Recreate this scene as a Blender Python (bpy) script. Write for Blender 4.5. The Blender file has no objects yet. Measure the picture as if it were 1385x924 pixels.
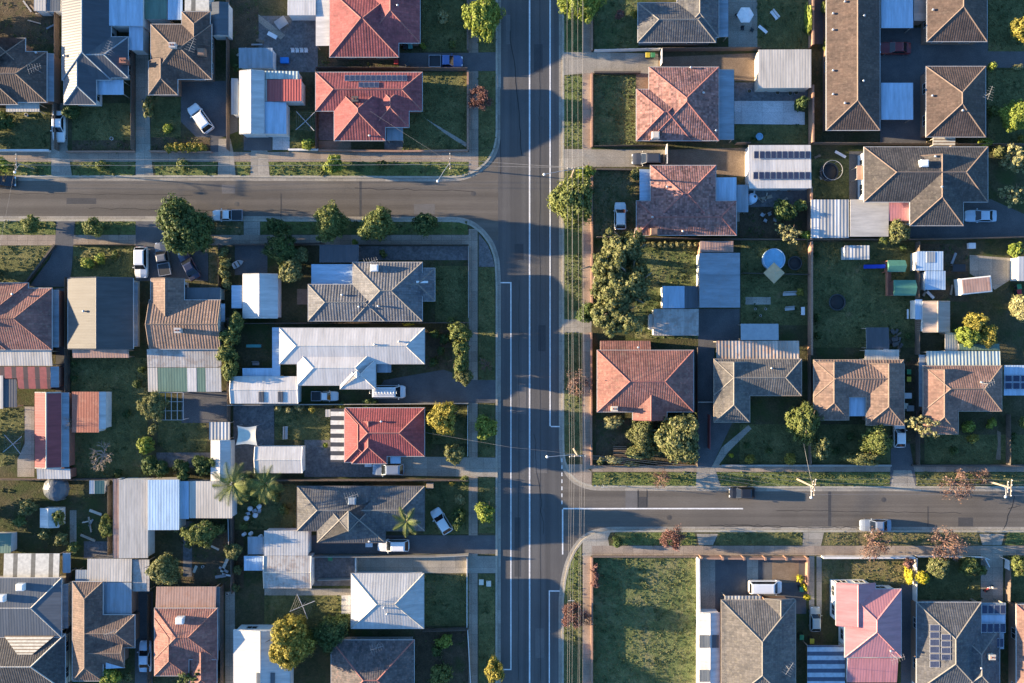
import bpy, math, random
import numpy as np
from mathutils import Vector, Matrix
R = math.radians
random.seed(11)
sc = bpy.context.scene
COL = sc.collection
# ---------------------------------------------------------------- camera / plan scale
S, HC, CX, CY = 0.11, 130.0, 692.5, 462.0
def P(px, py, z=0.0):
    k = 1.0 - z / HC
    return Vector(((px - CX) * S * k, -(py - CY) * S * k, z))
cam_d = bpy.data.cameras.new('camera'); cam = bpy.data.objects.new('camera', cam_d); COL.objects.link(cam)
cam.location = (0, 0, HC); cam_d.sensor_width = 36; cam_d.lens = 18 * HC / (1385 * S / 2)
cam_d.clip_end = 3000; cam_d.clip_start = 1
sc.camera = cam
# ---------------------------------------------------------------- light
ELEV, AZ = 9.4, 5.3
w = bpy.data.worlds.new('World'); sc.world = w; w.use_nodes = True
nt = w.node_tree; bg = nt.nodes['Background']
sky = nt.nodes.new('ShaderNodeTexSky'); sky.sky_type = 'NISHITA'; sky.sun_disc = False
sky.sun_elevation = R(ELEV); sky.sun_rotation = R(270 + AZ); sky.air_density = 1.0; sky.dust_density = 0.6; sky.ozone_density = 4.8
nt.links.new(sky.outputs[0], bg.inputs[0]); bg.inputs[1].default_value = 0.12
sl = bpy.data.lights.new('sun', 'SUN'); so = bpy.data.objects.new('sun', sl); COL.objects.link(so)
sl.energy = 5.0; sl.angle = R(0.5); sl.color = (1.0, 0.765, 0.49)
tosun = Vector((-math.cos(R(AZ)) * math.cos(R(ELEV)), math.sin(R(AZ)) * math.cos(R(ELEV)), math.sin(R(ELEV))))
so.rotation_euler = tosun.to_track_quat('Z', 'Y').to_euler(); so.location = tosun * 200
sc.view_settings.view_transform = 'Standard'; sc.view_settings.look = 'None'
sc.view_settings.gamma = 1; sc.view_settings.use_curve_mapping = False
sc.view_settings.exposure = 2.12
sc.cycles.max_bounces = 5; sc.cycles.diffuse_bounces = 3; sc.cycles.transparent_max_bounces = 6
# ---------------------------------------------------------------- mesh helpers
class MB:
    def __init__(s): s.v = []; s.f = []; s.m = []; s.uv = []; s.sm = []
    def face(s, pts, m=0, u=None, v=None, smooth=False):
        b = len(s.v); s.v += [tuple(p) for p in pts]; n = len(pts)
        s.f.append(tuple(range(b, b + n))); s.m.append(m); s.sm.append(smooth)
        if u is None:
            s.uv += [(p[0], p[1]) for p in pts]
        else:
            s.uv += [(Vector(p).dot(u), Vector(p).dot(v)) for p in pts]
    def mesh(s, vs, fs, m=0, smooth=False):
        b = len(s.v); s.v += [tuple(p) for p in vs]
        for f in fs:
            s.f.append(tuple(b + i for i in f)); s.m.append(m); s.sm.append(smooth)
            s.uv += [(vs[i][0], vs[i][1]) for i in f]
    def box(s, x0, y0, z0, x1, y1, z1, m=0, M=None, bev=0.0):
        if bev > 0:
            b = bev
            vs = []
            for z, i in ((z0, b), (z0 + b, 0), (z1 - b, 0), (z1, b)):
                vs += [(x0 + i, y0 + i, z), (x1 - i, y0 + i, z), (x1 - i, y1 - i, z), (x0 + i, y1 - i, z)]
            fs = [(3, 2, 1, 0), (12, 13, 14, 15)]
            for k in range(3):
                for j in range(4):
                    fs.append((4*k + j, 4*k + (j+1) % 4, 4*k + 4 + (j+1) % 4, 4*k + 4 + j))
        else:
            vs = [(x0, y0, z0), (x1, y0, z0), (x1, y1, z0), (x0, y1, z0), (x0, y0, z1), (x1, y0, z1), (x1, y1, z1), (x0, y1, z1)]
            fs = [(3, 2, 1, 0), (4, 5, 6, 7), (0, 1, 5, 4), (1, 2, 6, 5), (2, 3, 7, 6), (3, 0, 4, 7)]
        if M is not None: vs = [M @ Vector(p) for p in vs]
        s.mesh(vs, fs, m)
    def tube(s, a, b, r0, r1=None, n=6, m=0, caps=True):
        a = Vector(a); b = Vector(b); r1 = r0 if r1 is None else r1
        d = b - a
        if d.length < 1e-6: return
        d.normalize(); t = Vector((0, 0, 1)) if abs(d.z) < 0.9 else Vector((1, 0, 0))
        u = d.cross(t).normalized(); w_ = d.cross(u)
        vs = []
        for c, r in ((a, r0), (b, r1)):
            for i in range(n):
                an = 2 * math.pi * i / n
                vs.append(c + u * (r * math.cos(an)) + w_ * (r * math.sin(an)))
        fs = [(i, n + i, n + (i+1) % n, (i+1) % n) for i in range(n)]
        s.mesh(vs, fs, m, n > 4)
        if caps: s.mesh(vs, [tuple(range(n)), tuple(range(2*n-1, n-1, -1))], m)
    def lathe(s, c, prof, n=16, m=0, smooth=True):
        c = Vector(c); vs = []; fs = []
        for r, z in prof:
            for i in range(n):
                an = 2 * math.pi * i / n
                vs.append(c + Vector((r * math.cos(an), r * math.sin(an), z)))
        for k in range(len(prof) - 1):
            for i in range(n):
                fs.append((k*n + i, k*n + (i+1) % n, (k+1)*n + (i+1) % n, (k+1)*n + i))
        s.mesh(vs, fs, m, smooth)
    def build(s, name, mats, parent=None, loc=None):
        me = bpy.data.meshes.new(name)
        vs = s.v
        if loc is not None: vs = [(p[0]-loc[0], p[1]-loc[1], p[2]-loc[2]) for p in s.v]
        me.from_pydata(vs, [], s.f)
        if not isinstance(mats, (list, tuple)): mats = [mats]
        for mm in mats: me.materials.append(mm)
        me.polygons.foreach_set('material_index', s.m); me.polygons.foreach_set('use_smooth', s.sm)
        l = me.uv_layers.new(name='UVMap'); l.data.foreach_set('uv', np.array(s.uv, dtype=np.float32).ravel())
        o = bpy.data.objects.new(name, me); COL.objects.link(o)
        if parent is not None: o.parent = parent
        elif loc is not None: o.location = loc
        return o
LABELS = {}
def tag(o, label, cat, group=None, kind=None):
    o['label'] = label; o['category'] = cat
    if group: o['group'] = group
    if kind: o['kind'] = kind
    LABELS.setdefault(label, []).append((o.name, group))
    return o
def thing(name, label, cat, loc, group=None, rz=0.0):
    o = bpy.data.objects.new(name, None); COL.objects.link(o); o.location = loc; o.rotation_euler = (0, 0, rz)
    o.empty_display_size = 0.3
    return tag(o, label, cat, group)
# ---------------------------------------------------------------- materials
MATS = {}
def mat(key, fn):
    if key not in MATS:
        m = bpy.data.materials.new(key); m.use_nodes = True
        fn(m, m.node_tree.nodes, m.node_tree.links, m.node_tree.nodes['Principled BSDF']); MATS[key] = m
    return MATS[key]
def N(nd, t, **kw):
    n = nd.new(t)
    for k, v in kw.items():
        if k in n.inputs: n.inputs[k].default_value = v
        else: setattr(n, k, v)
    return n
def c4(c, k=1.0): return (c[0]*k, c[1]*k, c[2]*k, 1)
def ramp(nd, stops):
    r = nd.new('ShaderNodeValToRGB'); e = r.color_ramp.elements
    while len(e) < len(stops): e.new(0.5)
    for i, (p, c) in enumerate(stops): e[i].position = p; e[i].color = c
    return r
def mixc(nd, lk, fac, a, b, mode='MIX'):
    m = nd.new('ShaderNodeMix'); m.data_type = 'RGBA'; m.blend_type = mode
    for s_, v in ((0, fac), (6, a), (7, b)):
        if isinstance(v, (float, int, tuple)): m.inputs[s_].default_value = v
        else: lk.new(v, m.inputs[s_])
    return m.outputs[2]
def flat(key, col, rough=0.6, metal=0.0, spec=0.4, var=0.12, scale=1.5):
    def fn(m, nd, lk, bs):
        tc = nd.new('ShaderNodeTexCoord'); n = N(nd, 'ShaderNodeTexNoise', Scale=scale, Detail=5.0, Roughness=0.65); lk.new(tc.outputs['Object'], n.inputs['Vector'])
        r = ramp(nd, [(0.3, c4(col, 1-var)), (0.7, c4(col, 1+var))]); lk.new(n.outputs[0], r.inputs[0])
        lk.new(r.outputs[0], bs.inputs['Base Color']); bs.inputs['Roughness'].default_value = rough
        bs.inputs['Metallic'].default_value = metal; bs.inputs['Specular IOR Level'].default_value = spec
    return mat(key, fn)
def tile(key, col, lich=0.25, rib=0.34, bump=0.2, var=0.2, lichcol=(0.33, 0.29, 0.2)):
    # roof tiles: u along the eave, v up the slope, in metres
    def fn(m, nd, lk, bs):
        uv = nd.new('ShaderNodeUVMap'); geo = nd.new('ShaderNodeNewGeometry')
        br = N(nd, 'ShaderNodeTexBrick', Scale=1.0); br.offset = 0.0
        br.inputs['Brick Width'].default_value = 0.34; br.inputs['Row Height'].default_value = 0.36
        br.inputs['Mortar Size'].default_value = 0.018; br.inputs['Mortar Smooth'].default_value = 0.3; br.inputs['Bias'].default_value = 0.0
        br.inputs['Color1'].default_value = c4(col, 1-var); br.inputs['Color2'].default_value = c4(col, 1+var); br.inputs['Mortar'].default_value = c4(col, 0.82)
        lk.new(uv.outputs[0], br.inputs['Vector'])
        n = N(nd, 'ShaderNodeTexNoise', Scale=0.35, Detail=6.0, Roughness=0.7); lk.new(geo.outputs['Position'], n.inputs['Vector'])
        r = ramp(nd, [(0.28, (0.6, 0.63, 0.66, 1)), (0.72, (1.3, 1.25, 1.18, 1))]); lk.new(n.outputs[0], r.inputs[0])
        base = mixc(nd, lk, 1.0, br.outputs[0], r.outputs[0], 'MULTIPLY')
        ms = nd.new('ShaderNodeMapping'); ms.inputs['Scale'].default_value = (1.5, 0.16, 1); lk.new(uv.outputs[0], ms.inputs['Vector'])
        sn = N(nd, 'ShaderNodeTexNoise', Scale=1.0, Detail=5.0, Roughness=0.7); lk.new(ms.outputs[0], sn.inputs['Vector'])
        sr = ramp(nd, [(0.32, (0.74, 0.75, 0.76, 1)), (0.68, (1.16, 1.15, 1.13, 1))]); lk.new(sn.outputs[0], sr.inputs[0])
        base = mixc(nd, lk, 1.0, base, sr.outputs[0], 'MULTIPLY')
        n2 = N(nd, 'ShaderNodeTexNoise', Scale=2.2, Detail=8.0, Roughness=0.8); lk.new(geo.outputs['Position'], n2.inputs['Vector'])
        r2 = ramp(nd, [(0.52, (0, 0, 0, 1)), (0.66, (lich, lich, lich, 1))]); lk.new(n2.outputs[0], r2.inputs[0])
        base = mixc(nd, lk, r2.outputs[0], base, c4(lichcol))
        lk.new(base, bs.inputs['Base Color'])
        wv = N(nd, 'ShaderNodeTexWave', Scale=1.0, Distortion=0.0, Detail=0.0); wv.bands_direction = 'X'
        mp = nd.new('ShaderNodeMapping'); mp.inputs['Scale'].default_value = (0.314 / rib, 1, 1); lk.new(uv.outputs[0], mp.inputs['Vector']); lk.new(mp.outputs[0], wv.inputs['Vector'])
        ad = N(nd, 'ShaderNodeMath', operation='MULTIPLY_ADD'); lk.new(br.outputs['Fac'], ad.inputs[0]); ad.inputs[1].default_value = -0.5; lk.new(wv.outputs['Fac'], ad.inputs[2])
        b = N(nd, 'ShaderNodeBump', Strength=bump, Distance=0.09); lk.new(ad.outputs[0], b.inputs['Height']); lk.new(b.outputs[0], bs.inputs['Normal'])
        bs.inputs['Roughness'].default_value = 0.75; bs.inputs['Specular IOR Level'].default_value = 0.3
    return mat(key, fn)
def metal(key, col, rib=0.4, bump=0.16, rust=0.0, sheet=0.09, rough=0.42, rustcol=(0.28, 0.13, 0.07), spec=0.5, lo=0.5):
    # ribbed sheet roofing: ribs run up the slope
    def fn(m, nd, lk, bs):
        uv = nd.new('ShaderNodeUVMap'); geo = nd.new('ShaderNodeNewGeometry')
        sx = nd.new('ShaderNodeSeparateXYZ'); lk.new(uv.outputs[0], sx.inputs[0])
        d = N(nd, 'ShaderNodeMath', operation='DIVIDE'); lk.new(sx.outputs[0], d.inputs[0]); d.inputs[1].default_value = 0.76
        fl = N(nd, 'ShaderNodeMath', operation='FLOOR'); lk.new(d.outputs[0], fl.inputs[0])
        wn = nd.new('ShaderNodeTexWhiteNoise'); wn.noise_dimensions = '1D'; lk.new(fl.outputs[0], wn.inputs['W'])
        r = ramp(nd, [(0.0, c4(col, 1-sheet)), (1.0, c4(col, 1+sheet))]); lk.new(wn.outputs[0], r.inputs[0])
        mp = nd.new('ShaderNodeMapping'); mp.inputs['Scale'].default_value = (1.6, 0.22, 1); lk.new(uv.outputs[0], mp.inputs['Vector'])
        n = N(nd, 'ShaderNodeTexNoise', Scale=1.0, Detail=6.0, Roughness=0.7); lk.new(mp.outputs[0], n.inputs['Vector'])
        rs = ramp(nd, [(0.3, (0.7, 0.69, 0.67, 1)), (0.7, (1.1, 1.09, 1.07, 1))]); lk.new(n.outputs[0], rs.inputs[0])
        base = mixc(nd, lk, 1.0, r.outputs[0], rs.outputs[0], 'MULTIPLY')
        if rust > 0:
            n2 = N(nd, 'ShaderNodeTexNoise', Scale=0.9, Detail=7.0, Roughness=0.75); lk.new(geo.outputs['Position'], n2.inputs['Vector'])
            r2 = ramp(nd, [(lo, (0, 0, 0, 1)), (lo + 0.12, (rust, rust, rust, 1))]); lk.new(n2.outputs[0], r2.inputs[0])
            base = mixc(nd, lk, r2.outputs[0], base, c4(rustcol))
        lk.new(base, bs.inputs['Base Color'])
        wv = N(nd, 'ShaderNodeTexWave', Scale=1.0, Distortion=0.0, Detail=0.0); wv.bands_direction = 'X'
        mp2 = nd.new('ShaderNodeMapping'); mp2.inputs['Scale'].default_value = (0.314 / rib, 1, 1); lk.new(uv.outputs[0], mp2.inputs['Vector']); lk.new(mp2.outputs[0], wv.inputs['Vector'])
        b = N(nd, 'ShaderNodeBump', Strength=bump, Distance=0.05); lk.new(wv.outputs['Fac'], b.inputs['Height']); lk.new(b.outputs[0], bs.inputs['Normal'])
        bs.inputs['Roughness'].default_value = rough; bs.inputs['Specular IOR Level'].default_value = spec
    return mat(key, fn)
def ground(key, cols, scale=0.5, bump=0.4, fine=6.0, rough=0.95, spot=None, spotlo=0.58, dist=0.12, streak=None, joint=0):
    def fn(m, nd, lk, bs):
        geo = nd.new('ShaderNodeNewGeometry')
        n = N(nd, 'ShaderNodeTexNoise', Scale=scale, Detail=8.0, Roughness=0.68); lk.new(geo.outputs['Position'], n.inputs['Vector'])
        k = len(cols); r = ramp(nd, [(0.32 + 0.36*i/(k-1), c4(c)) for i, c in enumerate(cols)]); lk.new(n.outputs[0], r.inputs[0])
        f = N(nd, 'ShaderNodeTexNoise', Scale=fine, Detail=4.0, Roughness=0.7); lk.new(geo.outputs['Position'], f.inputs['Vector'])
        r2 = ramp(nd, [(0.3, (0.65, 0.65, 0.65, 1)), (0.7, (1.35, 1.35, 1.35, 1))]); lk.new(f.outputs[0], r2.inputs[0])
        base = mixc(nd, lk, 1.0, r.outputs[0], r2.outputs[0], 'MULTIPLY')
        if streak:
            ms = nd.new('ShaderNodeMapping'); ms.inputs['Scale'].default_value = streak; lk.new(geo.outputs['Position'], ms.inputs['Vector'])
            sn = N(nd, 'ShaderNodeTexNoise', Scale=1.0, Detail=5.0, Roughness=0.6); lk.new(ms.outputs[0], sn.inputs['Vector'])
            sr = ramp(nd, [(0.35, (0.8, 0.8, 0.8, 1)), (0.65, (1.15, 1.15, 1.15, 1))]); lk.new(sn.outputs[0], sr.inputs[0])
            base = mixc(nd, lk, 1.0, base, sr.outputs[0], 'MULTIPLY')
        if joint:
            jb = N(nd, 'ShaderNodeTexBrick', Scale=1.0); jb.offset = 0.0; jb.inputs['Brick Width'].default_value = joint; jb.inputs['Row Height'].default_value = joint; jb.inputs['Mortar Size'].default_value = 0.02; jb.inputs['Mortar Smooth'].default_value = 0.4
            jb.inputs['Color1'].default_value = (0.86, 0.86, 0.86, 1); jb.inputs['Color2'].default_value = (1.12, 1.12, 1.12, 1); jb.inputs['Mortar'].default_value = (0.5, 0.5, 0.5, 1); lk.new(geo.outputs['Position'], jb.inputs['Vector'])
            base = mixc(nd, lk, 1.0, base, jb.outputs[0], 'MULTIPLY')
        if spot:
            s2 = N(nd, 'ShaderNodeTexNoise', Scale=scale*0.45, Detail=7.0, Roughness=0.75); 
            mp = nd.new('ShaderNodeMapping'); mp.inputs['Location'].default_value = (31, 17, 5); lk.new(geo.outputs['Position'], mp.inputs['Vector']); lk.new(mp.outputs[0], s2.inputs['Vector'])
            r3 = ramp(nd, [(spotlo, (0, 0, 0, 1)), (spotlo + 0.12, (0.85, 0.85, 0.85, 1))]); lk.new(s2.outputs[0], r3.inputs[0])
            base = mixc(nd, lk, r3.outputs[0], base, c4(spot))
        lk.new(base, bs.inputs['Base Color'])
        b = N(nd, 'ShaderNodeBump', Strength=bump, Distance=dist); lk.new(f.outputs[0], b.inputs['Height']); lk.new(b.outputs[0], bs.inputs['Normal'])
        bs.inputs['Roughness'].default_value = rough; bs.inputs['Specular IOR Level'].default_value = 0.2
    return mat(key, fn)
def leafmat(key, c0, c1, c2):
    def fn(m, nd, lk, bs):
        geo = nd.new('ShaderNodeNewGeometry'); oi = nd.new('ShaderNodeObjectInfo')
        r = ramp(nd, [(0.0, c4(c0)), (0.55, c4(c1)), (1.0, c4(c2))]); lk.new(geo.outputs['Random Per Island'], r.inputs[0])
        n = N(nd, 'ShaderNodeTexNoise', Scale=0.9, Detail=2.0); lk.new(geo.outputs['Position'], n.inputs['Vector'])
        r2 = ramp(nd, [(0.3, (0.7, 0.75, 0.7, 1)), (0.7, (1.25, 1.2, 1.1, 1))]); lk.new(n.outputs[0], r2.inputs[0])
        base = mixc(nd, lk, 1.0, r.outputs[0], r2.outputs[0], 'MULTIPLY')
        lk.new(base, bs.inputs['Base Color']); bs.inputs['Roughness'].default_value = 0.65; bs.inputs['Specular IOR Level'].default_value = 0.25
        tr = nd.new('ShaderNodeBsdfTranslucent'); lk.new(base, tr.inputs[0])
        mx = nd.new('ShaderNodeMixShader'); mx.inputs[0].default_value = 0.22
        out = nd['Material Output']; lk.new(bs.outputs[0], mx.inputs[1]); lk.new(tr.outputs[0], mx.inputs[2]); lk.new(mx.outputs[0], out.inputs[0])
    return mat(key, fn)
def panelmat():
    def fn(m, nd, lk, bs):
        uv = nd.new('ShaderNodeUVMap')
        br = N(nd, 'ShaderNodeTexBrick', Scale=1.0); br.offset = 0.0
        br.inputs['Brick Width'].default_value = 0.166; br.inputs['Row Height'].default_value = 0.166; br.inputs['Mortar Size'].default_value = 0.006
        br.inputs['Color1'].default_value = (0.016, 0.022, 0.05, 1); br.inputs['Color2'].default_value = (0.02, 0.028, 0.065, 1); br.inputs['Mortar'].default_value = (0.1, 0.12, 0.16, 1)
        lk.new(uv.outputs[0], br.inputs['Vector']); lk.new(br.outputs[0], bs.inputs['Base Color']); bs.inputs['Roughness'].default_value = 0.25
    return mat('solar_cells', fn)
def stripes(key, ca, cb, period, axis=0, duty=0.5, rough=0.5):
    def fn(m, nd, lk, bs):
        geo = nd.new('ShaderNodeNewGeometry'); sx = nd.new('ShaderNodeSeparateXYZ'); lk.new(geo.outputs['Position'], sx.inputs[0])
        d = N(nd, 'ShaderNodeMath', operation='DIVIDE'); lk.new(sx.outputs[axis], d.inputs[0]); d.inputs[1].default_value = period
        fr = N(nd, 'ShaderNodeMath', operation='FRACT'); lk.new(d.outputs[0], fr.inputs[0])
        g = N(nd, 'ShaderNodeMath', operation='GREATER_THAN'); lk.new(fr.outputs[0], g.inputs[0]); g.inputs[1].default_value = duty
        n = N(nd, 'ShaderNodeTexNoise', Scale=2.0, Detail=6.0); lk.new(geo.outputs['Position'], n.inputs['Vector'])
        base = mixc(nd, lk, g.outputs[0], c4(ca), c4(cb))
        r = ramp(nd, [(0.3, (0.75, 0.75, 0.75, 1)), (0.7, (1.1, 1.1, 1.1, 1))]); lk.new(n.outputs[0], r.inputs[0])
        lk.new(mixc(nd, lk, 1.0, base, r.outputs[0], 'MULTIPLY'), bs.inputs['Base Color']); bs.inputs['Roughness'].default_value = rough
    return mat(key, fn)
M = {}
M['asphalt'] = ground('asphalt', [(0.093, 0.09, 0.086), (0.115, 0.11, 0.103)], 0.12, 0.08, 9.0, 0.9, (0.08, 0.08, 0.083), 0.6, 0.03, (0.9, 0.012, 1))
M['asphalt_side'] = ground('asphalt_side', [(0.115, 0.102, 0.085), (0.143, 0.127, 0.106)], 0.15, 0.08, 9.0, 0.9, (0.088, 0.083, 0.078), 0.58, 0.03, (0.012, 0.9, 1))
M['patch_dark'] = ground('road_patch_dark', [(0.06, 0.06, 0.06), (0.075, 0.074, 0.073)], 0.6, 0.06, 9.0, 0.9)
M['patch_light'] = ground('road_patch_light', [(0.125, 0.12, 0.113), (0.15, 0.143, 0.135)], 0.6, 0.06, 9.0, 0.9)
M['iron'] = flat('iron', (0.07, 0.066, 0.06), 0.6)
M['drive_asphalt'] = ground('drive_asphalt', [(0.085, 0.085, 0.087), (0.125, 0.124, 0.122)], 0.4, 0.08, 8.0, 0.9, (0.11, 0.1, 0.09), 0.62, 0.03)
M['concrete'] = ground('concrete', [(0.250, 0.226, 0.184), (0.350, 0.317, 0.259)], 0.35, 0.06, 7.0, 0.9, (0.200, 0.177, 0.144), 0.6, 0.03, joint=2.1)
M['concrete_pale'] = ground('concrete_pale', [(0.42, 0.42, 0.41), (0.56, 0.56, 0.55)], 0.3, 0.05, 7.0, 0.9, (0.24, 0.23, 0.21), 0.62, 0.03, joint=3.1)
M['footpath'] = ground('footpath', [(0.244, 0.196, 0.154), (0.329, 0.270, 0.209)], 0.5, 0.08, 8.0, 0.9, (0.183, 0.149, 0.110), 0.6, 0.03, joint=1.5)
M['kerb'] = ground('kerb', [(0.299, 0.269, 0.210), (0.414, 0.381, 0.304)], 0.8, 0.05, 8.0, 0.9)
M['lawn'] = ground('lawn', [(0.077, 0.086, 0.034), (0.124, 0.132, 0.050), (0.189, 0.174, 0.070)], 0.5, 1.0, 5.0, 0.95, (0.246, 0.174, 0.091), 0.6, 0.25)
M['verge'] = ground('verge', [(0.070, 0.099, 0.029), (0.119, 0.151, 0.047), (0.168, 0.175, 0.067)], 0.6, 1.0, 5.0, 0.95, (0.196, 0.163, 0.082), 0.58, 0.25)
M['dry'] = ground('dry_grass', [(0.088, 0.106, 0.037), (0.163, 0.144, 0.069), (0.213, 0.169, 0.094)], 0.7, 1.0, 4.0, 0.95, (0.069, 0.100, 0.031), 0.55, 0.25)
M['lot'] = ground('lot_grass', [(0.060, 0.095, 0.033), (0.112, 0.138, 0.053), (0.178, 0.185, 0.082)], 0.45, 1.0, 4.0, 0.95, (0.198, 0.185, 0.095), 0.53, 0.28)
M['soil'] = ground('soil', [(0.065, 0.050, 0.032), (0.117, 0.090, 0.055)], 0.7, 0.8, 5.0, 0.95, (0.052, 0.066, 0.022), 0.52, 0.2)
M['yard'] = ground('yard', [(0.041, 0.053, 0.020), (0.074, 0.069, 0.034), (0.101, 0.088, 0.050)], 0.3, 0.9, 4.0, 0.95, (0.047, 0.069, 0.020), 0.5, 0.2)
M['brown_paving'] = ground('brown_paving', [(0.17, 0.125, 0.085), (0.24, 0.18, 0.125)], 0.6, 0.2, 7.0, 0.9, None)
M['grey_paving'] = ground('grey_paving', [(0.1, 0.1, 0.1), (0.17, 0.165, 0.16)], 0.9, 0.3, 3.0, 0.9, (0.24, 0.23, 0.22), 0.6)
M['white_line'] = ground('white_line', [(0.6, 0.6, 0.57), (0.8, 0.79, 0.75)], 0.8, 0.02, 8.0, 0.8)
M['tar'] = ground('tar', [(0.02, 0.02, 0.02), (0.03, 0.03, 0.03)], 2, 0.05, 8.0, 0.8)
# roofs
M['t_red'] = tile('tile_terracotta', (0.26, 0.12, 0.10), 0.4)
M['t_redold'] = tile('tile_old_terracotta', (0.25, 0.13, 0.115), 0.45, var=0.45, lichcol=(0.32, 0.28, 0.24))
M['t_redbright'] = tile('tile_red_glazed', (0.27, 0.08, 0.082), 0.12, var=0.18, rib=0.4)
M['t_redpaint'] = tile('tile_red_painted', (0.29, 0.072, 0.072), 0.08, var=0.12)
M['t_brown'] = tile('tile_brown', (0.14, 0.095, 0.078), 0.25)
M['t_tan'] = tile('tile_tan', (0.22, 0.15, 0.12), 0.2, rib=0.42, bump=0.45)
M['t_orange'] = tile('tile_orange', (0.24, 0.145, 0.115), 0.2)
M['t_dark'] = tile('tile_dark', (0.075, 0.068, 0.065), 0.45, lichcol=(0.22, 0.2, 0.16))
M['t_darkbrown'] = tile('tile_dark_brown', (0.098, 0.07, 0.058), 0.3, lichcol=(0.22, 0.18, 0.14))
M['t_grey'] = tile('tile_grey', (0.15, 0.152, 0.162), 0.2, rib=0.42, bump=0.45)
M['t_greytan'] = tile('tile_grey_tan', (0.13, 0.121, 0.113), 0.35)
M['t_weather'] = tile('tile_weathered', (0.10, 0.09, 0.09), 0.75, var=0.3, lichcol=(0.27, 0.165, 0.135))
M['t_charcoal'] = tile('tile_charcoal', (0.10, 0.10, 0.105), 0.35)
M['m_white'] = metal('metal_white', (0.58, 0.56, 0.53), bump=0.09, sheet=0.05, rust=0.22, rustcol=(0.36, 0.31, 0.26), lo=0.54)
M['m_zinc'] = metal('metal_zinc', (0.46, 0.46, 0.45), rust=0.25, rustcol=(0.25, 0.22, 0.19))
M['m_zincold'] = metal('metal_old_zinc', (0.42, 0.40, 0.37), rust=0.6, rustcol=(0.24, 0.18, 0.14), sheet=0.2, lo=0.47)
M['m_rust'] = metal('metal_rusty', (0.34, 0.12, 0.07), rust=0.6, rustcol=(0.40, 0.19, 0.12), sheet=0.1)
M['m_ruststripe'] = metal('metal_rust_stripes', (0.42, 0.36, 0.31), rust=0.7, rustcol=(0.36, 0.2, 0.12), sheet=0.4, rib=0.5, bump=0.8)
M['m_cream'] = metal('metal_cream', (0.48, 0.45, 0.40), sheet=0.06)
M['m_creamflat'] = metal('metal_cream_smooth', (0.088, 0.088, 0.087), sheet=0.03, bump=0.08, spec=0.3, rough=.55)
M['m_navy'] = metal('metal_navy', (0.075, 0.08, 0.09), sheet=0.05, bump=0.15, rough=0.38, spec=0.45)
M['m_slate'] = metal('metal_slate', (0.095, 0.11, 0.125), sheet=0.08)
M['m_bluegrey'] = metal('metal_blue_grey', (0.25, 0.30, 0.345), sheet=0.1, rust=0.3, rustcol=(0.24, 0.19, 0.16), lo=.52)
M['m_shadeblue'] = metal('metal_shade_blue', (0.40, 0.52, 0.64), sheet=0.05, bump=0.2)  # blue of skylit shade put into the colour of white sheeting
M['m_sky'] = metal('metal_sky_blue', (0.45, 0.60, 0.74), sheet=0.05)
M['m_red'] = metal('metal_red', (0.34, 0.075, 0.065), sheet=0.05, bump=0.5)
M['m_redfaded'] = metal('metal_faded_red', (0.29, 0.075, 0.075), sheet=0.05, spec=0.25, rough=.6)
M['m_pink'] = metal('metal_pink', (0.50, 0.215, 0.22), sheet=0.03, bump=0.15)
M['m_pinktan'] = metal('metal_pink_tan', (0.42, 0.27, 0.21), sheet=0.1, rust=0.35, lo=0.5)
M['m_green'] = metal('metal_green', (0.12, 0.2, 0.15), sheet=0.06)
M['m_paleteal'] = metal('metal_pale_teal', (0.40, 0.46, 0.44), sheet=0.25, rib=0.5, bump=0.9)
M['m_stripe_grey'] = metal('metal_striped_grey', (0.42, 0.43, 0.43), sheet=0.3, rib=0.5, bump=.6)
M['m_beige'] = metal('metal_beige', (0.43, 0.33, 0.26), sheet=0.04, bump=0.1)
M['m_charcoal'] = metal('metal_charcoal', (0.075, 0.08, 0.09), sheet=0.06, bump=0.2)
M['clear'] = flat('clear_sheet', (0.30, 0.34, 0.36), 0.25)
M['deckstripe'] = stripes('deck_stripes', (0.04, 0.04, 0.045), (0.6, 0.57, 0.52), 1.28, 1, 0.5)
M['bluestripe'] = stripes('carport_stripes', (0.06, 0.08, 0.12), (0.38, 0.45, 0.5), 1.24, 1, 0.48)
M['whitestripe'] = stripes('cream_stripes', (0.16, 0.15, 0.12), (0.6, 0.57, 0.48), 2.6, 0, 0.25)
M['timberstripe'] = stripes('slatted_cream', (0.25, 0.17, 0.1), (0.66, 0.6, 0.46), 0.42, 1, 0.35)
M['redstripe'] = stripes('red_dark_stripes', (0.06, 0.035, 0.035), (0.30, 0.075, 0.065), 1.7, 0, 0.4)
# walls, trim
M['w_brick'] = flat('brick_brown', (0.24, 0.15, 0.105), 0.9, scale=3); M['w_cream'] = flat('render_cream', (0.55, 0.49, 0.40), 0.85)
M['w_white'] = flat('boards_white', (0.68, 0.67, 0.63), 0.7); M['w_red'] = flat('brick_red', (0.27, 0.12, 0.085), 0.9, scale=3)
M['w_grey'] = flat('render_grey', (0.30, 0.30, 0.30), 0.85); M['trim'] = flat('trim_white', (0.42, 0.41, 0.39), 0.6); M['trim_dark'] = flat('trim_dark', (0.10, 0.085, 0.075), 0.6)
M['trim_tan'] = flat('trim_tan', (0.36, 0.29, 0.22), 0.7)
M['glass'] = flat('window_glass', (0.03, 0.035, 0.04), 0.08, spec=0.6); M['timber'] = flat('timber_weathered', (0.20, 0.145, 0.1), 0.9, scale=4, var=0.3)
M['fence'] = flat('fence_palings', (0.15, 0.115, 0.09), 0.9, scale=6, var=0.35); M['fence_dark'] = flat('fence_dark', (0.09, 0.075, 0.06), 0.9, scale=6, var=0.35)
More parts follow.
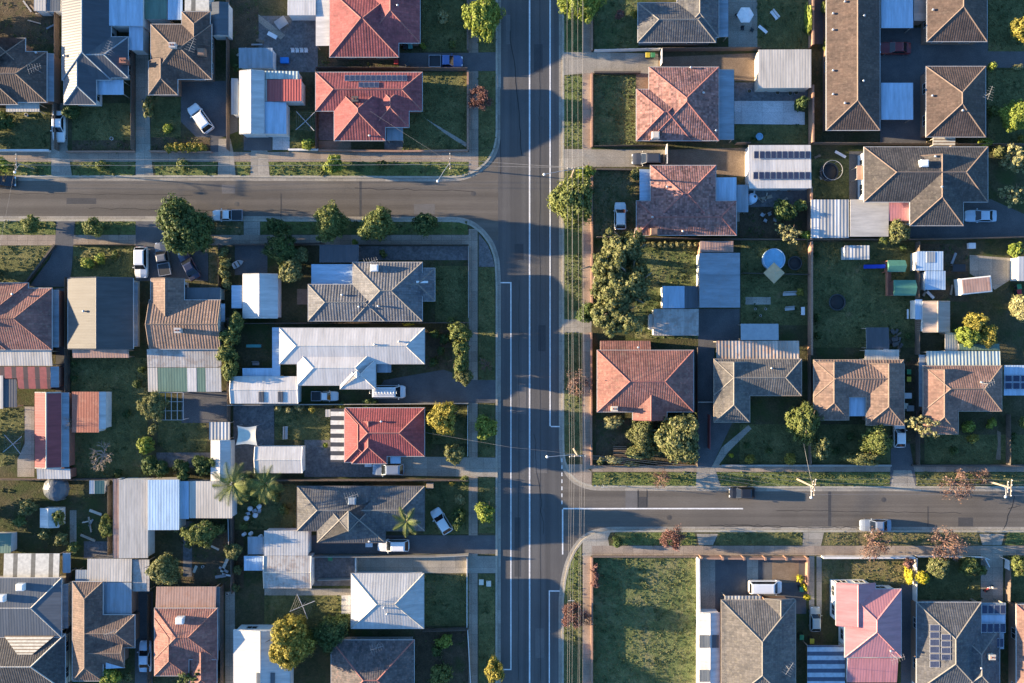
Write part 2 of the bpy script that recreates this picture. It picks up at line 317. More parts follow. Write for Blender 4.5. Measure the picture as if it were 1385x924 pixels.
M['fence_metal'] = flat('fence_steel', (0.33, 0.31, 0.27), 0.6); M['brickfence'] = flat('fence_brick', (0.32, 0.19, 0.13), 0.9, scale=5, var=0.25); M['fence_white'] = flat('fence_white', (0.66, 0.64, 0.6), 0.7)
M['steel'] = flat('steel_grey', (0.45, 0.46, 0.47), 0.4, 0.6); M['pole'] = flat('pole_timber', (0.30, 0.25, 0.19), 0.9, scale=4); M['pale'] = flat('pale_timber', (0.52, 0.47, 0.38), 0.8)
M['rubber'] = flat('rubber', (0.02, 0.02, 0.021), 0.8); M['rim'] = flat('rim', (0.4, 0.41, 0.42), 0.35, 0.7); M['wire'] = flat('wire', (0.24, 0.235, 0.23), 0.5)
M['cap_grey'] = flat('cap_grey', (0.2, 0.185, 0.165), 0.8, scale=4, var=.2); M['cap_tan'] = flat('cap_tan', (0.19, 0.14, 0.11), 0.8, scale=4, var=.2); M['cap_red'] = flat('cap_red', (0.28, 0.115, 0.1), 0.8, scale=4, var=.2); M['m_creamroof'] = metal('metal_cream_light', (0.48, 0.45, 0.40), sheet=0.04, bump=0.1)
M['lamp'] = flat('lamp_head', (0.75, 0.75, 0.72), 0.4); M['head'] = flat('headlight', (0.65, 0.68, 0.7), 0.1); M['tail'] = flat('tail_light', (0.3, 0.02, 0.02), 0.2)
M['plastic_dark'] = flat('plastic_dark', (0.03, 0.033, 0.035), 0.5)
# ---------------------------------------------------------------- ground
def struct(o, kind='structure'):
    o['kind'] = kind; return o
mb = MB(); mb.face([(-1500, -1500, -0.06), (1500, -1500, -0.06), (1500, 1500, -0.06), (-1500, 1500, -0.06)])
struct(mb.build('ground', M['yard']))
def sheet(name, m, x0, y0, x1, y1, z):
    b = MB(); b.face([P(x0, y1).xy.to_3d() + Vector((0, 0, z)), P(x1, y1) + Vector((0, 0, z)), P(x1, y0) + Vector((0, 0, z)), P(x0, y0) + Vector((0, 0, z))])
    return struct(b.build(name, m))
sheet('road', M['asphalt'], 640, -900, 800, 1800, 0.0)
sheet('side_road', M['asphalt_side'], -900, 215, 674, 325, 0.004)
sheet('side_road', M['asphalt_side'], 759, 600, 2200, 745, 0.004)
GZ = 0.12
NW = [(-900, 240), (300, 240), (600, 241), (625, 240), (645, 232), (660, 219), (669, 204), (673, 185), (673, -900)]
SW = [(-900, 297), (300, 297), (620, 298), (638, 303), (653, 315), (664, 330), (671, 350), (673, 380), (672, 1800)]
NE = [(760.5, -900), (760.5, 600), (762, 622), (768, 640), (780, 652), (800, 659), (1000, 660), (2200, 660)]
SE = [(760, 1800), (760, 810), (763, 785), (768, 763), (776, 745), (787, 730), (802, 721), (825, 717), (1000, 717), (2200, 718)]
def smooth(poly):
    out = [poly[0]]
    for i in range(1, len(poly) - 1):
        a, b, c = (Vector(p) for p in poly[i-1:i+2]); d1 = min((b-a).length*0.33, 12); d2 = min((c-b).length*0.33, 12)
        p1 = b + (a-b).normalized()*d1; p2 = b + (c-b).normalized()*d2
        for t in (0, 0.33, 0.66, 1): out.append(tuple(p1*(1-t)**2 + b*2*t*(1-t) + p2*t*t))
    out.append(poly[-1]); return out
for line, corner in ((NW, (-900, -900)), (SW, (-900, 1800)), (NE, (2200, -900)), (SE, (2200, 1800))):
    line = smooth(line)
    pts = [P(*p) for p in line]; cc = P(*corner); b = MB()
    ring = pts + [cc]
    area = sum(ring[i].x*ring[(i+1) % len(ring)].y - ring[(i+1) % len(ring)].x*ring[i].y for i in range(len(ring)))
    if area < 0: ring = ring[::-1]
    b.face([p + Vector((0, 0, GZ)) for p in ring])
    for i in range(len(ring)):
        p, q = ring[i], ring[(i+1) % len(ring)]
        b.face([p + Vector((0, 0, -0.05)), q + Vector((0, 0, -0.05)), q + Vector((0, 0, GZ)), p + Vector((0, 0, GZ))])
    struct(b.build('ground', M['yard']))
    k = MB(); g = MB(); n = len(pts); nrm = []
    for i in range(n):
        d = (pts[min(i+1, n-1)] - pts[max(i-1, 0)]).normalized(); m_ = Vector((-d.y, d.x, 0))
        if (cc - pts[i]).dot(m_) < 0: m_ = -m_
        nrm.append(m_)
    for i in range(n - 1):
        def q(j, o, z): return pts[j] + nrm[j]*o + Vector((0, 0, z))
        for (bb, o0, z0, o1, z1) in ((k, -0.02, 0.0, -0.02, 0.135), (k, -0.02, 0.135, 0.28, 0.135), (k, 0.28, 0.135, 0.28, 0.1), (g, -0.5, 0.011, -0.02, 0.011)):
            f = [q(i, o0, z0), q(i+1, o0, z0), q(i+1, o1, z1), q(i, o1, z1)]
            bb.face(f)
    struct(k.build('kerb', M['kerb'])); struct(g.build('gutter_strip', M['concrete']))
PL = []; POLY = []
def patch(name, m, pts):
    if len(pts) == 4 and not isinstance(pts[0], tuple):
        x0, y0, x1, y1 = pts; pts = [(x0, y0), (x1, y0), (x1, y1), (x0, y1)]
    xs = [p[0] for p in pts]; ys = [p[1] for p in pts]; bb = (min(xs), min(ys), max(xs), max(ys))
    lay = 1
    for (o, l) in PL:
        if bb[0] < o[2] and o[0] < bb[2] and bb[1] < o[3] and o[1] < bb[3]: lay = max(lay, l + 1)
    PL.append((bb, lay)); POLY.append((m, pts, bb)); z = GZ + 0.004*lay
    ring = [P(x, y) + Vector((0, 0, z)) for x, y in pts]
    area = sum(ring[i].x*ring[(i+1) % len(ring)].y - ring[(i+1) % len(ring)].x*ring[i].y for i in range(len(ring)))
    if area < 0: ring = ring[::-1]
    b = MB(); b.face(ring); return struct(b.build(name, M[m] if isinstance(m, str) else m))
# ---- road markings
def mark(x0, y0, x1, y1, wd=0.17, mm='white_line'):
    a, b_ = P(x0, y0), P(x1, y1); d = (b_ - a).normalized(); s_ = Vector((-d.y, d.x, 0)) * wd/2
    b = MB(); z = Vector((0, 0, 0.016)); b.face([a - s_ + z, b_ - s_ + z, b_ + s_ + z, a + s_ + z]); struct(b.build('road_marking', M[mm]))
mark(716.3, -900, 716.3, 1800, 0.22); mark(744, -900, 744, 576.3, 0.2); mark(745, 577, 757, 577)
mark(691, 383, 691, 905, 0.17); mark(677, 382.4, 691.8, 382.4); mark(680, 905.6, 691.8, 905.6)
mark(743, 800, 743, 1800, 0.17); mark(742.2, 799.4, 757, 799.4)
mark(761.5, 688, 1005, 688, 0.2); mark(761, 689, 761, 750, 0.2)
for k in range(7): mark(760, 620 + k*9.5, 760, 625 + k*9.5, 0.16)
mark(423, 269.5, 612, 270.5, 0.04, 'patch_light'); mark(360, 269.3, 405, 269.4, 0.04, 'patch_light')
def crack(pts, wd=0.09):
    b = MB()
    for (x0, y0), (x1, y1) in zip(pts, pts[1:]):
        a, c = P(x0, y0), P(x1, y1); d = (c - a).normalized(); s_ = Vector((-d.y, d.x, 0))*wd/2; z = Vector((0, 0, 0.0135))
        b.face([a - s_ + z, c - s_ + z, c + s_ + z, a + s_ + z])
    struct(b.build('road_crack', M['tar']))
rr = random.Random(4)
def wig(x0, y0, x1, y1, n, a): return [(x0 + (x1-x0)*i/n + (0 if i in (0, n) else rr.uniform(-a, a)), y0 + (y1-y0)*i/n + rr.uniform(-a, a)) for i in range(n+1)]
crack(wig(960, 711, 1160, 714, 26, 1.2)); crack(wig(980, 709, 1058, 712, 12, 1.4), 0.06); crack(wig(1357, 715, 1372, 672, 7, 1.5)); crack(wig(1364, 688, 1380, 685, 4, 1), 0.07)
crack([(863, 662), (863, 688)]); crack([(875, 662), (875, 688)]); crack([(1255, 685), (1255, 712)], 0.07); crack(wig(0, 262, 260, 264, 20, 0.8), 0.05); crack([(380, 262), (380, 296)], 0.06)
crack(wig(677, 120, 677, 236, 6, 0.3), 0.06); crack(wig(730, -40, 731, 920, 40, 0.5), 0.05); crack(wig(702, 380, 701, 920, 30, 0.5), 0.05)
def rpatch(name, m, x0, y0, x1, y1, z=0.009):
    b = MB(); q = [P(x0, y1), P(x1, y1), P(x1, y0), P(x0, y0)]; b.face([p + Vector((0, 0, z)) for p in q]); struct(b.build(name, M[m]))
for r in ((846, 663, 862, 690, 'patch_light'), (863.5, 672, 875, 687, 'patch_dark'), (1296, 700, 1316, 712, 'patch_dark'), (1120, 662, 1124, 716, 'patch_dark'), (486, 244, 489, 296, 'patch_dark'), (560, 276, 588, 290, 'patch_light'), (90, 268, 130, 276, 'patch_dark'), (300, 250, 318, 262, 'patch_light'), (696, 330, 708, 352, 'patch_dark'), (722, 610, 740, 640, 'patch_light'), (700, 520, 712, 560, 'patch_light'), (728, 440, 738, 475, 'patch_dark'), (696, 700, 704, 780, 'patch_dark'), (724, 850, 736, 890, 'patch_light'), (722, 60, 734, 98, 'patch_dark'), (684, 20, 690, 60, 'patch_light')): rpatch('road_patch', r[4], *r[:4])
for x, y in ((705, 452), (738, 690), (640, 262), (905, 700), (320, 276), (1195, 676), (731, 160)):
    b = MB(); b.lathe(P(x, y) + Vector((0, 0, .0125)), [(0, 0.002), (.32, 0.002), (.36, 0)], 16); struct(b.build('road_cover', M['iron']))
crack(wig(690, 40, 706, 210, 12, 2)); crack(wig(722, 585, 735, 720, 10, 2), .06); crack(wig(120, 282, 420, 286, 30, 1.2), .06); crack(wig(480, 255, 640, 258, 16, 1.3), .07); crack(wig(1050, 690, 1300, 694, 26, 1), .06)
# ---- footpaths and verges
patch('footpath', 'footpath', (-900, 206, 634, 219)); patch('footpath', 'footpath', (634, -900, 647, 233)); 
patch('footpath', 'footpath', (-900, 318, 634, 332)); patch('footpath', 'footpath', (634, 310, 646, 1800))
patch('footpath', 'footpath', (788, -900, 800, 634)); patch('footpath', 'footpath', (800, 629, 2200, 638))
patch('footpath', 'footpath', [(762, 628), (788, 628), (800, 638), (800, 658), (782, 651), (770, 639)])
patch('footpath', 'footpath', (788, 752, 799, 1800)); patch('footpath', 'footpath', (800, 738, 2200, 751)); patch('footpath', 'concrete', [(788, 732), (803, 723), (826, 719), (822, 728), (824, 738), (800, 738), (800, 752), (787, 752)])
V = 'verge'
for x0, x1 in ((-900, 72), (98, 184), (209, 294), (320, 339), (364, 634)):
    patch('verge', V, [(x0, 219.5), (x1, 219.5), (x1 - 2, 238), (x0 + 2, 238)])
for x0, x1 in ((-900, 76), (103, 184), (292, 330), (352, 633)):
    patch('verge', V if x0 != 292 else 'dry', [(x0 + 1, 300), (x1 - 1, 300), (x1, 317.5), (x0, 317.5)])
for y0, y1 in ((-900, 71), (97, 200)): patch('verge', 'lawn', (647.5, y0, 671, y1))
patch('verge', 'lawn', [(647.5, 201), (668, 201), (660, 214), (650, 226), (647.5, 228)])
for y0, y1 in ((362, 514), (547, 618), (646, 721), (776, 1800)): patch('verge', 'lawn', (647.5, y0, 669, y1))
patch('corner_paving', 'grey_paving', [(647.5, 316), (660, 332), (667, 350), (669, 361), (647.5, 361)])
for y0, y1 in ((-900, 71), (103, 198), (232, 432), (450, 616)): patch('verge', V if y0 < 400 else 'lawn', (763, y0, 787, y1))
patch('verge', 'lot', (763, 352, 787, 432)); patch('verge', 'lot', (763, 500, 787, 575))
patch('verge', V, [(763, 800), (766, 780), (771, 762), (779, 747), (786, 738), (786, 820), (763, 820)]); patch('verge', 'lawn', (763, 821, 786, 1800))
for x0, x1 in ((803, 942), (970, 1203), (1240, 2200)): patch('verge', V if x0 < 1000 else 'lawn', [(x0, 639), (x1, 639), (x1 + 3, 657), (x0 - 3, 657)])
for x0, x1, mm in ((828, 942, V), (967, 1086, 'lawn'), (1114, 1324, 'dry'), (1358, 2200, V)): patch('verge', mm, [(x0 + 4, 720), (x1 - 3, 720), (x1, 737), (x0, 737)])
for y in range(640, 1330, 14): pass
# ---- driveways and yards: top left
D, C = 'drive_asphalt', 'concrete'
patch('driveway', C, [(70, 196), (91, 196), (98, 238), (70, 238)]); patch('driveway', C, [(71, 140), (92, 140), (92, 197), (70, 197)])
patch('driveway', C, [(184, 60), (201, 60), (204, 206), (208, 238), (184, 238)])
patch('driveway', D, [(240, 110), (322, 110), (322, 178), (296, 188), (296, 206), (286, 206), (240, 160)]); patch('driveway', C, [(296, 188), (312, 188), (316, 206), (319, 238), (295, 238)])
patch('driveway', C, [(340, 204), (362, 204), (365, 238), (339, 238)]); patch('driveway', 'concrete_pale', [(369, 182), (392, 182), (392, 203), (369, 203)]); patch('driveway', D, (330, 182, 368, 204))
patch('lawn', 'lawn', (545, 98, 633, 204)); patch('garden_path', C, [(572, 158), (578, 162), (632, 194), (630, 199), (606, 184)]); patch('lawn', 'lawn', (571, -80, 633, 70)); patch('driveway', D, [(540, 72), (634, 72), (672, 71), (672, 96), (634, 97), (540, 96)])
patch('lawn', 'lawn', (98, 140, 184, 190)); patch('garden_bed', 'soil', (98, 190, 184, 206)); patch('lawn', 'lawn', (0, 150, 68, 203)); patch('lawn', 'lawn', (205, 130, 245, 188)); patch('garden_bed', 'soil', (205, 186, 285, 206))
patch('paving', 'grey_paving', (345, 22, 430, 98)); patch('garden_path', C, [(350, 20), (386, 48), (380, 54), (345, 26)]); patch('yard', 'soil', (312, 0, 350, 66)); patch('lawn', 'lawn', (392, 150, 430, 204)); patch('driveway', 'grey_paving', (431, 142, 455, 190)); patch('paving', 'brown_paving', (431, 191, 475, 203)); patch('garden_bed', 'soil', (430, 77, 520, 97)); patch('paving', 'grey_paving', (520, 175, 545, 204))
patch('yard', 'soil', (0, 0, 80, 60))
# bottom left
patch('driveway', D, [(77, 299), (102, 299), (100, 320), (98, 360), (94, 388), (40, 388), (68, 350), (75, 330)]); patch('lawn', 'lawn', [(-60, 333), (73, 333), (66, 350), (38, 385), (-60, 385)])
patch('driveway', D, [(184, 299), (216, 299), (230, 333), (282, 333), (282, 380), (184, 380)]); patch('lawn', 'lawn', (100, 333, 180, 376)); patch('lawn', 'dry', (283, 333, 300, 390)); patch('driveway', C, (330, 300, 352, 318)); patch('driveway', D, (318, 332, 362, 372)); patch('paving', 'brown_paving', (402, 391, 418, 412))
patch('driveway', D, [(520, 514), (600, 500), (640, 514), (672, 514), (672, 545), (500, 545)]); patch('lawn', 'lawn', (589, 360, 634, 436)); patch('lawn', 'lawn', (612, 436, 634, 512)); patch('yard', 'soil', (574, 446, 612, 500))
patch('paving', 'grey_paving', (448, 333, 634, 352)); patch('lawn', 'lawn', (585, 549, 634, 600)); patch('driveway', C, [(520, 617), (672, 619), (672, 645), (520, 643)]); patch('driveway', 'grey_paving', (412, 592, 520, 645)); patch('lawn', 'lawn', (372, 552, 446, 595)); patch('paving', 'grey_paving', (316, 545, 371, 640))
patch('lawn', 'lawn', (573, 650, 634, 722)); patch('driveway', D, (420, 724, 672, 749)); patch('driveway', C, (421, 752, 672, 775)); patch('paving', 'grey_paving', (421, 752, 482, 792)); patch('lawn', 'lawn', (358, 800, 475, 850)); patch('lawn', 'lawn', (573, 778, 634, 846)); patch('paving', 'concrete_pale', (462, 805, 476, 830)); patch('garden_path', C, (358, 796, 475, 805)); patch('yard', 'soil', (560, 850, 634, 960))
patch('yard', 'lawn', (97, 484, 200, 646)); patch('lawn', 'lawn', [(215, 568), (276, 568), (282, 590), (278, 610), (228, 612), (214, 600)]); patch('paving', 'grey_paving', (212, 612, 310, 632)); patch('paving', D, (246, 530, 312, 572)); patch('driveway', D, (76, 390, 94, 640)); patch('driveway', C, [(34, 550), (47, 550), (47, 645), (24, 645), (24, 622), (34, 600)]); patch('lawn', 'lawn', [(0, 552), (33, 552), (34, 590), (28, 612), (14, 628), (0, 632)])
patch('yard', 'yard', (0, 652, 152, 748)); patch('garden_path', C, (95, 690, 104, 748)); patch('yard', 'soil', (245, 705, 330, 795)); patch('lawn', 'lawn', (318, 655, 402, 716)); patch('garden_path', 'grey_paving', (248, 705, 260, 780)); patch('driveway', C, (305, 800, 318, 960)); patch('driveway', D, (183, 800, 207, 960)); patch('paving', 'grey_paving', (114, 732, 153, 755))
# top right
patch('driveway', C, [(761, 71), (800, 71), (890, 73), (890, 100), (870, 100), (800, 99), (761, 102)]); patch('driveway', 'brown_paving', [(890, 78), (1024, 72), (1024, 110), (993, 110), (993, 94), (890, 92)])
patch('lawn', 'lot', (803, 102, 860, 198)); patch('lawn', 'lot', (803, -80, 862, 68)); patch('garden_bed', 'brown_paving', (860, 100, 880, 122))
patch('paving', 'concrete', (985, 0, 1024, 68)); patch('lawn', 'lawn', (1024, 0, 1092, 66)); patch('paving', 'concrete_pale', [(993, 136), (1026, 128), (1074, 128), (1074, 150), (1088, 152), (1088, 169), (993, 168)]); patch('yard', 'lawn', (993, 169, 1092, 194)); patch('paving', 'grey_paving', (993, 112, 1092, 137))
patch('driveway', C, [(761, 202), (900, 203), (900, 226), (800, 226), (761, 230)]); patch('driveway', 'brown_paving', [(900, 203), (1012, 200), (1012, 240), (968, 236), (968, 224), (900, 224)])
patch('lawn', 'dry', (803, 230, 862, 322)); patch('yard', 'lot', (858, 330, 944, 458)); patch('driveway', D, (944, 418, 1000, 470)); patch('driveway', D, (940, 470, 966, 572)); patch('driveway', D, [(942, 572), (990, 572), (962, 632), (970, 659), (942, 659)]); patch('driveway', C, [(942, 632), (966, 632), (975, 658), (941, 658)]); patch('driveway', C, (761, 432, 800, 450))
patch('yard', 'lawn', (1002, 326, 1092, 440)); patch('garden_path', C, (1008, 402, 1042, 412)); patch('paving', 'grey_paving', (1012, 255, 1092, 280)); patch('paving', 'concrete', (996, 280, 1016, 300)); patch('yard', 'soil', (1000, 280, 1092, 322))
patch('yard', 'lawn', (1098, 328, 1238, 470)); patch('driveway', D, (1098, -60, 1118, 60)); patch('driveway', D, (1190, 38, 1252, 195)); patch('driveway', D, (1252, 56, 1385, 92)); patch('driveway', D, [(1304, 270), (1340, 270), (1385, 290), (1385, 322), (1230, 322), (1230, 305), (1304, 305)]); patch('yard', 'lawn', (1098, 215, 1150, 268)); patch('driveway', D, (1148, 205, 1168, 270)); patch('lawn', 'lawn', (1336, 0, 1400, 70)); patch('lawn', 'lawn', (1336, 95, 1400, 195))
patch('paving', C, [(1311, 345), (1376, 350), (1376, 372), (1345, 392), (1311, 370)]); patch('yard', 'soil', (1245, 330, 1310, 408)); patch('driveway', D, [(1205, 600), (1230, 600), (1240, 658), (1203, 658)]); patch('driveway', C, [(1208, 636), (1232, 636), (1238, 658), (1204, 658)]); patch('yard', 'soil', (1222, 486, 1249, 600)); patch('lawn', 'lawn', (1000, 574, 1204, 628)); patch('lawn', 'lawn', (1250, 588, 1385, 628)); patch('garden_path', C, [(1012, 575), (1016, 580), (984, 612), (970, 632), (962, 632), (976, 605)]); patch('garden_path', 'brown_paving', [(1348, 582), (1353, 585), (1353, 622), (1346, 622), (1349, 600)])
patch('yard', 'soil', (806, 568, 940, 628)); patch('paving', 'brown_paving', (832, 610, 862, 628))
# bottom right
patch('lawn', 'lot', (801, 753, 941, 960))
patch('driveway', C, [(942, 722), (971, 722), (964, 737), (945, 737)]); patch('driveway', D, (946, 754, 1090, 830)); patch('driveway', C, (1010, 756, 1025, 785)); patch('driveway', C, (948, 754, 967, 830)); patch('driveway', 'brown_paving', (1044, 756, 1080, 788)); patch('driveway', C, [(1086, 720), (1114, 720), (1110, 738), (1085, 738)])
patch('driveway', C, (1094, 752, 1101, 830)); patch('driveway', C, (1104, 752, 1111, 830)); patch('yard', 'soil', (1094, 830, 1112, 872)); patch('lawn', 'dry', (1112, 752, 1230, 790)); patch('lawn', 'lawn', (1236, 752, 1325, 812)); patch('driveway', C, [(1324, 722), (1358, 722), (1354, 737), (1328, 737)]); patch('driveway', C, (1326, 738, 1356, 815)); patch('lawn', 'lawn', (1362, 752, 1420, 815)); patch('driveway', D, (1218, 790, 1236, 930))
# ---------------------------------------------------------------- buildings
class Block:
    def __init__(s, x0, y0, x1, y1, t, ze, tan):
        a = P(x0, y1, ze); b = P(x1, y0, ze)
        s.x0, s.y0, s.x1, s.y1 = a.x, a.y, b.x, b.y; s.ze = ze; s.t = tan
        dx, dy = s.x1 - s.x0, s.y1 - s.y0
        if t == 'h': t = 'x11' if dx >= dy else 'y11'
        if t == 'gx': t = 'x00'
        if t == 'gy': t = 'y00'
        s.ax = t[0]; s.lo = t[1] == '1'; s.hi = t[2] == '1'
        s.half = (dy if s.ax == 'x' else dx) / 2; s.rz = s.half * tan
    def z(s, X, Y):
        if not (s.x0 - .01 <= X <= s.x1 + .01 and s.y0 - .01 <= Y <= s.y1 + .01): return None
        d = []
        if s.ax == 'x': d += [Y - s.y0, s.y1 - Y]; e = (X - s.x0, s.x1 - X)
        else: d += [X - s.x0, s.x1 - X]; e = (Y - s.y0, s.y1 - Y)
        if s.lo: d.append(e[0])
        if s.hi: d.append(e[1])
        return s.ze + min(d) * s.t
def roof_z(bl, X, Y):
    zs = [z for z in (b.z(X, Y) for b in bl) if z is not None]
    return max(zs) if zs else (bl[0].ze if bl else 2.5)
def on_roof(bl, px, py):
    z = 3.5
    for _ in range(6):
        p = P(px, py, z); z = roof_z(bl, p.x, p.y)
    return P(px, py, z)
def add_block(b, roof, caps, gut, wl, ov, i, trimcap=True, fasc=0.16):
    X0, X1, Y0, Y1, ze = b.x0, b.x1, b.y0, b.y1, b.ze
    V3 = Vector; rz = ze + b.rz; c = math.atan(b.t); ch = 1 / math.cos(c)
    A, B, C_, D_ = V3((X0, Y0, ze)), V3((X1, Y0, ze)), V3((X1, Y1, ze)), V3((X0, Y1, ze))
    if b.ax == 'x':
        ym = (Y0 + Y1)/2; R0 = V3((X0 + (b.half if b.lo else 0), ym, rz)); R1 = V3((X1 - (b.half if b.hi else 0), ym, rz))
        sides = [([A, B, R1, R0], 'S', 0), ([C_, D_, R0, R1], 'N', 0), ([D_, A, R0], 'W', 0 if b.lo else 1), ([B, C_, R1], 'E', 0 if b.hi else 1)]
        hips = [(R0, R1)] + ([(A, R0), (D_, R0)] ) + ([(B, R1), (C_, R1)])
    else:
        xm = (X0 + X1)/2; R0 = V3((xm, Y0 + (b.half if b.lo else 0), rz)); R1 = V3((xm, Y1 - (b.half if b.hi else 0), rz))
        sides = [([D_, A, R0, R1], 'W', 0), ([B, C_, R1, R0], 'E', 0), ([A, B, R0], 'S', 0 if b.lo else 1), ([C_, D_, R1], 'N', 0 if b.hi else 1)]
        hips = [(R0, R1)] + ([(A, R0), (B, R0)]) + ([(D_, R1), (C_, R1)])
    dirs = {'S': (V3((1, 0, 0)), V3((0, ch, 0))), 'N': (V3((1, 0, 0)), V3((0, ch, 0))), 'W': (V3((0, 1, 0)), V3((ch, 0, 0))), 'E': (V3((0, 1, 0)), V3((ch, 0, 0)))}
    for pts, dn, mi in sides:
        u, v = dirs[dn]
        if mi: pts = [p + V3((0, 0, 0)) for p in pts]
        roof.face(pts, mi, u, v)
    lo = [p - V3((0, 0, fasc)) for p in (A, B, C_, D_)]; up = [A, B, C_, D_]
    roof.face(lo[::-1], 2)
    for k in range(4): roof.face([lo[k], lo[(k+1) % 4], up[(k+1) % 4], up[k]], 2)
    if caps is not None:
        for a, q in hips:
            d = q - a
            if d.length < 0.3: continue
            d.normalize(); sd = V3((-d.y, d.x, 0)).normalized() * 0.1; up_ = V3((0, 0, 1)); n_ = sd.cross(d).normalized()
            if n_.z < 0: n_ = -n_
            a2 = a + d*0.02; q2 = q + d*0.06
            f = [a2 + sd - n_*0.02, a2 + n_*0.085, a2 - sd - n_*0.02, q2 + sd - n_*0.02, q2 + n_*0.085, q2 - sd - n_*0.02]
            caps.mesh(f, [(0, 1, 4, 3), (1, 2, 5, 4), (0, 2, 1), (3, 4, 5)], 0)
    if gut is not None:
        g = 0.08; z0, z1 = ze - 0.13 - 0.003*i, ze - 0.015 - 0.003*i; e_ = 0.004
        es = {'S': (X0 - g, Y0 - g, X1 + g, Y0 - e_), 'N': (X0 - g, Y1 + e_, X1 + g, Y1 + g), 'W': (X0 - g, Y0, X0 - e_, Y1), 'E': (X1 + e_, Y0, X1 + g, Y1)}
        for pts, dn, mi in sides:
            if mi == 0: r = es[dn]; gut.box(r[0], r[1], z0, r[2], r[3], z1)
    o2 = ov + 0.006*i
    if ov > 0 or True:
        w0, w1, v0, v1 = X0 + o2, X1 - o2, Y0 + o2, Y1 - o2
        if w1 > w0 and v1 > v0: wl.box(w0, v0, GZ, w1, v1, ze - fasc - 0.004)
def antenna(loc, yaw=0.3, parent=None, base=None, h=2.2):
    mb = MB(); x, y, z = loc
    mb.tube((x, y, z - 0.1), (x, y, z + h), 0.022, n=5)
    c_, s_ = math.cos(yaw), math.sin(yaw)
    mb.tube((x - c_*0.9, y - s_*0.9, z + h - .1), (x + c_*1.1, y + s_*1.1, z + h - .1), 0.018, n=4)
    for k in range(6):
        t = -0.8 + k*0.36; L = 0.75 - 0.07*k
        mb.tube((x + c_*t + s_*L, y + s_*t - c_*L, z + h - .1), (x + c_*t - s_*L, y + s_*t + c_*L, z + h - .1), 0.011, n=4)
    return mb.build('tv_antenna', M['w_grey'], parent, base)
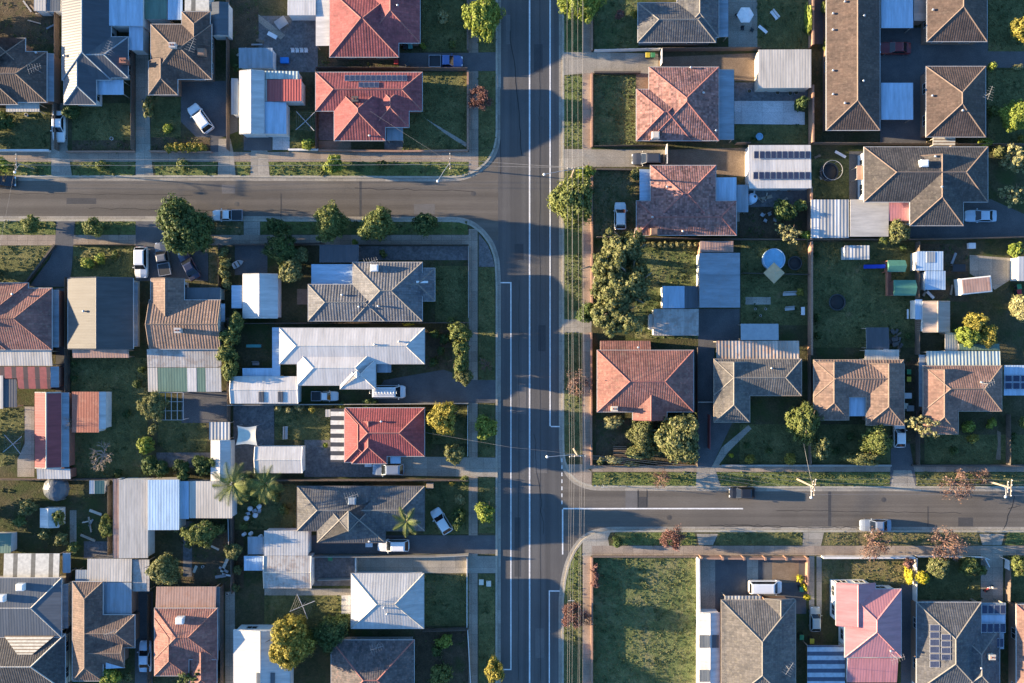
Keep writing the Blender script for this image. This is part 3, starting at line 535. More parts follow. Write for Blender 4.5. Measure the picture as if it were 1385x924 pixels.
def house(name, label, cat, blocks, roof, eave=3.1, pitch=23, wall='w_brick', trim='trim', cap=None, ov=0.5, flats=(), chim=(), vents=(), solar=(), ants=(), acs=(), skyl=(), group=None, wins=True, caps=True, gutter=True, door=None):
    bl = []
    for i, b in enumerate(blocks):
        e = eave + (b[5] if len(b) > 5 else 0); pt = b[6] if len(b) > 6 else pitch
        k = Block(b[0], b[1], b[2], b[3], b[4], e + 0.008*i, math.tan(R(pt))); bl.append(k)
    if bl: base = Vector((sum((k.x0 + k.x1)/2 for k in bl)/len(bl), sum((k.y0 + k.y1)/2 for k in bl)/len(bl), GZ))
    else:
        f = flats[0]; base = P((f[0]+f[2])/2, (f[1]+f[3])/2, 0); base.z = GZ
    t = thing(name, label, cat, base, group)
    if bl:
        rm, cm, gm, wm = MB(), MB(), MB(), MB(); alt = {}
        for i, k in enumerate(bl): add_block(k, alt.setdefault(blocks[i][7], MB()) if len(blocks[i]) > 7 else rm, cm if caps else None, gm if gutter else None, wm, ov, i)
        for kk, am in alt.items(): am.build('front_roof', [M[kk], M[wall], M[trim]], t, base)
        rf = rm.build('roof', [M[roof], M[wall], M[trim]], t, base)
        if caps: cm.build('ridge_capping', M[cap or roof], rf, base)
        if gutter: gm.build('gutter', M[trim], t, base)
        wm.build('wall', M[wall], t, base)
    if wins and bl:
        nw = 0
        for i, k in enumerate(bl):
            o2 = ov + 0.006*i; mx, my = (k.x0+k.x1)/2, (k.y0+k.y1)/2
            sd = [('W', k.x0 + o2, -1, 0)] if mx > 0 else [('E', k.x1 - o2, 1, 0)]
            sd += [('S', k.y0 + o2, 0, -1)] if my > 0 else [('N', k.y1 - o2, 0, 1)]
            for s_, pos, nx, ny in sd:
                for fr in (0.27, 0.73):
                    if nx: c = Vector((pos, k.y0 + (k.y1-k.y0)*fr, 0)); dv = Vector((0, 1, 0)); L = k.y1 - k.y0
                    else: c = Vector((k.x0 + (k.x1-k.x0)*fr, pos, 0)); dv = Vector((1, 0, 0)); L = k.x1 - k.x0
                    if L < 5: continue
                    if any(j != i and q.x0 + .3 < c.x < q.x1 - .3 and q.y0 + .3 < c.y < q.y1 - .3 for j, q in enumerate(bl)): continue
                    n_ = Vector((nx, ny, 0)); hw = 0.8
                    Mx = Matrix((( dv.x, n_.x, 0, c.x), (dv.y, n_.y, 0, c.y), (0, 0, 1, 0), (0, 0, 0, 1)))
                    fm = MB()
                    for (a0, z0, a1, z1) in ((-hw, 0.9, -hw+.08, 2.1), (hw-.08, 0.9, hw, 2.1), (-hw+.08, 2.02, hw-.08, 2.1), (-hw+.08, .9, hw-.08, .98), (-.03, .98, .03, 2.02)):
                        fm.box(a0, -0.02, z0, a1, 0.05, z1, 0, Mx)
                    fo = fm.build('window', M[trim], t, base); gm2 = MB(); gm2.box(-hw+.08, -.03, .98, hw-.08, .015, 2.02, 0, Mx); gm2.build('pane', M['glass'], fo, base)
    for f in flats:
        x0, y0, x1, y1, z, mt, nm = f[:7]; tx = f[7] if len(f) > 7 else 0; ty = f[8] if len(f) > 8 else 0.1; sup = f[9] if len(f) > 9 else 'p'; ax = f[10] if len(f) > 10 else 'y'
        a, b = P(x0, y1, z), P(x1, y0, z); th = 0.09
        cs = [Vector((a.x, a.y, z - tx/2 - ty/2 + (ty if 1 else 0))), Vector((b.x, a.y, z + tx/2 + ty/2)), Vector((b.x, b.y, z + tx/2 - ty/2)), Vector((a.x, b.y, z - tx/2 - ty/2))]
        mb = MB(); u, v = (Vector((1, 0, 0)), Vector((0, 1, 0))) if ax == 'y' else (Vector((0, 1, 0)), Vector((1, 0, 0)))
        mb.face(cs, 0, u, v); lo = [p - Vector((0, 0, th)) for p in cs]; mb.face(lo[::-1], 1)
        for k in range(4): mb.face([lo[k], lo[(k+1) % 4], cs[(k+1) % 4], cs[k]], 1)
        mb.build(nm, [M[mt], M[trim]], t, base)
        zl = min(p.z for p in cs) - th - 0.004
        if sup == 'w':
            wb = MB(); i_ = 0.12; wb.box(a.x + i_, a.y + i_, GZ, b.x - i_, b.y - i_, zl); wb.build('wall', M[wall], t, base)
        elif sup == 'p':
            for (qx, qy) in ((a.x+.15, a.y+.15), (b.x-.15, a.y+.15), (b.x-.15, b.y-.15), (a.x+.15, b.y-.15)):
                if any(k.x0+.1 < qx < k.x1-.1 and k.y0+.1 < qy < k.y1-.1 for k in bl): continue
                pb = MB(); pb.box(qx-.05, qy-.05, GZ, qx+.05, qy+.05, zl); pb.build('post', M['trim_tan'], t, base)
    for c in chim:
        p = on_roof(bl, *c[:2]); cmn = M[c[2] if len(c) > 2 else 'w_brick']; mb = MB(); q = P(c[0], c[1], p.z + 0.9)
        mb.box(q.x-.42, q.y-.32, p.z-.4, q.x+.42, q.y+.32, p.z+.9); mb.box(q.x-.48, q.y-.38, p.z+.904, q.x+.48, q.y+.38, p.z+1.0)
        co = mb.build('chimney', cmn, t, base); mb = MB()
        for dx in (-.2, .2): mb.lathe((q.x+dx, q.y, p.z+1.0), [(0.11, 0), (0.11, .22), (0.07, .22), (0.07, .02), (0, .02)], 8)
        mb.build('chimney_pot', M['w_red'], co, base)
    for c in vents:
        p = on_roof(bl, *c[:2]); mb = MB()
        mb.lathe((p.x, p.y, p.z - 0.1), [(0.1, 0), (0.1, .28), (.16, .31), (.18, .4), (.15, .48), (.06, .52), (0, .53)], 10); mb.build('roof_vent', M['steel'], t, base)
    for c in ants:
        p = on_roof(bl, *c[:2]); antenna(p, c[2] if len(c) > 2 else 0.3, t, base)
    for c in acs:
        p = on_roof(bl, *c[:2]); mb = MB(); mb.box(p.x-.55, p.y-.5, p.z-.25, p.x+.55, p.y+.5, p.z+.75, bev=.08); mb.box(p.x-.4, p.y-.35, p.z+.752, p.x+.4, p.y+.35, p.z+.8)
        mb.build('air_cooler', M[c[2] if len(c) > 2 else 'w_cream'], t, base)
    for s_ in solar:
        x0, y0, x1, y1, nx, ny = s_[:6]; zf = s_[6] if len(s_) > 6 else None
        for i in range(nx):
            for j in range(ny):
                g = 0.06
                q = [(x0 + (x1-x0)*(i+a)/nx, y0 + (y1-y0)*(j+b_)/ny) for a, b_ in ((g, 1-g), (1-g, 1-g), (1-g, g), (g, g))]
                if zf is None: pts = [on_roof(bl, *p) for p in q]
                else: pts = [P(p[0], p[1], zf + (s_[7] if len(s_) > 7 else 0)*((p[1]-y0)/(y1-y0)-.5)) for p in q]
                up = Vector((0, 0, 1)); lift = 0.14
                pts = [p + up*lift for p in pts]; cc = sum(pts, Vector())/4
                mb = MB(); inner = [p + (cc-p)*0.085 + up*0.004 for p in pts]; lo = [p - up*0.05 for p in pts]
                mb.face(pts, 1); b0 = len(mb.v)
                mb.face(inner, 0); mb.face(lo[::-1], 1)
                for k in range(4): mb.face([lo[k], lo[(k+1) % 4], pts[(k+1) % 4], pts[k]], 1)
                mb.build('solar_panel', [panelmat(), M['steel']], t, base)
    for c in skyl:
        pts = [on_roof(bl, *p) + Vector((0, 0, .1)) for p in (c[0] if isinstance(c[0], list) else ((c[0], c[3]), (c[2], c[3]), (c[2], c[1]), (c[0], c[1])))]
        mb = MB(); lo = [p - Vector((0, 0, .2)) for p in pts]; mb.face(pts)
        for k in range(4): mb.face([lo[k], lo[(k+1) % 4], pts[(k+1) % 4], pts[k]])
        mb.build(c[5] if len(c) > 5 else 'skylight', M[c[4] if len(c) > 4 else 'glass'], t, base)
    return t
def shed(name, label, cat, blocks=(), roof='m_white', flats=(), **k):
    d = dict(eave=2.45, pitch=11, wall='w_white', ov=0.12, wins=False, caps=False, gutter=False); d.update(k)
    return house(name, label, cat, blocks, roof, flats=flats, **d)
H, HC_ = 'tiled_house', 'house'
# ---- top left block
house(H, 'brown tiled house cut by the left photo edge with a curved cream porch roof', HC_, [(-62, 70, 63, 138, 'h'), (-45, 52, 34, 95, 'y11'), (-45, 95, 24, 141, 'h')], 't_darkbrown', cap='cap_tan', ants=[(56, 98)], vents=[(50, 72)],
      flats=[(8, 139, 53, 151, 2.4, 'm_cream', 'porch_roof', 0, -.1), (63.5, 72, 72, 137, 2.4, 'm_bluegrey', 'side_roof', -.3, 0, 'w', 'x')])
house('metal_roof_house', 'long navy metal roofed house with glaring cream west slope', HC_, [(84, -120, 150, 108, 'y10'), (86.5, 84, 130, 141, 'y10'), (112, 50, 173, 105, 'x01')], 'm_navy', wall='w_white', cap='m_bluegrey', pitch=22,
      chim=[(166, 82, 'w_red')], ants=[(155, 72, 1.2)], vents=[(88, 76)], flats=[(128, 108, 167, 128, 2.5, 'm_shadeblue', 'carport_roof', 0, -.1), (148, -60, 193, 35, 3.1, 'm_shadeblue', 'rear_roof', -.2, 0, 'w'), (175, 35, 193, 68, 2.6, 'm_shadeblue', 'side_roof', -.2, 0, 'w')])
house(H, 'brown tiled house with tall antenna behind the yard of the parked white sedan', HC_, [(204, 33, 286, 107, 'h'), (201, 82, 240, 128, 'y10'), (246, 16, 284, 62, 'y01')], 't_darkbrown', cap='cap_tan', ants=[(266, 68, 1.2)], chim=[(233, 61, 'trim')], vents=[(272, 74)], acs=[(274, 72, 'w_brick')])
shed('garage', 'low white and grey striped garage roof behind the brown tiled house with tall antenna', 'garage', flats=[(250, -40, 283, 15, 2.5, 'whitestripe', 'roof', 0, .1, 'w')])
shed('carport', 'pale blue flat carport roof beside a teal pond at the top photo edge', 'carport', flats=[(227, -40, 247, 27, 2.4, 'm_shadeblue', 'roof', 0, .1)])
shed('shed', 'dark teal sheet roofed shed at the top photo edge between two pale blue roofs', 'shed', flats=[(196, -40, 226, 26, 2.3, 'm_green', 'roof', 0, .1, 'w')])
shed('shed', 'narrow blue grey shed east of the low striped garage roof', 'shed', [(285, 3, 309, 48, 'gy')], 'm_slate')
shed('shed', 'white shed half out of the picture beside a grey lean-to at the top left corner', 'shed', flats=[(46, -40, 62, 15, 2.4, 'm_cream', 'roof', 0, .1, 'w'), (62, -40, 82, 15, 2.3, 'm_slate', 'lean_to_roof', 0, .1, 'w')])
shed('shed', 'blue grey flat shed north of the white and sky blue metal house', 'shed', flats=[(323, 65, 369, 92, 2.4, 'm_bluegrey', 'roof', 0, -.15, 'w')])
house('metal_roof_house', 'white and sky blue metal roofed house with a small red corrugated roof', HC_, [(324, 96, 357, 181, 'gy', 0, 14)], 'm_white', wall='w_white', ov=.15, caps=True, cap='m_white',
      flats=[(356, 138, 387, 181, 2.7, 'm_shadeblue', 'rear_roof', -.3, 0, 'w'), (357, 96, 404, 107, 2.7, 'm_paleteal', 'north_roof', -.2, 0, 'w'), (313, 106, 322, 155, 2.3, 'm_bluegrey', 'side_roof', -.2, 0, 'w'), (357, 107.5, 361, 137, 2.75, 'm_cream', 'link_roof', 0, 0, 'w'), (361, 107.5, 408, 137, 2.9, 'm_red', 'red_roof', .25, 0, 'w')])
shed('shed', 'white flat shed at the top edge beside the red ribbed hip roof', 'shed', flats=[(389, -40, 427, 21, 2.5, 'm_white', 'roof', 0, .2, 'w')])
house(H, 'red ribbed tile house cut by the top edge above the blue utility truck', HC_, [(446, -14, 539, 77, 'h'), (492, -50, 568, 58, 'y10')], 't_redbright', cap='cap_red', vents=[(538, 8)], flats=[(427, -40, 446, 62, 2.4, 'm_white', 'side_roof', .1, 0, 'p', 'x')])
house(H, 'red tiled corner house with two rows of solar panels beside a square lawn', HC_, [(427, 98, 571, 150, 'x11'), (452, 116, 521, 190, 'y11'), (505, 112, 553, 172, 'y11')], 't_redbright', cap='cap_red', wall='w_red',
      solar=[(466, 101.5, 551, 110.5, 12, 1), (485, 111, 513, 119, 4, 1)], chim=[(480, 134, 'trim_dark')], vents=[(500, 184)], flats=[(523, 170, 545, 190, 2.3, 'm_bluegrey', 'porch_roof', 0, -.1)])
# ---- middle left block
house(H, 'terracotta tiled house at the left edge with a striped red rear roof', HC_, [(-75, 390, 70, 473, 'h'), (-40, 383, 38, 440, 'y01'), (-60, 400, 8, 473, 'y11')], 't_red', wall='w_red',
      flats=[(-60, 474, 70, 495, 2.5, 'm_cream', 'verandah_roof', 0, -.3, 'p'), (-60, 496, 68, 512, 2.35, 'redstripe', 'rear_roof', 0, -.2, 'w'), (24, 512, 68, 526, 2.2, 'redstripe', 'lower_roof', 0, -.25, 'w'), (70.5, 392, 79, 470, 2.3, 'm_bluegrey', 'side_roof', -.2, 0, 'w', 'x'), (69, 496, 79, 524, 2.3, 'm_bluegrey', 'lean_to_roof', -.2, 0, 'w', 'x')], vents=[(18, 398)])
shed('carport', 'dark maroon carport with a cream edge at the left edge near the striped red roof', 'carport', flats=[(-40, 513, 22, 551, 2.2, 'm_charcoal', 'roof', -.1, 0), (-8, 508, 4, 553, 2.3, 'm_cream', 'edge_roof', 0, 0, 'n')])
shed('long_shed', 'long narrow pink and maroon gabled shed beside a driveway', 'shed', [(47, 531, 83, 633, 'gy', 0, 15)], 'm_redfaded', wall='w_red', caps=True, cap='m_cream', flats=[(83.5, 531, 93, 632, 2.2, 'm_bluegrey', 'side_roof', -.15, 0, 'w', 'x'), (50, 634, 95, 648, 2.2, 'm_zinc', 'end_roof', 0, -.15, 'w')])
shed('rusty_shed', 'flat rusty orange shed with a white end east of the long pink shed', 'shed', flats=[(97, 530, 134, 585, 2.4, 'm_rust', 'roof', .15, .05, 'w'), (134.5, 530, 143, 580, 2.3, 'm_white', 'end_roof', -.2, 0, 'w', 'x')])
house('metal_roof_house', 'square gabled house with cream west slope and navy east slope', HC_, [(92, 376, 180, 472, 'gy', 0, 16)], 'm_creamflat', wall='w_cream', ov=.3, caps=True, cap='m_navy', vents=[(114, 421)],
      flats=[(98, 473, 174, 484, 2.3, 'm_pinktan', 'rear_roof', 0, -.25, 'p'), (180.5, 382, 186, 468, 2.2, 'm_bluegrey', 'side_roof', -.15, 0, 'n', 'x')])
house(H, 'tan ribbed tile house with a corrugated and green sheeted rear', HC_, [(204, 377, 249, 428, 'gy'), (202, 406, 298, 472, 'x00')], 't_tan', cap='cap_tan', wall='w_cream', pitch=20, ov=.4, chim=[(240, 447, 'trim')], flats=[(250, 389, 298, 406, 2.4, 'm_slate', 'porch_roof', 0, .2, 'w'), (257, 458, 296, 471, 3.0, 'm_bluegrey', 'skylight_strip', 0, -.2, 'n'), (199, 472.5, 299, 497, 2.5, 'm_zincold', 'verandah_roof', 0, -.25, 'p'), (200, 497.5, 213, 530, 2.3, 'm_cream', 'edge_roof', 0, -.2, 'p'), (213.5, 497.5, 253, 530, 2.3, 'm_green', 'rear_roof', 0, -.2, 'p'), (253.3, 497.5, 266, 530, 2.32, 'm_white', 'clear_strip', 0, -.2, 'n'), (266.3, 497.5, 278, 530, 2.3, 'm_green', 'rear_roof', 0, -.2, 'p'), (278.3, 497.5, 299, 530, 2.32, 'm_zinc', 'clear_strip', 0, -.2, 'p'), (299, 411, 304, 435, 2.2, 'm_shadeblue', 'side_roof', -.1, 0, 'n', 'x')])
shed('garage', 'gabled garage with white west slope, blue east slope and a red side fence', 'garage', [(328, 371, 376, 430, 'gy', 0, 13)], 'm_white', caps=True, cap='m_white', flats=[(313, 386, 327.5, 417, 2.2, 'm_shadeblue', 'side_roof', .1, 0, 'w', 'x')])
house(H, 'grey ribbed tile hip roof house with a navy gazebo end near the side road', HC_, [(417, 385, 520, 434, 'x11'), (477, 355, 571, 434, 'x11'), (546, 363, 588, 407, 'x01', -.3)], 't_grey', cap='cap_grey', vents=[(463, 399), (486, 415), (512, 414)], acs=[(507, 363, 'lamp')], ants=[(504, 356)], skyl=[(563, 380, 579, 383, 'lamp')],
      flats=[(421, 357.5, 478, 384.5, 2.5, 'm_shadeblue', 'rear_roof', .1, 0, 'p', 'x')])
shed('carport', 'dark grey flat carport roof with one white vent facing the side road', 'carport', flats=[(432, 331, 485, 355, 2.4, 'm_charcoal', 'roof', 0, .1)])
house('metal_roof_house', 'large white metal roofed house with many hips beside a dark driveway', HC_, [(378, 444, 574, 492, 'x11', 0, 18), (402, 474, 505, 521, 'x11', 0, 18), (460, 486, 508, 526, 'y11', 0, 18)], 'm_white', wall='w_white', trim='trim', cap='m_white', vents=[(507, 466), (540, 462)],
      flats=[(368, 443, 379, 510, 2.5, 'm_shadeblue', 'side_roof', .1, 0, 'p', 'x'), (328, 498, 368, 511, 2.4, 'm_shadeblue', 'link_roof', 0, -.1, 'p'), (510, 491.5, 529, 504, 2.5, 'm_bluegrey', 'porch_roof', 0, -.1)])
shed('garage', 'long white gabled garage with two dark skylight strips below the white metal house', 'garage', [(312, 509, 403, 546, 'gx', .2, 12)], 'm_white', caps=True, cap='m_white', skyl=[(350, 530, 357, 544, 'm_charcoal'), (376, 530, 383, 544, 'm_charcoal')])
house('red_roof_house', 'bright red hip roof house with a black and white striped deck', HC_, [(467, 552, 574, 617, 'x11'), (476, 570, 523, 627, 'y10'), (466, 554, 505, 625, 'y11')], 't_redpaint', cap='cap_red', wall='w_white', vents=[(516, 570)],
      flats=[(447, 553, 466, 625, 2.4, 'deckstripe', 'deck_roof', .1, 0, 'p', 'x'), (440, 554, 446.6, 564, 2.3, 'm_cream', 'step_roof', 0, 0, 'p'), (528, 618, 542, 627, 2.4, 'm_shadeblue', 'porch_roof', 0, -.1)])
shed('garage', 'small white curved garage roof west of the striped deck house', 'garage', [(345, 604, 409, 640, 'gx', 0, 12)], 'm_white', caps=True, cap='m_white')
house(H, 'dark tiled house with olive hips and a palm on its east side', HC_, [(402, 658, 574, 718, 'x11'), (429, 668, 521, 734, 'y11')], 't_charcoal', cap='cap_grey', trim='trim_dark', acs=[(477, 677, 'm_bluegrey')], vents=[(500, 732)], ants=[(478, 668)])
shed('metal_garage', 'pale grey low gabled outbuilding beside a concrete drive with a brick end', 'shed', [(357, 752, 421, 796, 'gx', .2, 8)], 'm_zincold', caps=True, cap='m_cream', flats=[(357, 718, 417, 751.5, 2.6, 'm_zinc', 'north_roof', 0, .15, 'w'), (330, 752, 356.5, 772, 2.3, 'm_shadeblue', 'side_roof', 0, -.1), (335, 726, 356.5, 750, 2.2, 'm_bluegrey', 'side_roof', 0, -.1)])
house('metal_roof_house', 'pale grey metal hip roof house with a white west face', HC_, [(475, 776, 573, 850, 'x11')], 'm_zinc', wall='w_white', cap='m_cream', vents=[(520, 822), (524, 830)], ants=[(481, 806, 0)])
house(H, 'dark weathered tile house with rosy patches at the bottom edge', HC_, [(448, 866, 560, 960, 'x11'), (456, 890, 505, 970, 'y11')], 't_weather', cap='cap_red', wall='w_grey', ants=[(512, 870)])
house('metal_roof_house', 'white metal gabled house partly under a round yellow green tree', HC_, [(316, 852, 392, 980, 'gy', 0, 11)], 'm_white', wall='w_white', ov=.2, caps=True, cap='m_white', skyl=[(347, 910, 352, 930, 'm_slate'), (366, 910, 372, 930, 'm_slate')])
house(H, 'rusty red tiled house with a pinkish corrugated verandah and square chimney', HC_, [(209, 823, 294, 892, 'h'), (209, 836, 255, 914, 'y11'), (256, 880, 293, 935, 'y10', -.3)], 't_red', pitch=23, acs=[(245, 838, 'lamp')], flats=[(211, 794, 292, 822.5, 2.5, 'm_pinktan', 'verandah_roof', 0, .3, 'p'), (292.5, 794, 297, 880, 2.2, 'm_slate', 'side_roof', -.1, 0, 'n', 'x')])
house(H, 'narrow brown tiled house with a blue sheet over its southern slope', HC_, [(98, 787, 139, 921, 'y11'), (119, 832, 182, 876, 'x01'), (119, 858, 168, 903, 'x00', -.3)], 't_brown', cap='cap_tan', pitch=24, ants=[(157, 850)], flats=[(144, 876, 167, 904, 3.0, 'm_shadeblue', 'blue_sheet', -.4, 0, 'n'), (140, 788, 178, 832, 2.7, 'm_bluegrey', 'rear_roof', .1, 0, 'w'), (118, 756, 178, 787, 2.6, 'm_cream', 'verandah_roof', 0, .1, 'p'), (102, 771, 117.5, 787, 2.3, 'm_bluegrey', 'lean_to_roof', 0, .1), (179, 757, 202, 800, 2.4, 'm_zincold', 'side_roof', 0, 0, 'p')])
house('metal_roof_house', 'slate blue corrugated house at the lower left with two white roof coolers', HC_, [(-80, 782, 83, 862, 'x01', .1, 4), (-65, 858, 88, 935, 'x11', -.1, 22, 't_dark')], 'm_slate', wall='w_cream', cap='m_cream', acs=[(30, 793, 'lamp'), (4, 808, 'lamp')], skyl=[([(24, 885), (44, 885), (74, 860), (6, 860)], 0, 0, 0, 'timberstripe', 'slatted_verandah')], flats=[(5, 749, 80, 781.5, 2.5, 'whitestripe', 'verandah_roof', 0, .2, 'p'), (84, 790, 92, 850, 2.2, 'm_bluegrey', 'side_roof', -.1, 0, 'w', 'x')])
shed('large_shed', 'big flat cream shed with a blue shadowed north end', 'shed', flats=[(161, 649, 200, 755, 2.9, 'm_creamroof', 'roof', -.1, 0, 'w'), (153, 648, 160.5, 755, 2.5, 'm_pinktan', 'side_roof', -.1, 0, 'w')])
shed('large_shed', 'sky blue corrugated shed joined to a big flat cream shed', 'shed', flats=[(200, 649, 242, 717, 3.2, 'm_sky', 'roof', -.1, 0, 'w')])
shed('large_shed', 'cream sheeted shed under the palm fronds with a blue grey gutter strip', 'shed', flats=[(256, 651, 314, 701, 2.8, 'm_cream', 'roof', .1, 0, 'w'), (243, 651, 255.5, 702, 2.6, 'm_shadeblue', 'side_roof', .1, 0, 'w')])
shed('shed', 'small gabled shed with white west side and blue east side near the palms', 'shed', [(285, 596, 312, 650, 'gy', 0, 14)], 'm_white', caps=True, cap='m_white')
shed('pergola', 'grey slatted pergola roof north of the small gabled shed', 'pergola', flats=[(283, 571, 311, 595, 2.3, 'm_stripe_grey', 'roof', 0, 0)])
shed('garden_shed', 'tiny white and blue garden shed among shrubs at the left edge', 'shed', [(54, 688, 80, 713, 'gy', -.3, 14)], 'm_white', caps=True, cap='m_white')
shed('garden_shed', 'tiny shed with a pale green roof strip beside the big flat cream shed', 'shed', flats=[(121, 650, 128, 668, 2.1, 'm_white', 'roof', -.1, 0, 'w'), (128.3, 650, 141, 668, 2.05, 'm_green', 'east_roof', -.2, 0, 'w')])
shed('glasshouse', 'teal glass garden frame at the left photo edge', 'glasshouse', flats=[(-10, 722, 15, 748, 1.9, 'm_green', 'roof', 0, .2, 'w')])
shed('workbench_shelter', 'low blue grey lean-to over a side path beside the striped verandah', 'shelter', flats=[(85, 748, 95, 775, 2.2, 'm_bluegrey', 'roof', -.1, 0)])
# ---- top right block
house(H, 'charcoal tiled house with pale tan slope at the top edge beside grey courtyard', HC_, [(863, 4, 968, 57, 'x11'), (916, -70, 972, 50, 'y11')], 't_charcoal', cap='cap_grey', wall='w_grey', flats=[(969, -40, 985, 50, 2.5, 'm_bluegrey', 'courtyard_roof', .1, 0, 'p', 'x')])
house(H, 'old red tiled house with a blue glass verandah roof behind a half dry lawn', HC_, [(878, 91, 972, 190, 'h'), (861, 121, 935, 190, 'x11')], 't_redold', cap='cap_red', wall='w_red', vents=[(951, 126), (934, 92), (968, 177)], acs=[(886, 184, 'w_cream')], flats=[(972.5, 94, 993, 189, 2.5, 'm_bluegrey', 'verandah_roof', -.1, 0, 'p', 'x')])
shed('garage', 'cream ribbed flat garage roof near the concrete court', 'garage', flats=[(1026, 67, 1097, 119, 2.7, 'm_cream', 'roof', .15, 0, 'w')], wall='w_cream')
house('long_house', 'very long dark brown tiled house with navy shaded slope and speckled west slope', HC_, [(1118, -160, 1190, 176, 'y11')], 't_darkbrown', cap='cap_tan', vents=[(1126, 19), (1126, 41), (1126, 96), (1126, 128), (1142, 3), (1142, 140), (1168, 22), (1167, 110)])
shed('carport', 'flat blue carport roof cut by the top edge with an antenna lying over it', 'carport', flats=[(1192, -40, 1235, 38, 2.5, 'm_shadeblue', 'roof', 0, .05)], wall='w_grey')
shed('carport', 'square flat blue carport roof in the asphalt court below the dark red car', 'carport', flats=[(1192, 112, 1235, 162, 2.5, 'm_shadeblue', 'roof', 0, .05)], wall='w_grey')
house(H, 'brown tiled unit cut by the top edge with mossy south hip', HC_, [(1254, -60, 1335, 56, 'y11')], 't_darkbrown', cap='cap_tan', vents=[(1261, 14)], flats=[(1236, -40, 1253, 28, 2.4, 'm_pinktan', 'side_roof', -.1, 0, 'w', 'x')])
house(H, 'brown tiled unit with antenna and a slatted cream porch on its south side', HC_, [(1253, 90, 1333, 185, 'y11')], 't_darkbrown', cap='cap_tan', vents=[(1260, 130), (1301, 150)], ants=[(1328, 132, 1.2)], flats=[(1262, 186, 1292, 197, 2.4, 'timberstripe', 'porch_roof', 0, -.1)])
house(H, 'wide dark slate tiled house with a square roof cooler and white west wall', HC_, [(1169, 199, 1336, 273, 'x11', .6), (1231, 212, 1303, 305, 'y10', .59)], 't_dark', cap='cap_tan', wall='w_white', acs=[(1248, 222, 'lamp')], vents=[(1264, 212), (1273, 253)], eave=3.2,
      flats=[(1150, 270, 1202, 320, 2.6, 'm_creamroof', 'patio_roof', 0, -.1, 'p', 'x'), (1202.5, 274, 1231, 299, 2.6, 'm_pink', 'pink_roof', 0, -.1), (1159, 224, 1168, 243, 2.6, 'm_pinktan', 'step_roof', 0, 0, 'p')])
shed('carport', 'corrugated striped carport roof west of the cream patio roof', 'carport', flats=[(1097, 270, 1148, 322, 2.5, 'm_stripe_grey', 'roof', .1, 0)])
house(H, 'old brown red tiled house with pale blue roof panels on both sides', HC_, [(880, 224, 968, 306, 'h'), (861, 272, 996, 318, 'x11')], 't_redold', cap='cap_red', wall='w_red', vents=[(882, 294), (923, 313), (902, 253)], acs=[(884, 314, 'w_brick')], flats=[(865, 229, 879.5, 271, 2.5, 'm_shadeblue', 'porch_roof', -.1, 0, 'p', 'x'), (969, 240, 996, 272, 2.5, 'm_shadeblue', 'rear_roof', .1, 0, 'p'), (996.5, 250, 1012, 287, 2.3, 'm_bluegrey', 'lean_to_roof', .1, 0)])
shed('garage', 'white ribbed garage roof carrying two rows of solar panels', 'garage', flats=[(1013, 196, 1097, 255, 2.7, 'm_white', 'roof', .1, .3, 'w')], solar=[(1019, 204, 1096, 215.5, 10, 1, 2.68, .06), (1018, 232, 1096, 243.5, 10, 1, 2.82, .06)])
shed('large_shed', 'blue grey corrugated shed with brown rust streaks behind the big gum tree', 'shed', flats=[(946, 342, 1001, 416, 2.8, 'm_bluegrey', 'roof', -.1, .1, 'w', 'x')])
shed('shed', 'small faded brown roof north of the rust streaked blue shed', 'shed', flats=[(947, 326, 992, 341, 2.3, 'm_pinktan', 'roof', -.1, 0, 'p')])
shed('shed', 'pale blue shed with dark sheet east end in front of the rust streaked blue shed', 'shed', flats=[(896, 387, 926, 417, 2.3, 'm_shadeblue', 'roof', -.1, 0, 'w'), (926.3, 387, 945, 417, 2.25, 'm_slate', 'east_roof', -.1, 0, 'w')])
shed('shed', 'patchy white and rust stained shed north of the red tiled house by the main road', 'shed', flats=[(884, 418, 945, 454, 2.3, 'm_zincold', 'roof', 0, -.2, 'w'), (878, 425, 883.5, 446, 2.0, 'm_cream', 'side_roof', 0, 0, 'w')])
house(H, 'orange red tiled house on the corner of the main road', HC_, [(808, 474, 938, 557, 'x11'), (856, 520, 902, 568, 'y00', -.05)], 't_red', cap='cap_red', wall='w_red', vents=[(863, 470)], chim=[(831, 553, 'w_cream')], flats=[(812, 461, 880, 475.5, 2.45, 't_red', 'rear_roof', 0, .55, 'w')])
house(H, 'grey brown tiled house with a rust striped corrugated verandah', HC_, [(966, 486, 1084, 535, 'x11'), (966, 490, 1014, 571, 'y10'), (966, 555, 990, 570, 'x10', -.3)], 't_greytan', cap='cap_grey', trim='trim_tan', vents=[(1043, 498)], flats=[(969, 461, 1081, 487, 2.6, 'm_ruststripe', 'verandah_roof', 0, .15, 'p')])
shed('pergola', 'translucent sheet pergola behind the rust striped verandah', 'pergola', flats=[(1002, 438, 1053, 460, 2.4, 'clear', 'roof', 0, .1)])
house(H, 'tan ribbed tile house with a blue carport between its two front wings', HC_, [(1101, 487, 1222, 537, 'x11'), (1101, 490, 1148, 568, 'y10'), (1172, 492, 1223, 575, 'y10')], 't_tan', cap='cap_tan', trim='trim_tan', flats=[(1144, 533, 1172, 563, 2.6, 'm_shadeblue', 'carport_roof', 0, -.1, 'n')])
shed('shed', 'ragged white lean-to and dark tarp behind the tan house with two wings', 'shed', flats=[(1170, 473, 1216, 487, 2.4, 'm_cream', 'roof', 0, 0, 'p'), (1172, 443, 1202, 472, 2.2, 'm_charcoal', 'tarp_roof', 0.2, .2, 'p')])
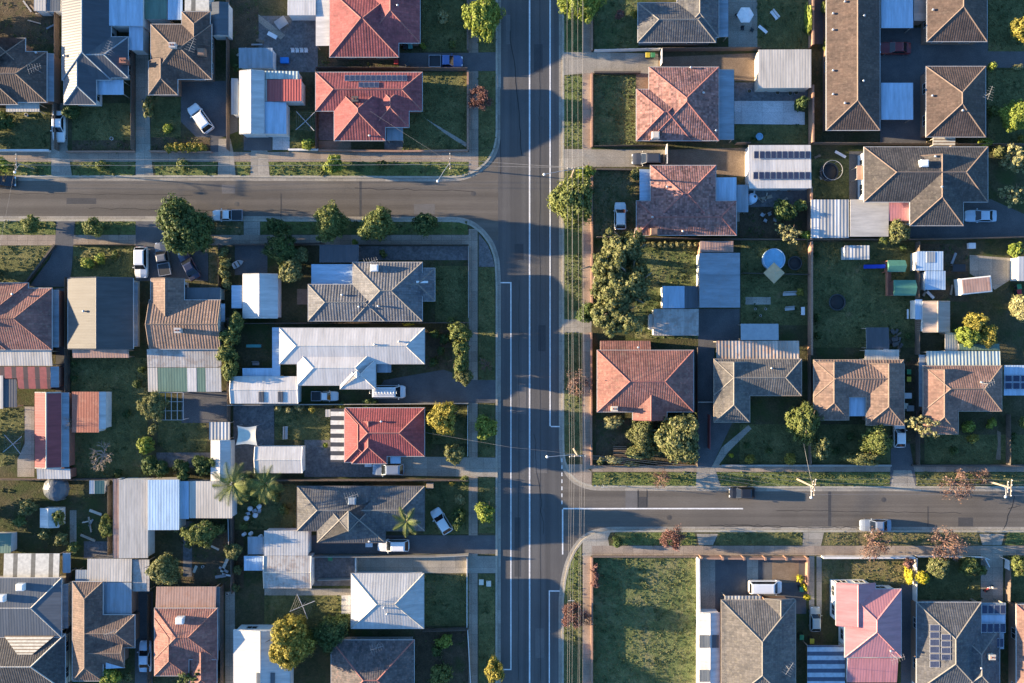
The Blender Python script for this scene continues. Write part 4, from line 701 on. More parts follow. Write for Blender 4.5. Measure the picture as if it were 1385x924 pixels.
house(H, 'orange tiled house with a pale corrugated verandah and tall front wing', HC_, [(1249, 495, 1355, 556, 'x11'), (1249, 500, 1296, 587, 'y10')], 't_orange', cap='cap_tan', trim='trim_tan', ants=[(1325, 518)], vents=[(1326, 517)], flats=[(1253, 475, 1353, 496, 2.6, 'm_paleteal', 'verandah_roof', 0, .15, 'p'), (1243, 480, 1252, 550, 2.2, 'm_bluegrey', 'side_roof', 0, 0, 'n', 'x')])
shed('solar_carport', 'pale carport at the right edge topped with a block of solar panels', 'carport', flats=[(1358, 494, 1395, 535, 2.5, 'm_shadeblue', 'roof', 0, -.1)], solar=[(1358, 507, 1390, 527, 3, 2, 2.5)])
shed('shed', 'pale blue flat shed with two white skylight patches behind the playground', 'shed', flats=[(1240, 340, 1276, 366, 2.4, 'm_shadeblue', 'roof', -.1, 0, 'w'), (1251, 366.5, 1279, 392, 2.3, 'm_shadeblue', 'south_roof', -.1, 0, 'w'), (1253, 341, 1265, 355, 2.48, 'm_cream', 'skylight', -.1, 0, 'n')])
shed('shed', 'brown and grey gabled shed south of the pale blue flat shed', 'shed', [(1248, 408, 1285, 449, 'gy', 0, 12)], 'm_beige', caps=True, cap='trim_tan', flats=[(1238, 405, 1247.5, 432, 2.1, 'm_shadeblue', 'side_roof', 0, 0, 'w')])
shed('polytunnel', 'white and grey polytunnel frame leaning beside the pale verandah', 'glasshouse', flats=[(1278, 450, 1296, 476, 2.0, 'm_cream', 'roof', -.2, 0, 'p'), (1297, 465, 1352, 474, 2.1, 'm_green', 'green_roof', 0, .1, 'p')])
shed('trailer_shed', 'small white corrugated shed alone on the dark playground lawn', 'shed', flats=[(1143, 332, 1176, 351, 2.0, 'm_stripe_grey', 'roof', .1, 0, 'w')])
shed('shed', 'white shed cut by the right edge beside a concrete yard', 'shed', flats=[(1377, 347, 1400, 380, 2.3, 'm_white', 'roof', -.1, 0, 'w')])
# ---- bottom right block
shed('garage', 'narrow gabled garage with white west slope, navy east slope and grey bands', 'garage', [(945, 829, 974, 990, 'gy', 0, 14)], 'm_white', caps=True, cap='m_white', skyl=[(946, 859, 960, 876, 'm_slate'), (946, 906, 960, 922, 'm_slate'), (963, 859, 972, 876, 'm_charcoal')])
house(H, 'grey tan tiled house with a pale ridge and small white porch at the bottom', HC_, [(976, 812, 1076, 957, 'y11', 0, 20), (1034, 810, 1074, 880, 'y00', 0, 20)], 't_greytan', cap='cap_grey', trim='trim_tan', flats=[(980, 806, 1030, 815, 2.4, 'm_stripe_grey', 'pergola_roof', 0, 0)], ants=[(1061, 898, 1.0)])
shed('carport', 'blue and dark striped carport beside the pink roof', 'carport', flats=[(1092, 873, 1143, 990, 2.4, 'bluestripe', 'roof', 0, 0)])
house('pink_roof_house', 'pink metal roofed house with white west wall', HC_, [(1131, 789, 1184, 846, 'y00', .5, 16), (1143, 797, 1219, 889, 'y11', .5, 18)], 'm_pink', wall='w_white', cap='m_pink', ov=.35, vents=[(1204, 880)], ants=[(1205, 884)], flats=[(1146, 889.5, 1214, 924, 2.95, 'm_pink', 'rear_roof', 0, -.5, 'w')])
house(H, 'charcoal tiled house with solar panels on its western slope', HC_, [(1240, 815, 1327, 935, 'y11'), (1290, 850, 1352, 940, 'y11', -.3)], 't_charcoal', cap='cap_grey', solar=[(1256, 844, 1271, 903, 1, 6), (1271.5, 857, 1286, 893, 1, 4)], vents=[(1326, 903)], flats=[(1323, 816, 1360, 856, 2.7, 'm_shadeblue', 'side_roof', 0, 0, 'p'), (1337, 856.5, 1358, 878, 2.6, 'm_bluegrey', 'lower_roof', 0, 0, 'p')], chim=[(1342, 889, 'w_cream')])
shed('solar_rack', 'two rows of solar panels over the pale roof at the lower right corner', 'solar panels', solar=[(1327, 817, 1360, 831, 4, 1, 2.9), (1326, 842, 1360, 856, 4, 1, 2.9), (1340, 862, 1357, 876, 3, 1, 2.85)], flats=[(1325, 815.5, 1360.5, 832, 2.83, 'm_bluegrey', 'rack', 0, 0, 'p')])
house(H, 'orange tiled house corner cut by the bottom right edge', HC_, [(1375, 818, 1470, 980, 'y11')], 't_orange', cap='cap_red')
# house just outside the left edge, seen only from a step aside
# ---------------------------------------------------------------- vegetation
LM = {
 'green': leafmat('leaf_green', (0.075, 0.105, 0.03), (0.145, 0.175, 0.05), (0.215, 0.23, 0.08)),
 'bright': leafmat('leaf_bright', (0.117, 0.169, 0.026), (0.221, 0.273, 0.048), (0.312, 0.351, 0.084)),
 'dark': leafmat('leaf_dark', (0.039, 0.065, 0.022), (0.072, 0.111, 0.034), (0.111, 0.150, 0.048)),
 'olive': leafmat('leaf_olive', (0.078, 0.098, 0.036), (0.156, 0.169, 0.066), (0.247, 0.234, 0.108)),
 'gold': leafmat('leaf_gold', (0.143, 0.130, 0.024), (0.286, 0.247, 0.048), (0.390, 0.338, 0.084)),
 'pale': leafmat('leaf_pale', (0.169, 0.169, 0.072), (0.286, 0.273, 0.132), (0.416, 0.390, 0.216)),
 'plum': leafmat('leaf_plum', (0.11, 0.055, 0.05), (0.20, 0.105, 0.095), (0.29, 0.165, 0.15)),
 'twig': leafmat('leaf_twig', (0.12, 0.075, 0.065), (0.19, 0.125, 0.108), (0.25, 0.175, 0.155)),
 'yellow': leafmat('leaf_yellow', (0.28, 0.25, 0.02), (0.42, 0.38, 0.03), (0.5, 0.46, 0.06)),
}
BARK = flat('bark', (0.13, 0.095, 0.07), 0.95, scale=6, var=0.3); BARKP = flat('bark_pale', (0.30, 0.24, 0.19), 0.9, scale=6, var=0.3); BARKR = flat('bark_reddish', (0.22, 0.13, 0.10), 0.9, scale=6, var=0.3)
def np_mesh(name, V_, F_, n):
    me = bpy.data.meshes.new(name); me.vertices.add(len(V_)); me.vertices.foreach_set('co', V_.astype(np.float32).ravel())
    me.loops.add(F_.size); me.loops.foreach_set('vertex_index', F_.ravel().astype(np.int32)); me.polygons.add(len(F_))
    me.polygons.foreach_set('loop_start', np.arange(0, F_.size, n, dtype=np.int32)); me.polygons.foreach_set('loop_total', np.full(len(F_), n, dtype=np.int32))
    me.update(); me.validate(); return me
def leaves(rng, centers, nrm, size):
    n = len(centers); nrm = nrm / np.linalg.norm(nrm, axis=1, keepdims=True)
    t = rng.normal(size=(n, 3)); t -= (t*nrm).sum(1, keepdims=True)*nrm; t /= np.linalg.norm(t, axis=1, keepdims=True); b = np.cross(nrm, t)
    s = (size * rng.uniform(0.5, 1.6, n))[:, None]
    q = np.stack([centers - t*s, centers - b*s*0.55 + nrm*s*0.1, centers + t*s, centers + b*s*0.55 + nrm*s*0.1], 1)
    return q.reshape(-1, 3), np.arange(n*4).reshape(-1, 4)
def crown(name, seed, rad, nclump, crad, per, leaf, zsq=0.8, lob=0.3, skip=0.0):
    rng = np.random.default_rng(seed)
    d = rng.normal(size=(nclump, 3)); d[:, 2] += 0.25; d /= np.linalg.norm(d, axis=1, keepdims=True)
    ph = rng.uniform(0, 6.28, 6); az = np.arctan2(d[:, 1], d[:, 0])
    lobf = 1 + lob*(np.sin(2*az + ph[0])*0.4 + np.sin(3*az + ph[1])*0.4 + np.sin(5*az + ph[2])*0.35 + 0.5*np.sin(4*d[:, 2] + ph[3]))
    rr_ = rng.uniform(0.45, 1.0, nclump)**0.55 * (rad - crad*0.7) * lobf
    rr_ = rr_ * np.where(rng.random(nclump) < .1, rng.uniform(1.05, 1.2, nclump), 1.0)
    c = d * rr_[:, None]; c[:, 2] *= zsq
    cr = crad * rng.uniform(0.45, 1.4, nclump)
    ci = np.repeat(np.arange(nclump), per)
    ln = rng.normal(size=(len(ci), 3)); ln[:, 2] += 0.35; ln /= np.linalg.norm(ln, axis=1, keepdims=True)
    pos = c[ci] + ln * (cr[ci] * rng.uniform(0.55, 1.1, len(ci)))[:, None]
    out = c[ci] / (np.linalg.norm(c[ci], axis=1, keepdims=True) + 1e-6)
    nr = ln*1.0 + out*0.35 + rng.normal(size=ln.shape)*0.38
    V_, F_ = leaves(rng, pos, nr, leaf); return np_mesh(name, V_, F_, 4)
PROTO = {}
SIZES = [('s', 0.8, 26, 0.30, 38, 0.12), ('m', 1.8, 110, 0.48, 52, 0.145), ('l', 3.4, 330, 0.62, 54, 0.17), ('x', 4.6, 560, 0.7, 54, 0.185)]
for nm_, rad, nc, cr_, per, lf in SIZES:
    PROTO[nm_] = [rad, [crown('crown', 10*i + ord(nm_), rad, nc, cr_, per, lf) for i in range(3 if nm_ in 'sm' else 2)]]
# sparse airy crown (gums and thin shrubs)
PROTO['g'] = [3.4, [crown('crown', 901 + i, 3.4, 430, 0.5, 36, 0.19, 0.95, 0.5) for i in range(2)]]
PROTO['a'] = [1.6, [crown('crown', 801 + i, 1.6, 55, 0.3, 26, 0.13, 0.9, 0.6) for i in range(2)]]
PROTO['b'] = [1.0, [crown('crown', 701, 1.0, 160, 0.2, 30, 0.07, 0.95, 0.05)]]
def trunk_mesh(seed, h, r, spread):
    rg = random.Random(seed); mb = MB(); top = Vector((rg.uniform(-.15, .15), rg.uniform(-.15, .15), h*0.55))
    mid = Vector((rg.uniform(-.1, .1), rg.uniform(-.1, .1), h*0.28))
    mb.tube((0, 0, -0.1), mid, r*1.25, r*0.9, 7); mb.tube(mid, top, r*0.9, r*0.7, 7)
    for k in range(6):
        an = k*1.05 + rg.uniform(-.3, .3); L = spread*rg.uniform(.5, .85); st = mid.lerp(top, rg.uniform(.3, 1))
        e = st + Vector((math.cos(an)*L*.6, math.sin(an)*L*.6, h*rg.uniform(.15, .3))); mb.tube(st, e, r*.5, r*.3, 5)
        mb.tube(e, e + Vector((math.cos(an+.5)*L*.4, math.sin(an+.5)*L*.4, h*.12)), r*.3, r*.1, 4)
    return mb
TRK = {}
def get_trunk(k, bark):
    if (k, bark.name) not in TRK:
        o = trunk_mesh(k, 1.0, 0.045, 0.45).build('trunk', bark); TRK[(k, bark.name)] = o.data; bpy.data.objects.remove(o)
    return TRK[(k, bark.name)]
tcount = 0
def tree(px, py, rx, ry, h, kind, label, cls=None, name=None, cat=None, group=None, zr=None, bark=None):
    """px,py crown centre; rx,ry crown radii in photo pixels; h height in metres"""
    global tcount; tcount += 1
    rz = zr if zr else min(max(rx, ry)*S*0.85, h*0.46)
    zc = max(h - rz, rz*0.75); p = P(px, py, zc); k = 1 - zc/HC; base = Vector((p.x, p.y, GZ))
    shrub = h < 2.6
    t = thing(name or ('shrub' if shrub else 'tree'), label, cat or ('shrub' if shrub else 'tree'), base, group)
    rmx = rx*S*k; rmy = ry*S*k; rm = (rmx*rmy)**.5
    if cls is None: cls = 's' if rm < 1.2 else 'm' if rm < 2.5 else 'l' if rm < 4.2 else 'x'
    rad, lst = PROTO[cls]; me = lst[tcount % len(lst)]
    if not me.materials: me.materials.append(LM['green'])
    o = bpy.data.objects.new('crown', me); COL.objects.link(o); o.parent = t
    o.location = (0, 0, zc - GZ); yaw = (tcount*2.4) % 6.28
    if abs(rx-ry) > 3: yaw = 0 if tcount % 2 else math.pi
    o.rotation_euler = (0, 0, yaw); o.scale = (rmx/rad, rmy/rad, rz/(rad*0.8))
    o.material_slots[0].link = 'OBJECT'; o.material_slots[0].material = LM[kind]
    tm = bpy.data.objects.new('trunk', get_trunk(tcount % 3, bark or BARK)); COL.objects.link(tm); tm.parent = t; tm.scale = (max(h, rm*1.6)*(.6 if shrub else 1), max(h, rm*1.6)*(.6 if shrub else 1), h)
    return t
def branch_mesh(seed, rad, depth=4, n0=7, thick=0.09):
    rg = random.Random(seed); mb = MB(); tips = []
    def grow(p, d, L, r, k):
        e = p + d*L
        mb.tube(p, e, r, r*.62, 5 if k > 2 else 3, 0, False)
        if k == 0: tips.append(e); return
        for i in range(rg.choice((2, 3, 3))):
            nd_ = (d + Vector((rg.uniform(-.75, .75), rg.uniform(-.75, .75), rg.uniform(-.35, .45)))).normalized()
            grow(p.lerp(e, rg.uniform(.6, 1)), nd_, L*rg.uniform(.6, .85), r*.6, k-1)
    for i in range(n0):
        an = 6.283*i/n0 + rg.uniform(-.3, .3)
        grow(Vector((0, 0, rad*.35)), Vector((math.cos(an), math.sin(an), rg.uniform(.3, 1.0))).normalized(), rad*.36, thick, depth)
    mb.tube((0, 0, -.1), (0, 0, rad*.4), thick*1.9, thick*1.3, 7)
    return mb, tips
BARE = {}
def bare(px, py, r, h, label, leaf=None, name='bare_tree', bark=BARKR, dens=3, group=None):
    global tcount; tcount += 1
    p = P(px, py, h*.55); base = Vector((p.x, p.y, GZ)); t = thing(name, label, 'tree', base, group)
    key = (tcount % 3, bark.name, leaf, dens)
    if key not in BARE:
        mb, tips = branch_mesh(50 + key[0], 2.0, 4); o = mb.build('branches', bark); me = o.data; bpy.data.objects.remove(o); lm = None
        if leaf:
            rng = np.random.default_rng(key[0]); tp = np.array([tuple(q) for q in tips]); ii = rng.integers(0, len(tp), len(tp)*dens)
            V_, F_ = leaves(rng, tp[ii] + rng.normal(size=(len(ii), 3))*.2, rng.normal(size=(len(ii), 3)) + np.array([0, 0, .4]), .085); lm = np_mesh('crown', V_, F_, 4); lm.materials.append(LM[leaf])
        BARE[key] = (me, lm)
    me, lm = BARE[key]; k = r*S/2.0/1.0
    for nm_, d in (('branches', me), ('crown', lm)):
        if d is None: continue
        o = bpy.data.objects.new(nm_, d); COL.objects.link(o); o.parent = t; o.scale = (k, k, h/3.4); o.rotation_euler = (0, 0, tcount*1.7)
    return t
# street trees, top and left
T = tree
T(653, 24, 23, 29, 6, 'bright', 'bright green street tree at the top beside the wide main road', 'l')
bare(649, 131, 17, 4.6, 'dark red plum tree on the verge by the square lawn', 'plum', 'plum_tree', BARK, 16)
T(452, 223, 13, 13, 2.8, 'bright', 'small yellow green tree on the sunlit side road verge', 'm')
T(517, 223, 7, 7, 1.6, 'dark', 'tiny dark green shrub on the verge below the solar roofed red house')
T(248, 223, 9, 8, 1.5, 'green', 'low sprawling green shrub on the verge left of the twin driveways')
T(137, 224, 9, 7, 1.3, 'green', 'low round shrub in the verge between the two left driveways')
T(3, 222, 9, 12, 2.6, 'bright', 'bright shrub cut by the left edge on the side road verge')
T(42, 304, 12, 12, 3.0, 'green', 'young green street tree at the far left on the south verge')
T(127, 308, 13, 13, 3.0, 'green', 'young green street tree between two driveways on the south verge')
T(251, 308, 40, 37, 7.5, 'dark', 'big round dark green tree on the verge beside the parked ute', 'x')
T(447, 302, 23, 23, 5.0, 'green', 'round green street tree right of the darker shaded yard trees', 'l')
T(511, 304, 25, 24, 5.2, 'green', 'round green street tree above the dark grey carport roof', 'l')
T(575, 303, 17, 16, 4.0, 'dark', 'dark green street tree nearest the rounded corner of the side road', 'm')
T(375, 308, 15, 12, 3.0, 'dark', 'dark spreading verge tree east of the tan driveway crossing', 'm')
T(380, 335, 20, 22, 5.0, 'dark', 'dark green yard tree behind the verge beside the open driveway', 'l')
T(394, 366, 18, 16, 4.0, 'olive', 'sunlit olive tree standing below the dark green yard tree', 'm')
T(408, 346, 11, 11, 3.2, 'olive', 'small olive shrub tree beside the dark grey carport', 'm')
for i, (x, y, r) in enumerate(((302, 342, 7), (305, 356, 7), (303, 370, 7), (307, 384, 7))): T(x, y, r, 9, 2.4, 'olive', 'shrub in the sunlit hedge row between the car yard and open driveway', group='hedge shrubs along the car yard', name='hedge_shrub')
for i, (x, y, r) in enumerate(((320, 437, 10), (310, 455, 12), (308, 478, 12), (312, 500, 11))): T(x, y, r, 15, 4.0, 'green', 'tall hedge tree in the row beside the corrugated rear of the tan house', 'm', group='hedge trees beside the tan house', name='hedge_tree')
T(120, 357, 10, 8, 1.6, 'bright', 'bright shrub in the dark lawn above the cream and navy gabled house')
T(136, 350, 9, 7, 1.5, 'bright', 'second bright shrub in the same dark lawn, closer to the verge')
T(155, 345, 6, 5, 1.0, 'green', 'small shrub at the right of the two bright lawn shrubs')
T(553, 437, 10, 4, 1.2, 'yellow', 'yellow flowering shrub at the foot of the grey hip roof house'); T(480, 328, 5, 5, 1.2, 'bright', 'tiny bright shrub beside the grey paved strip south of the road'); T(518, 343, 6, 5, 1.3, 'green', 'tiny green shrub by the paved strip behind the grey hip roof')
for (x, y, rx, ry, kd) in ((622, 450, 13, 16, 'green'), (624, 472, 10, 14, 'green'), (624, 492, 10, 14, 'green')): T(x, y, rx, ry, 4.2, kd, 'tall clipped hedge tree on the boundary by the dark asphalt drive', 'm', group='boundary hedge trees', name='hedge_tree')
T(628, 510, 13, 11, 3.6, 'olive', 'olive tree at the south end of the tall clipped hedge', 'm')
T(609, 434, 6, 6, 1.6, 'green', 'small round shrub at the fence corner left of the tall hedge')
bare(657, 494, 13, 3.6, 'small bare reddish tree on the verge beside the tall hedge', None, bark=BARKR)
T(600, 566, 19, 27, 6, 'gold', 'tall golden olive tree in front of the bright red roof', 'l')
T(657, 578, 15, 16, 4.6, 'bright', 'bright lime green street tree on the verge by the bright red house', 'm')
T(614, 613, 15, 14, 3.8, 'olive', 'rounded olive shrub tree beside the concrete driveway mouth', 'm')
T(656, 692, 13, 14, 4.2, 'bright', 'yellow green round street tree opposite the diagonal parked hatchback', 'm')
T(622, 676, 8, 8, 1.8, 'pale', 'pale dusty shrub right of the diagonal parked hatchback'); T(620, 700, 11, 16, 3.2, 'dark', 'dark shrub tree at the nose of the driveway by the diagonal hatchback', 'm'); T(629, 650, 7, 6, 1.5, 'green', 'small green shrub in the corner north of the diagonal hatchback'); T(612, 653, 5, 5, 1.2, 'gold', 'tiny rust coloured shrub on the same corner lawn')
T(601, 868, 12, 10, 2.0, 'bright', 'bright shrub in the dark yard near the bottom edge', name='shrub'); T(595, 912, 16, 14, 3.0, 'green', 'green tree cut by the bottom edge west of the main road', 'm'); T(669, 905, 12, 18, 4.2, 'gold', 'golden street tree at the bottom edge of the main road', 'm')
T(395, 868, 33, 34, 7.2, 'gold', 'round yellow green tree overhanging the white gabled metal house', 'x')
T(448, 855, 24, 24, 5, 'dark', 'dark bushy tree right of the round yellow green tree', 'l'); T(590, 880, 8, 8, 2.0, 'dark', 'small dark shrub in the yard above the bottom edge tree')
T(222, 770, 20, 22, 5.4, 'olive', 'olive green tree below the sky blue corrugated shed', 'l'); T(272, 722, 22, 17, 4.8, 'green', 'green spreading tree below the cream sheeted shed', 'l'); T(316, 745, 11, 12, 3.0, 'olive', 'small yellow green tree by the wire fence post', 'm')
T(207, 550, 17, 19, 4.6, 'olive', 'olive tree leaning over the white grid pergola', 'l'); T(207, 580, 6, 9, 2.4, 'olive', 'thin olive shrub between olive tree and yellow green ball shrub'); T(197, 602, 13, 12, 2.5, 'bright', 'yellow green ball shaped shrub by the oval lawn', 'b')
for (x, y, r) in ((205, 630, 13), (220, 634, 10), (246, 632, 10), (248, 643, 8), (275, 628, 13), (290, 626, 8)): T(x, y, r, r*1.1, 2.9, 'dark', 'dark leafy shrub in the row south of the oval lawn', 'm' if r > 9 else 's', group='shrubs south of the oval lawn', name='shrub', cat='shrub')
bare(135, 617, 24, 4.5, 'leafless white branched tree on the lawn beside the rusty shed', None, bark=BARKP)
bare(90, 572, 14, 4.5, 'thin bare tree between long pink shed and rusty shed', None, bark=BARKP)
T(39, 686, 10, 13, 3.0, 'olive', 'upper olive shrub left of the tiny white and blue garden shed'); T(27, 705, 9, 9, 2.6, 'green', 'lower green shrub left of the tiny white and blue garden shed'); T(79, 700, 8, 12, 2.8, 'green', 'green shrub against the east side of the tiny white and blue garden shed'); T(62, 722, 9, 8, 2.4, 'olive', 'olive shrub just below the tiny white and blue garden shed'); T(83, 729, 9, 10, 2.6, 'olive', 'olive shrub on the path edge southeast of the tiny garden shed'); T(101, 740, 9, 8, 2.2, 'green', 'green shrub beside the lean-to near the striped verandah'); T(145, 712, 8, 16, 2.8, 'green', 'upright green shrub against the big flat cream shed')
T(150, 914, 15, 12, 3.6, 'bright', 'bright shrub tree at the bottom edge by the blue sheeted house', 'm'); T(173, 915, 7, 7, 2.2, 'olive', 'small olive shrub right of the bright shrub at the bottom edge'); T(65, 921, 12, 8, 3, 'olive', 'olive tree top cut by the bottom edge below the lower left house', 'm'); T(265, 915, 22, 18, 4, 'dark', 'dark tree in front of the rusty red house at the bottom', 'a')
T(202, 146, 7, 16, 2.6, 'olive', 'tall thin hedge shrub below the brown house with tall antenna', name='hedge_shrub'); T(227, 174, 7, 7, 1.4, 'bright', 'ball shrub in the dark lawn beside the white diagonal car')
hed = [(229 + 9*i, 200) for i in range(6)]
for x, y in hed: T(x, y, 7, 6.5, 1.3, 'gold', 'clump of the clipped yellow green hedge behind the footpath', group='clipped hedge clumps by the white diagonal car', name='hedge_shrub')
T(97, 150, 12, 12, 2.4, 'dark', 'dark bushy shrub beside the white sedan at the left'); T(4, 165, 12, 14, 2.2, 'dark', 'dark shrub cut by the left edge behind the white front fence'); T(417, 195, 9, 9, 2.0, 'bright', 'bright shrub at the front fence near the cross shaped clothes line'); T(325, 92, 10, 6, 2, 'dark', 'dark shrub in front of the blue grey flat shed'); T(600, 24, 8, 10, 1.8, 'pale', 'white flowering shrub on the dark lawn by the blue ute'); T(572, 62, 6, 4, 1.1, 'bright', 'small bright bush beside the red house wheelie bins'); T(612, 60, 5, 6, 1.2, 'green', 'tiny green bush beside the blue ute drive')
for (x, y, r, kd) in ((377, 551, 6, 'pale'), (391, 554, 6, 'pale'), (404, 551, 7, 'pale'), (422, 553, 6, 'gold'), (462, 548, 6, 'green'), (500, 545, 11, 'green')): T(x, y, r, r*.8, 1.5, kd, {'pale': 'pale rounded shrub in the bed north of the small lawn', 'gold': 'rusty rounded shrub at the right end of the pale shrubs', 'green': 'green shrub against the fence north of the bright red roof'}[kd], group='shrubs along the fence north of the red roof')
T(440, 602, 4, 4, 1, 'bright', 'single tiny bright bush beside the striped deck')
# right side
T(785, 8, 26, 21, 6, 'bright', 'bright green street tree at the top under the power lines', 'l'); T(776, 271, 29, 37, 7.0, 'green', 'large bright green street tree under the lines opposite the side road', 'l'); T(790, 235, 14, 10, 4.5, 'bright', 'lighter small tree at the north of the large street tree', 'm')
for (x, y, rx, ry, hh) in ((840, 342, 26, 30, 9), (824, 372, 26, 30, 9), (842, 390, 30, 34, 10), (828, 424, 30, 30, 9)): T(x, y, rx, ry, hh, 'olive', 'one of the crowded tall gum trees between the dry yard and main road', 'g', name='gum_tree', group='gum trees by the main road', bark=BARKP)
T(795, 424, 16, 14, 4, 'dark', 'dark shrub tree on the verge at the foot of the gums', 'm')
bare(780, 519, 20, 4.5, 'leafless pinkish street tree under the lines beside the corner house', 'twig', dens=3)
bare(775, 836, 19, 4.6, 'rusty red leaved street tree under the lines at the bottom', 'plum', 'plum_tree', BARK, 12)
bare(793, 838, 11, 3.6, 'dark bare shrub right of the rusty red leaved street tree', 'plum', dens=2, bark=BARK)
bare(909, 728, 17, 4.2, 'plum tree on the verge between two driveways south of the east road', 'plum', 'plum_tree', BARK, 14); bare(894, 648, 15, 4.0, 'small plum tree on the verge below the olive garden trees', 'twig', 'plum_tree', BARKR, 2)
bare(1185, 736, 23, 4.8, 'bare reddish street tree behind the parked silver sedan', 'twig', dens=3); bare(1285, 736, 27, 5.2, 'wide bare reddish street tree above the yellow ball shrub', 'twig', dens=3); bare(1298, 656, 25, 5.0, 'wide bare brown street tree on the north verge near the right pole', 'twig', dens=3); bare(1330, 645, 14, 4.0, 'thin bare street tree touching the right power pole', 'twig', dens=3)
T(918, 593, 30, 40, 6.5, 'olive', 'large olive green garden tree in front of the corner house', 'l'); T(868, 585, 20, 18, 4.5, 'olive', 'olive garden tree left of the large olive tree', 'l'); T(868, 610, 22, 12, 3.2, 'olive', 'low olive shrubs at the fence corner by the slatted steps', 'm'); T(828, 571, 14, 9, 3, 'pale', 'pale grey shrub against the south wall of the corner house', 'm'); T(830, 622, 14, 6, 1.6, 'pale', 'low pale hedge shrub at the front of the corner garden'); T(855, 627, 11, 5, 1.4, 'olive', 'low olive hedge shrub beside the pale front hedge'); T(812, 624, 7, 5, 1.2, 'olive', 'smallest low hedge shrub at the corner garden fence')
T(1086, 572, 20, 27, 5.5, 'green', 'tall green garden tree between the grey brown and tan houses', 'l'); T(1110, 606, 13, 17, 4.2, 'olive', 'smaller olive tree right below the tall green garden tree', 'm'); T(1185, 597, 18, 21, 5, 'green', 'green half of the garden tree pair left of the white hatchback', 'l'); T(1166, 620, 22, 12, 4, 'olive', 'yellowish low half of the garden tree pair left of the white hatchback', 'l'); T(1247, 575, 17, 17, 4.5, 'pale', 'pale pink flowering tree in front of the orange house', 'a'); bare(1252, 562, 13, 3.4, 'thin reddish twiggy tree behind the pale pink flowering tree', 'plum', dens=2, bark=BARK)
T(1310, 577, 9, 9, 2, 'bright', 'bright shrub on the lawn of the orange house'); T(1341, 573, 8, 6, 1.6, 'bright', 'smaller bright shrub near the curved brick path'); T(1316, 593, 9, 6, 1.4, 'gold', 'brownish low shrub under the bright lawn shrub'); T(1384, 571, 6, 8, 2, 'green', 'shrub at the right edge beside the curved path')
T(1014, 621, 6, 8, 1.8, 'gold', 'left golden ball shrub on the dark front lawn', 'b'); T(1069, 621, 9, 8, 1.8, 'gold', 'right golden ball shrub on the dark front lawn', 'b'); T(989, 616, 3.5, 3.5, 1.0, 'yellow', 'tiny yellow shrub beside the diagonal garden path')
T(1318, 436, 16, 14, 4.2, 'gold', 'upper golden tree behind the pale verandah of the orange house', 'm'); T(1308, 455, 16, 14, 4.2, 'bright', 'lower left bright tree behind the pale verandah', 'm'); T(1334, 455, 14, 14, 4.2, 'gold', 'lower right golden tree behind the pale verandah', 'm'); T(1379, 415, 13, 18, 4.5, 'pale', 'pale golden tree at the right edge beside dark yard', 'm'); T(1372, 338, 11, 11, 2.6, 'bright', 'bright ball shrub beside the concrete yard at the right edge'); T(1214, 314, 14, 16, 3.8, 'olive', 'olive tree at the corner of the pink roof', 'm'); T(1195, 322, 9, 9, 2.6, 'green', 'green shrub left of the olive tree at the pink roof')
T(1374, 155, 20, 19, 4.6, 'bright', 'bright green tree at the right edge beside the brown units', 'l'); T(1382, 40, 15, 18, 4.5, 'gold', 'golden tree at the top right edge', 'm'); T(1371, 218, 15, 20, 4.2, 'pale', 'upper pale leaved tree at the right edge beside the slate house', 'a'); T(1371, 262, 15, 16, 4.2, 'pale', 'lower pale leaved tree at the right edge above the blue car', 'a'); T(1342, 90, 7, 6, 1.6, 'bright', 'small bright shrub at the corner of the middle brown unit'); T(1344, 151, 8, 9, 1.8, 'green', 'green shrub on the east wall of the middle brown unit'); T(1333, 193, 11, 6, 1.8, 'bright', 'bright shrub by the slatted porch of the brown unit'); T(1350, 205, 10, 7, 2, 'olive', 'olive shrub at the northeast corner of the slate house'); T(1382, 188, 5, 6, 1.5, 'gold', 'tiny golden shrub cut by the right edge'); T(1376, 91, 9, 4, 1.2, 'pale', 'low pale shrub by the asphalt court at the right edge')
T(1065, 316, 15, 13, 3.4, 'pale', 'pale spiky shrub in the yard south of the solar garage', 'a'); T(1060, 285, 17, 14, 3.2, 'dark', 'dark shrub in the yard south of the solar garage', 'm'); T(1082, 278, 9, 10, 2.4, 'green', 'green shrub against the fence by the solar garage'); T(1090, 318, 8, 7, 2.2, 'bright', 'bright shrub at the fence corner west of the striped carport'); T(1082, 395, 5, 6, 1.4, 'gold', 'yellow leaved shrub by the long garden fence'); T(1083, 140, 9, 12, 2.8, 'dark', 'dark shrub on the edge of the pale concrete court'); T(838, 20, 7, 7, 1.8, 'plum', 'round reddish shrub on the dry lawn at the top'); T(858, 19, 5, 7, 1.6, 'gold', 'golden shrub at the wall of the charcoal house'); T(860, 236, 8, 9, 2.2, 'olive', 'olive shrub at the porch of the old brown red house'); T(1093, 25, 5, 22, 2.4, 'bright', 'long climbing vine on the fence beside the very long house', 's'); T(1117, 60, 4, 10, 2, 'green', 'thin climber at the west wall of the very long house'); T(1114, 10, 5, 9, 2, 'green', 'leafy climber near the top of the very long house'); T(880, 188, 9, 3, 1.2, 'pale', 'low dusty shrub below the old red tiled house'); T(1020, 188, 4, 3, 1, 'dark', 'tiny dark shrub beside the blue paddling pool')
for i, x in enumerate(range(860, 942, 8)): T(x, 331, 4.5, 4, 1.3, 'pale', 'one pale ball of the dotted shrub row south of the old brown red house', group='dotted shrub row')
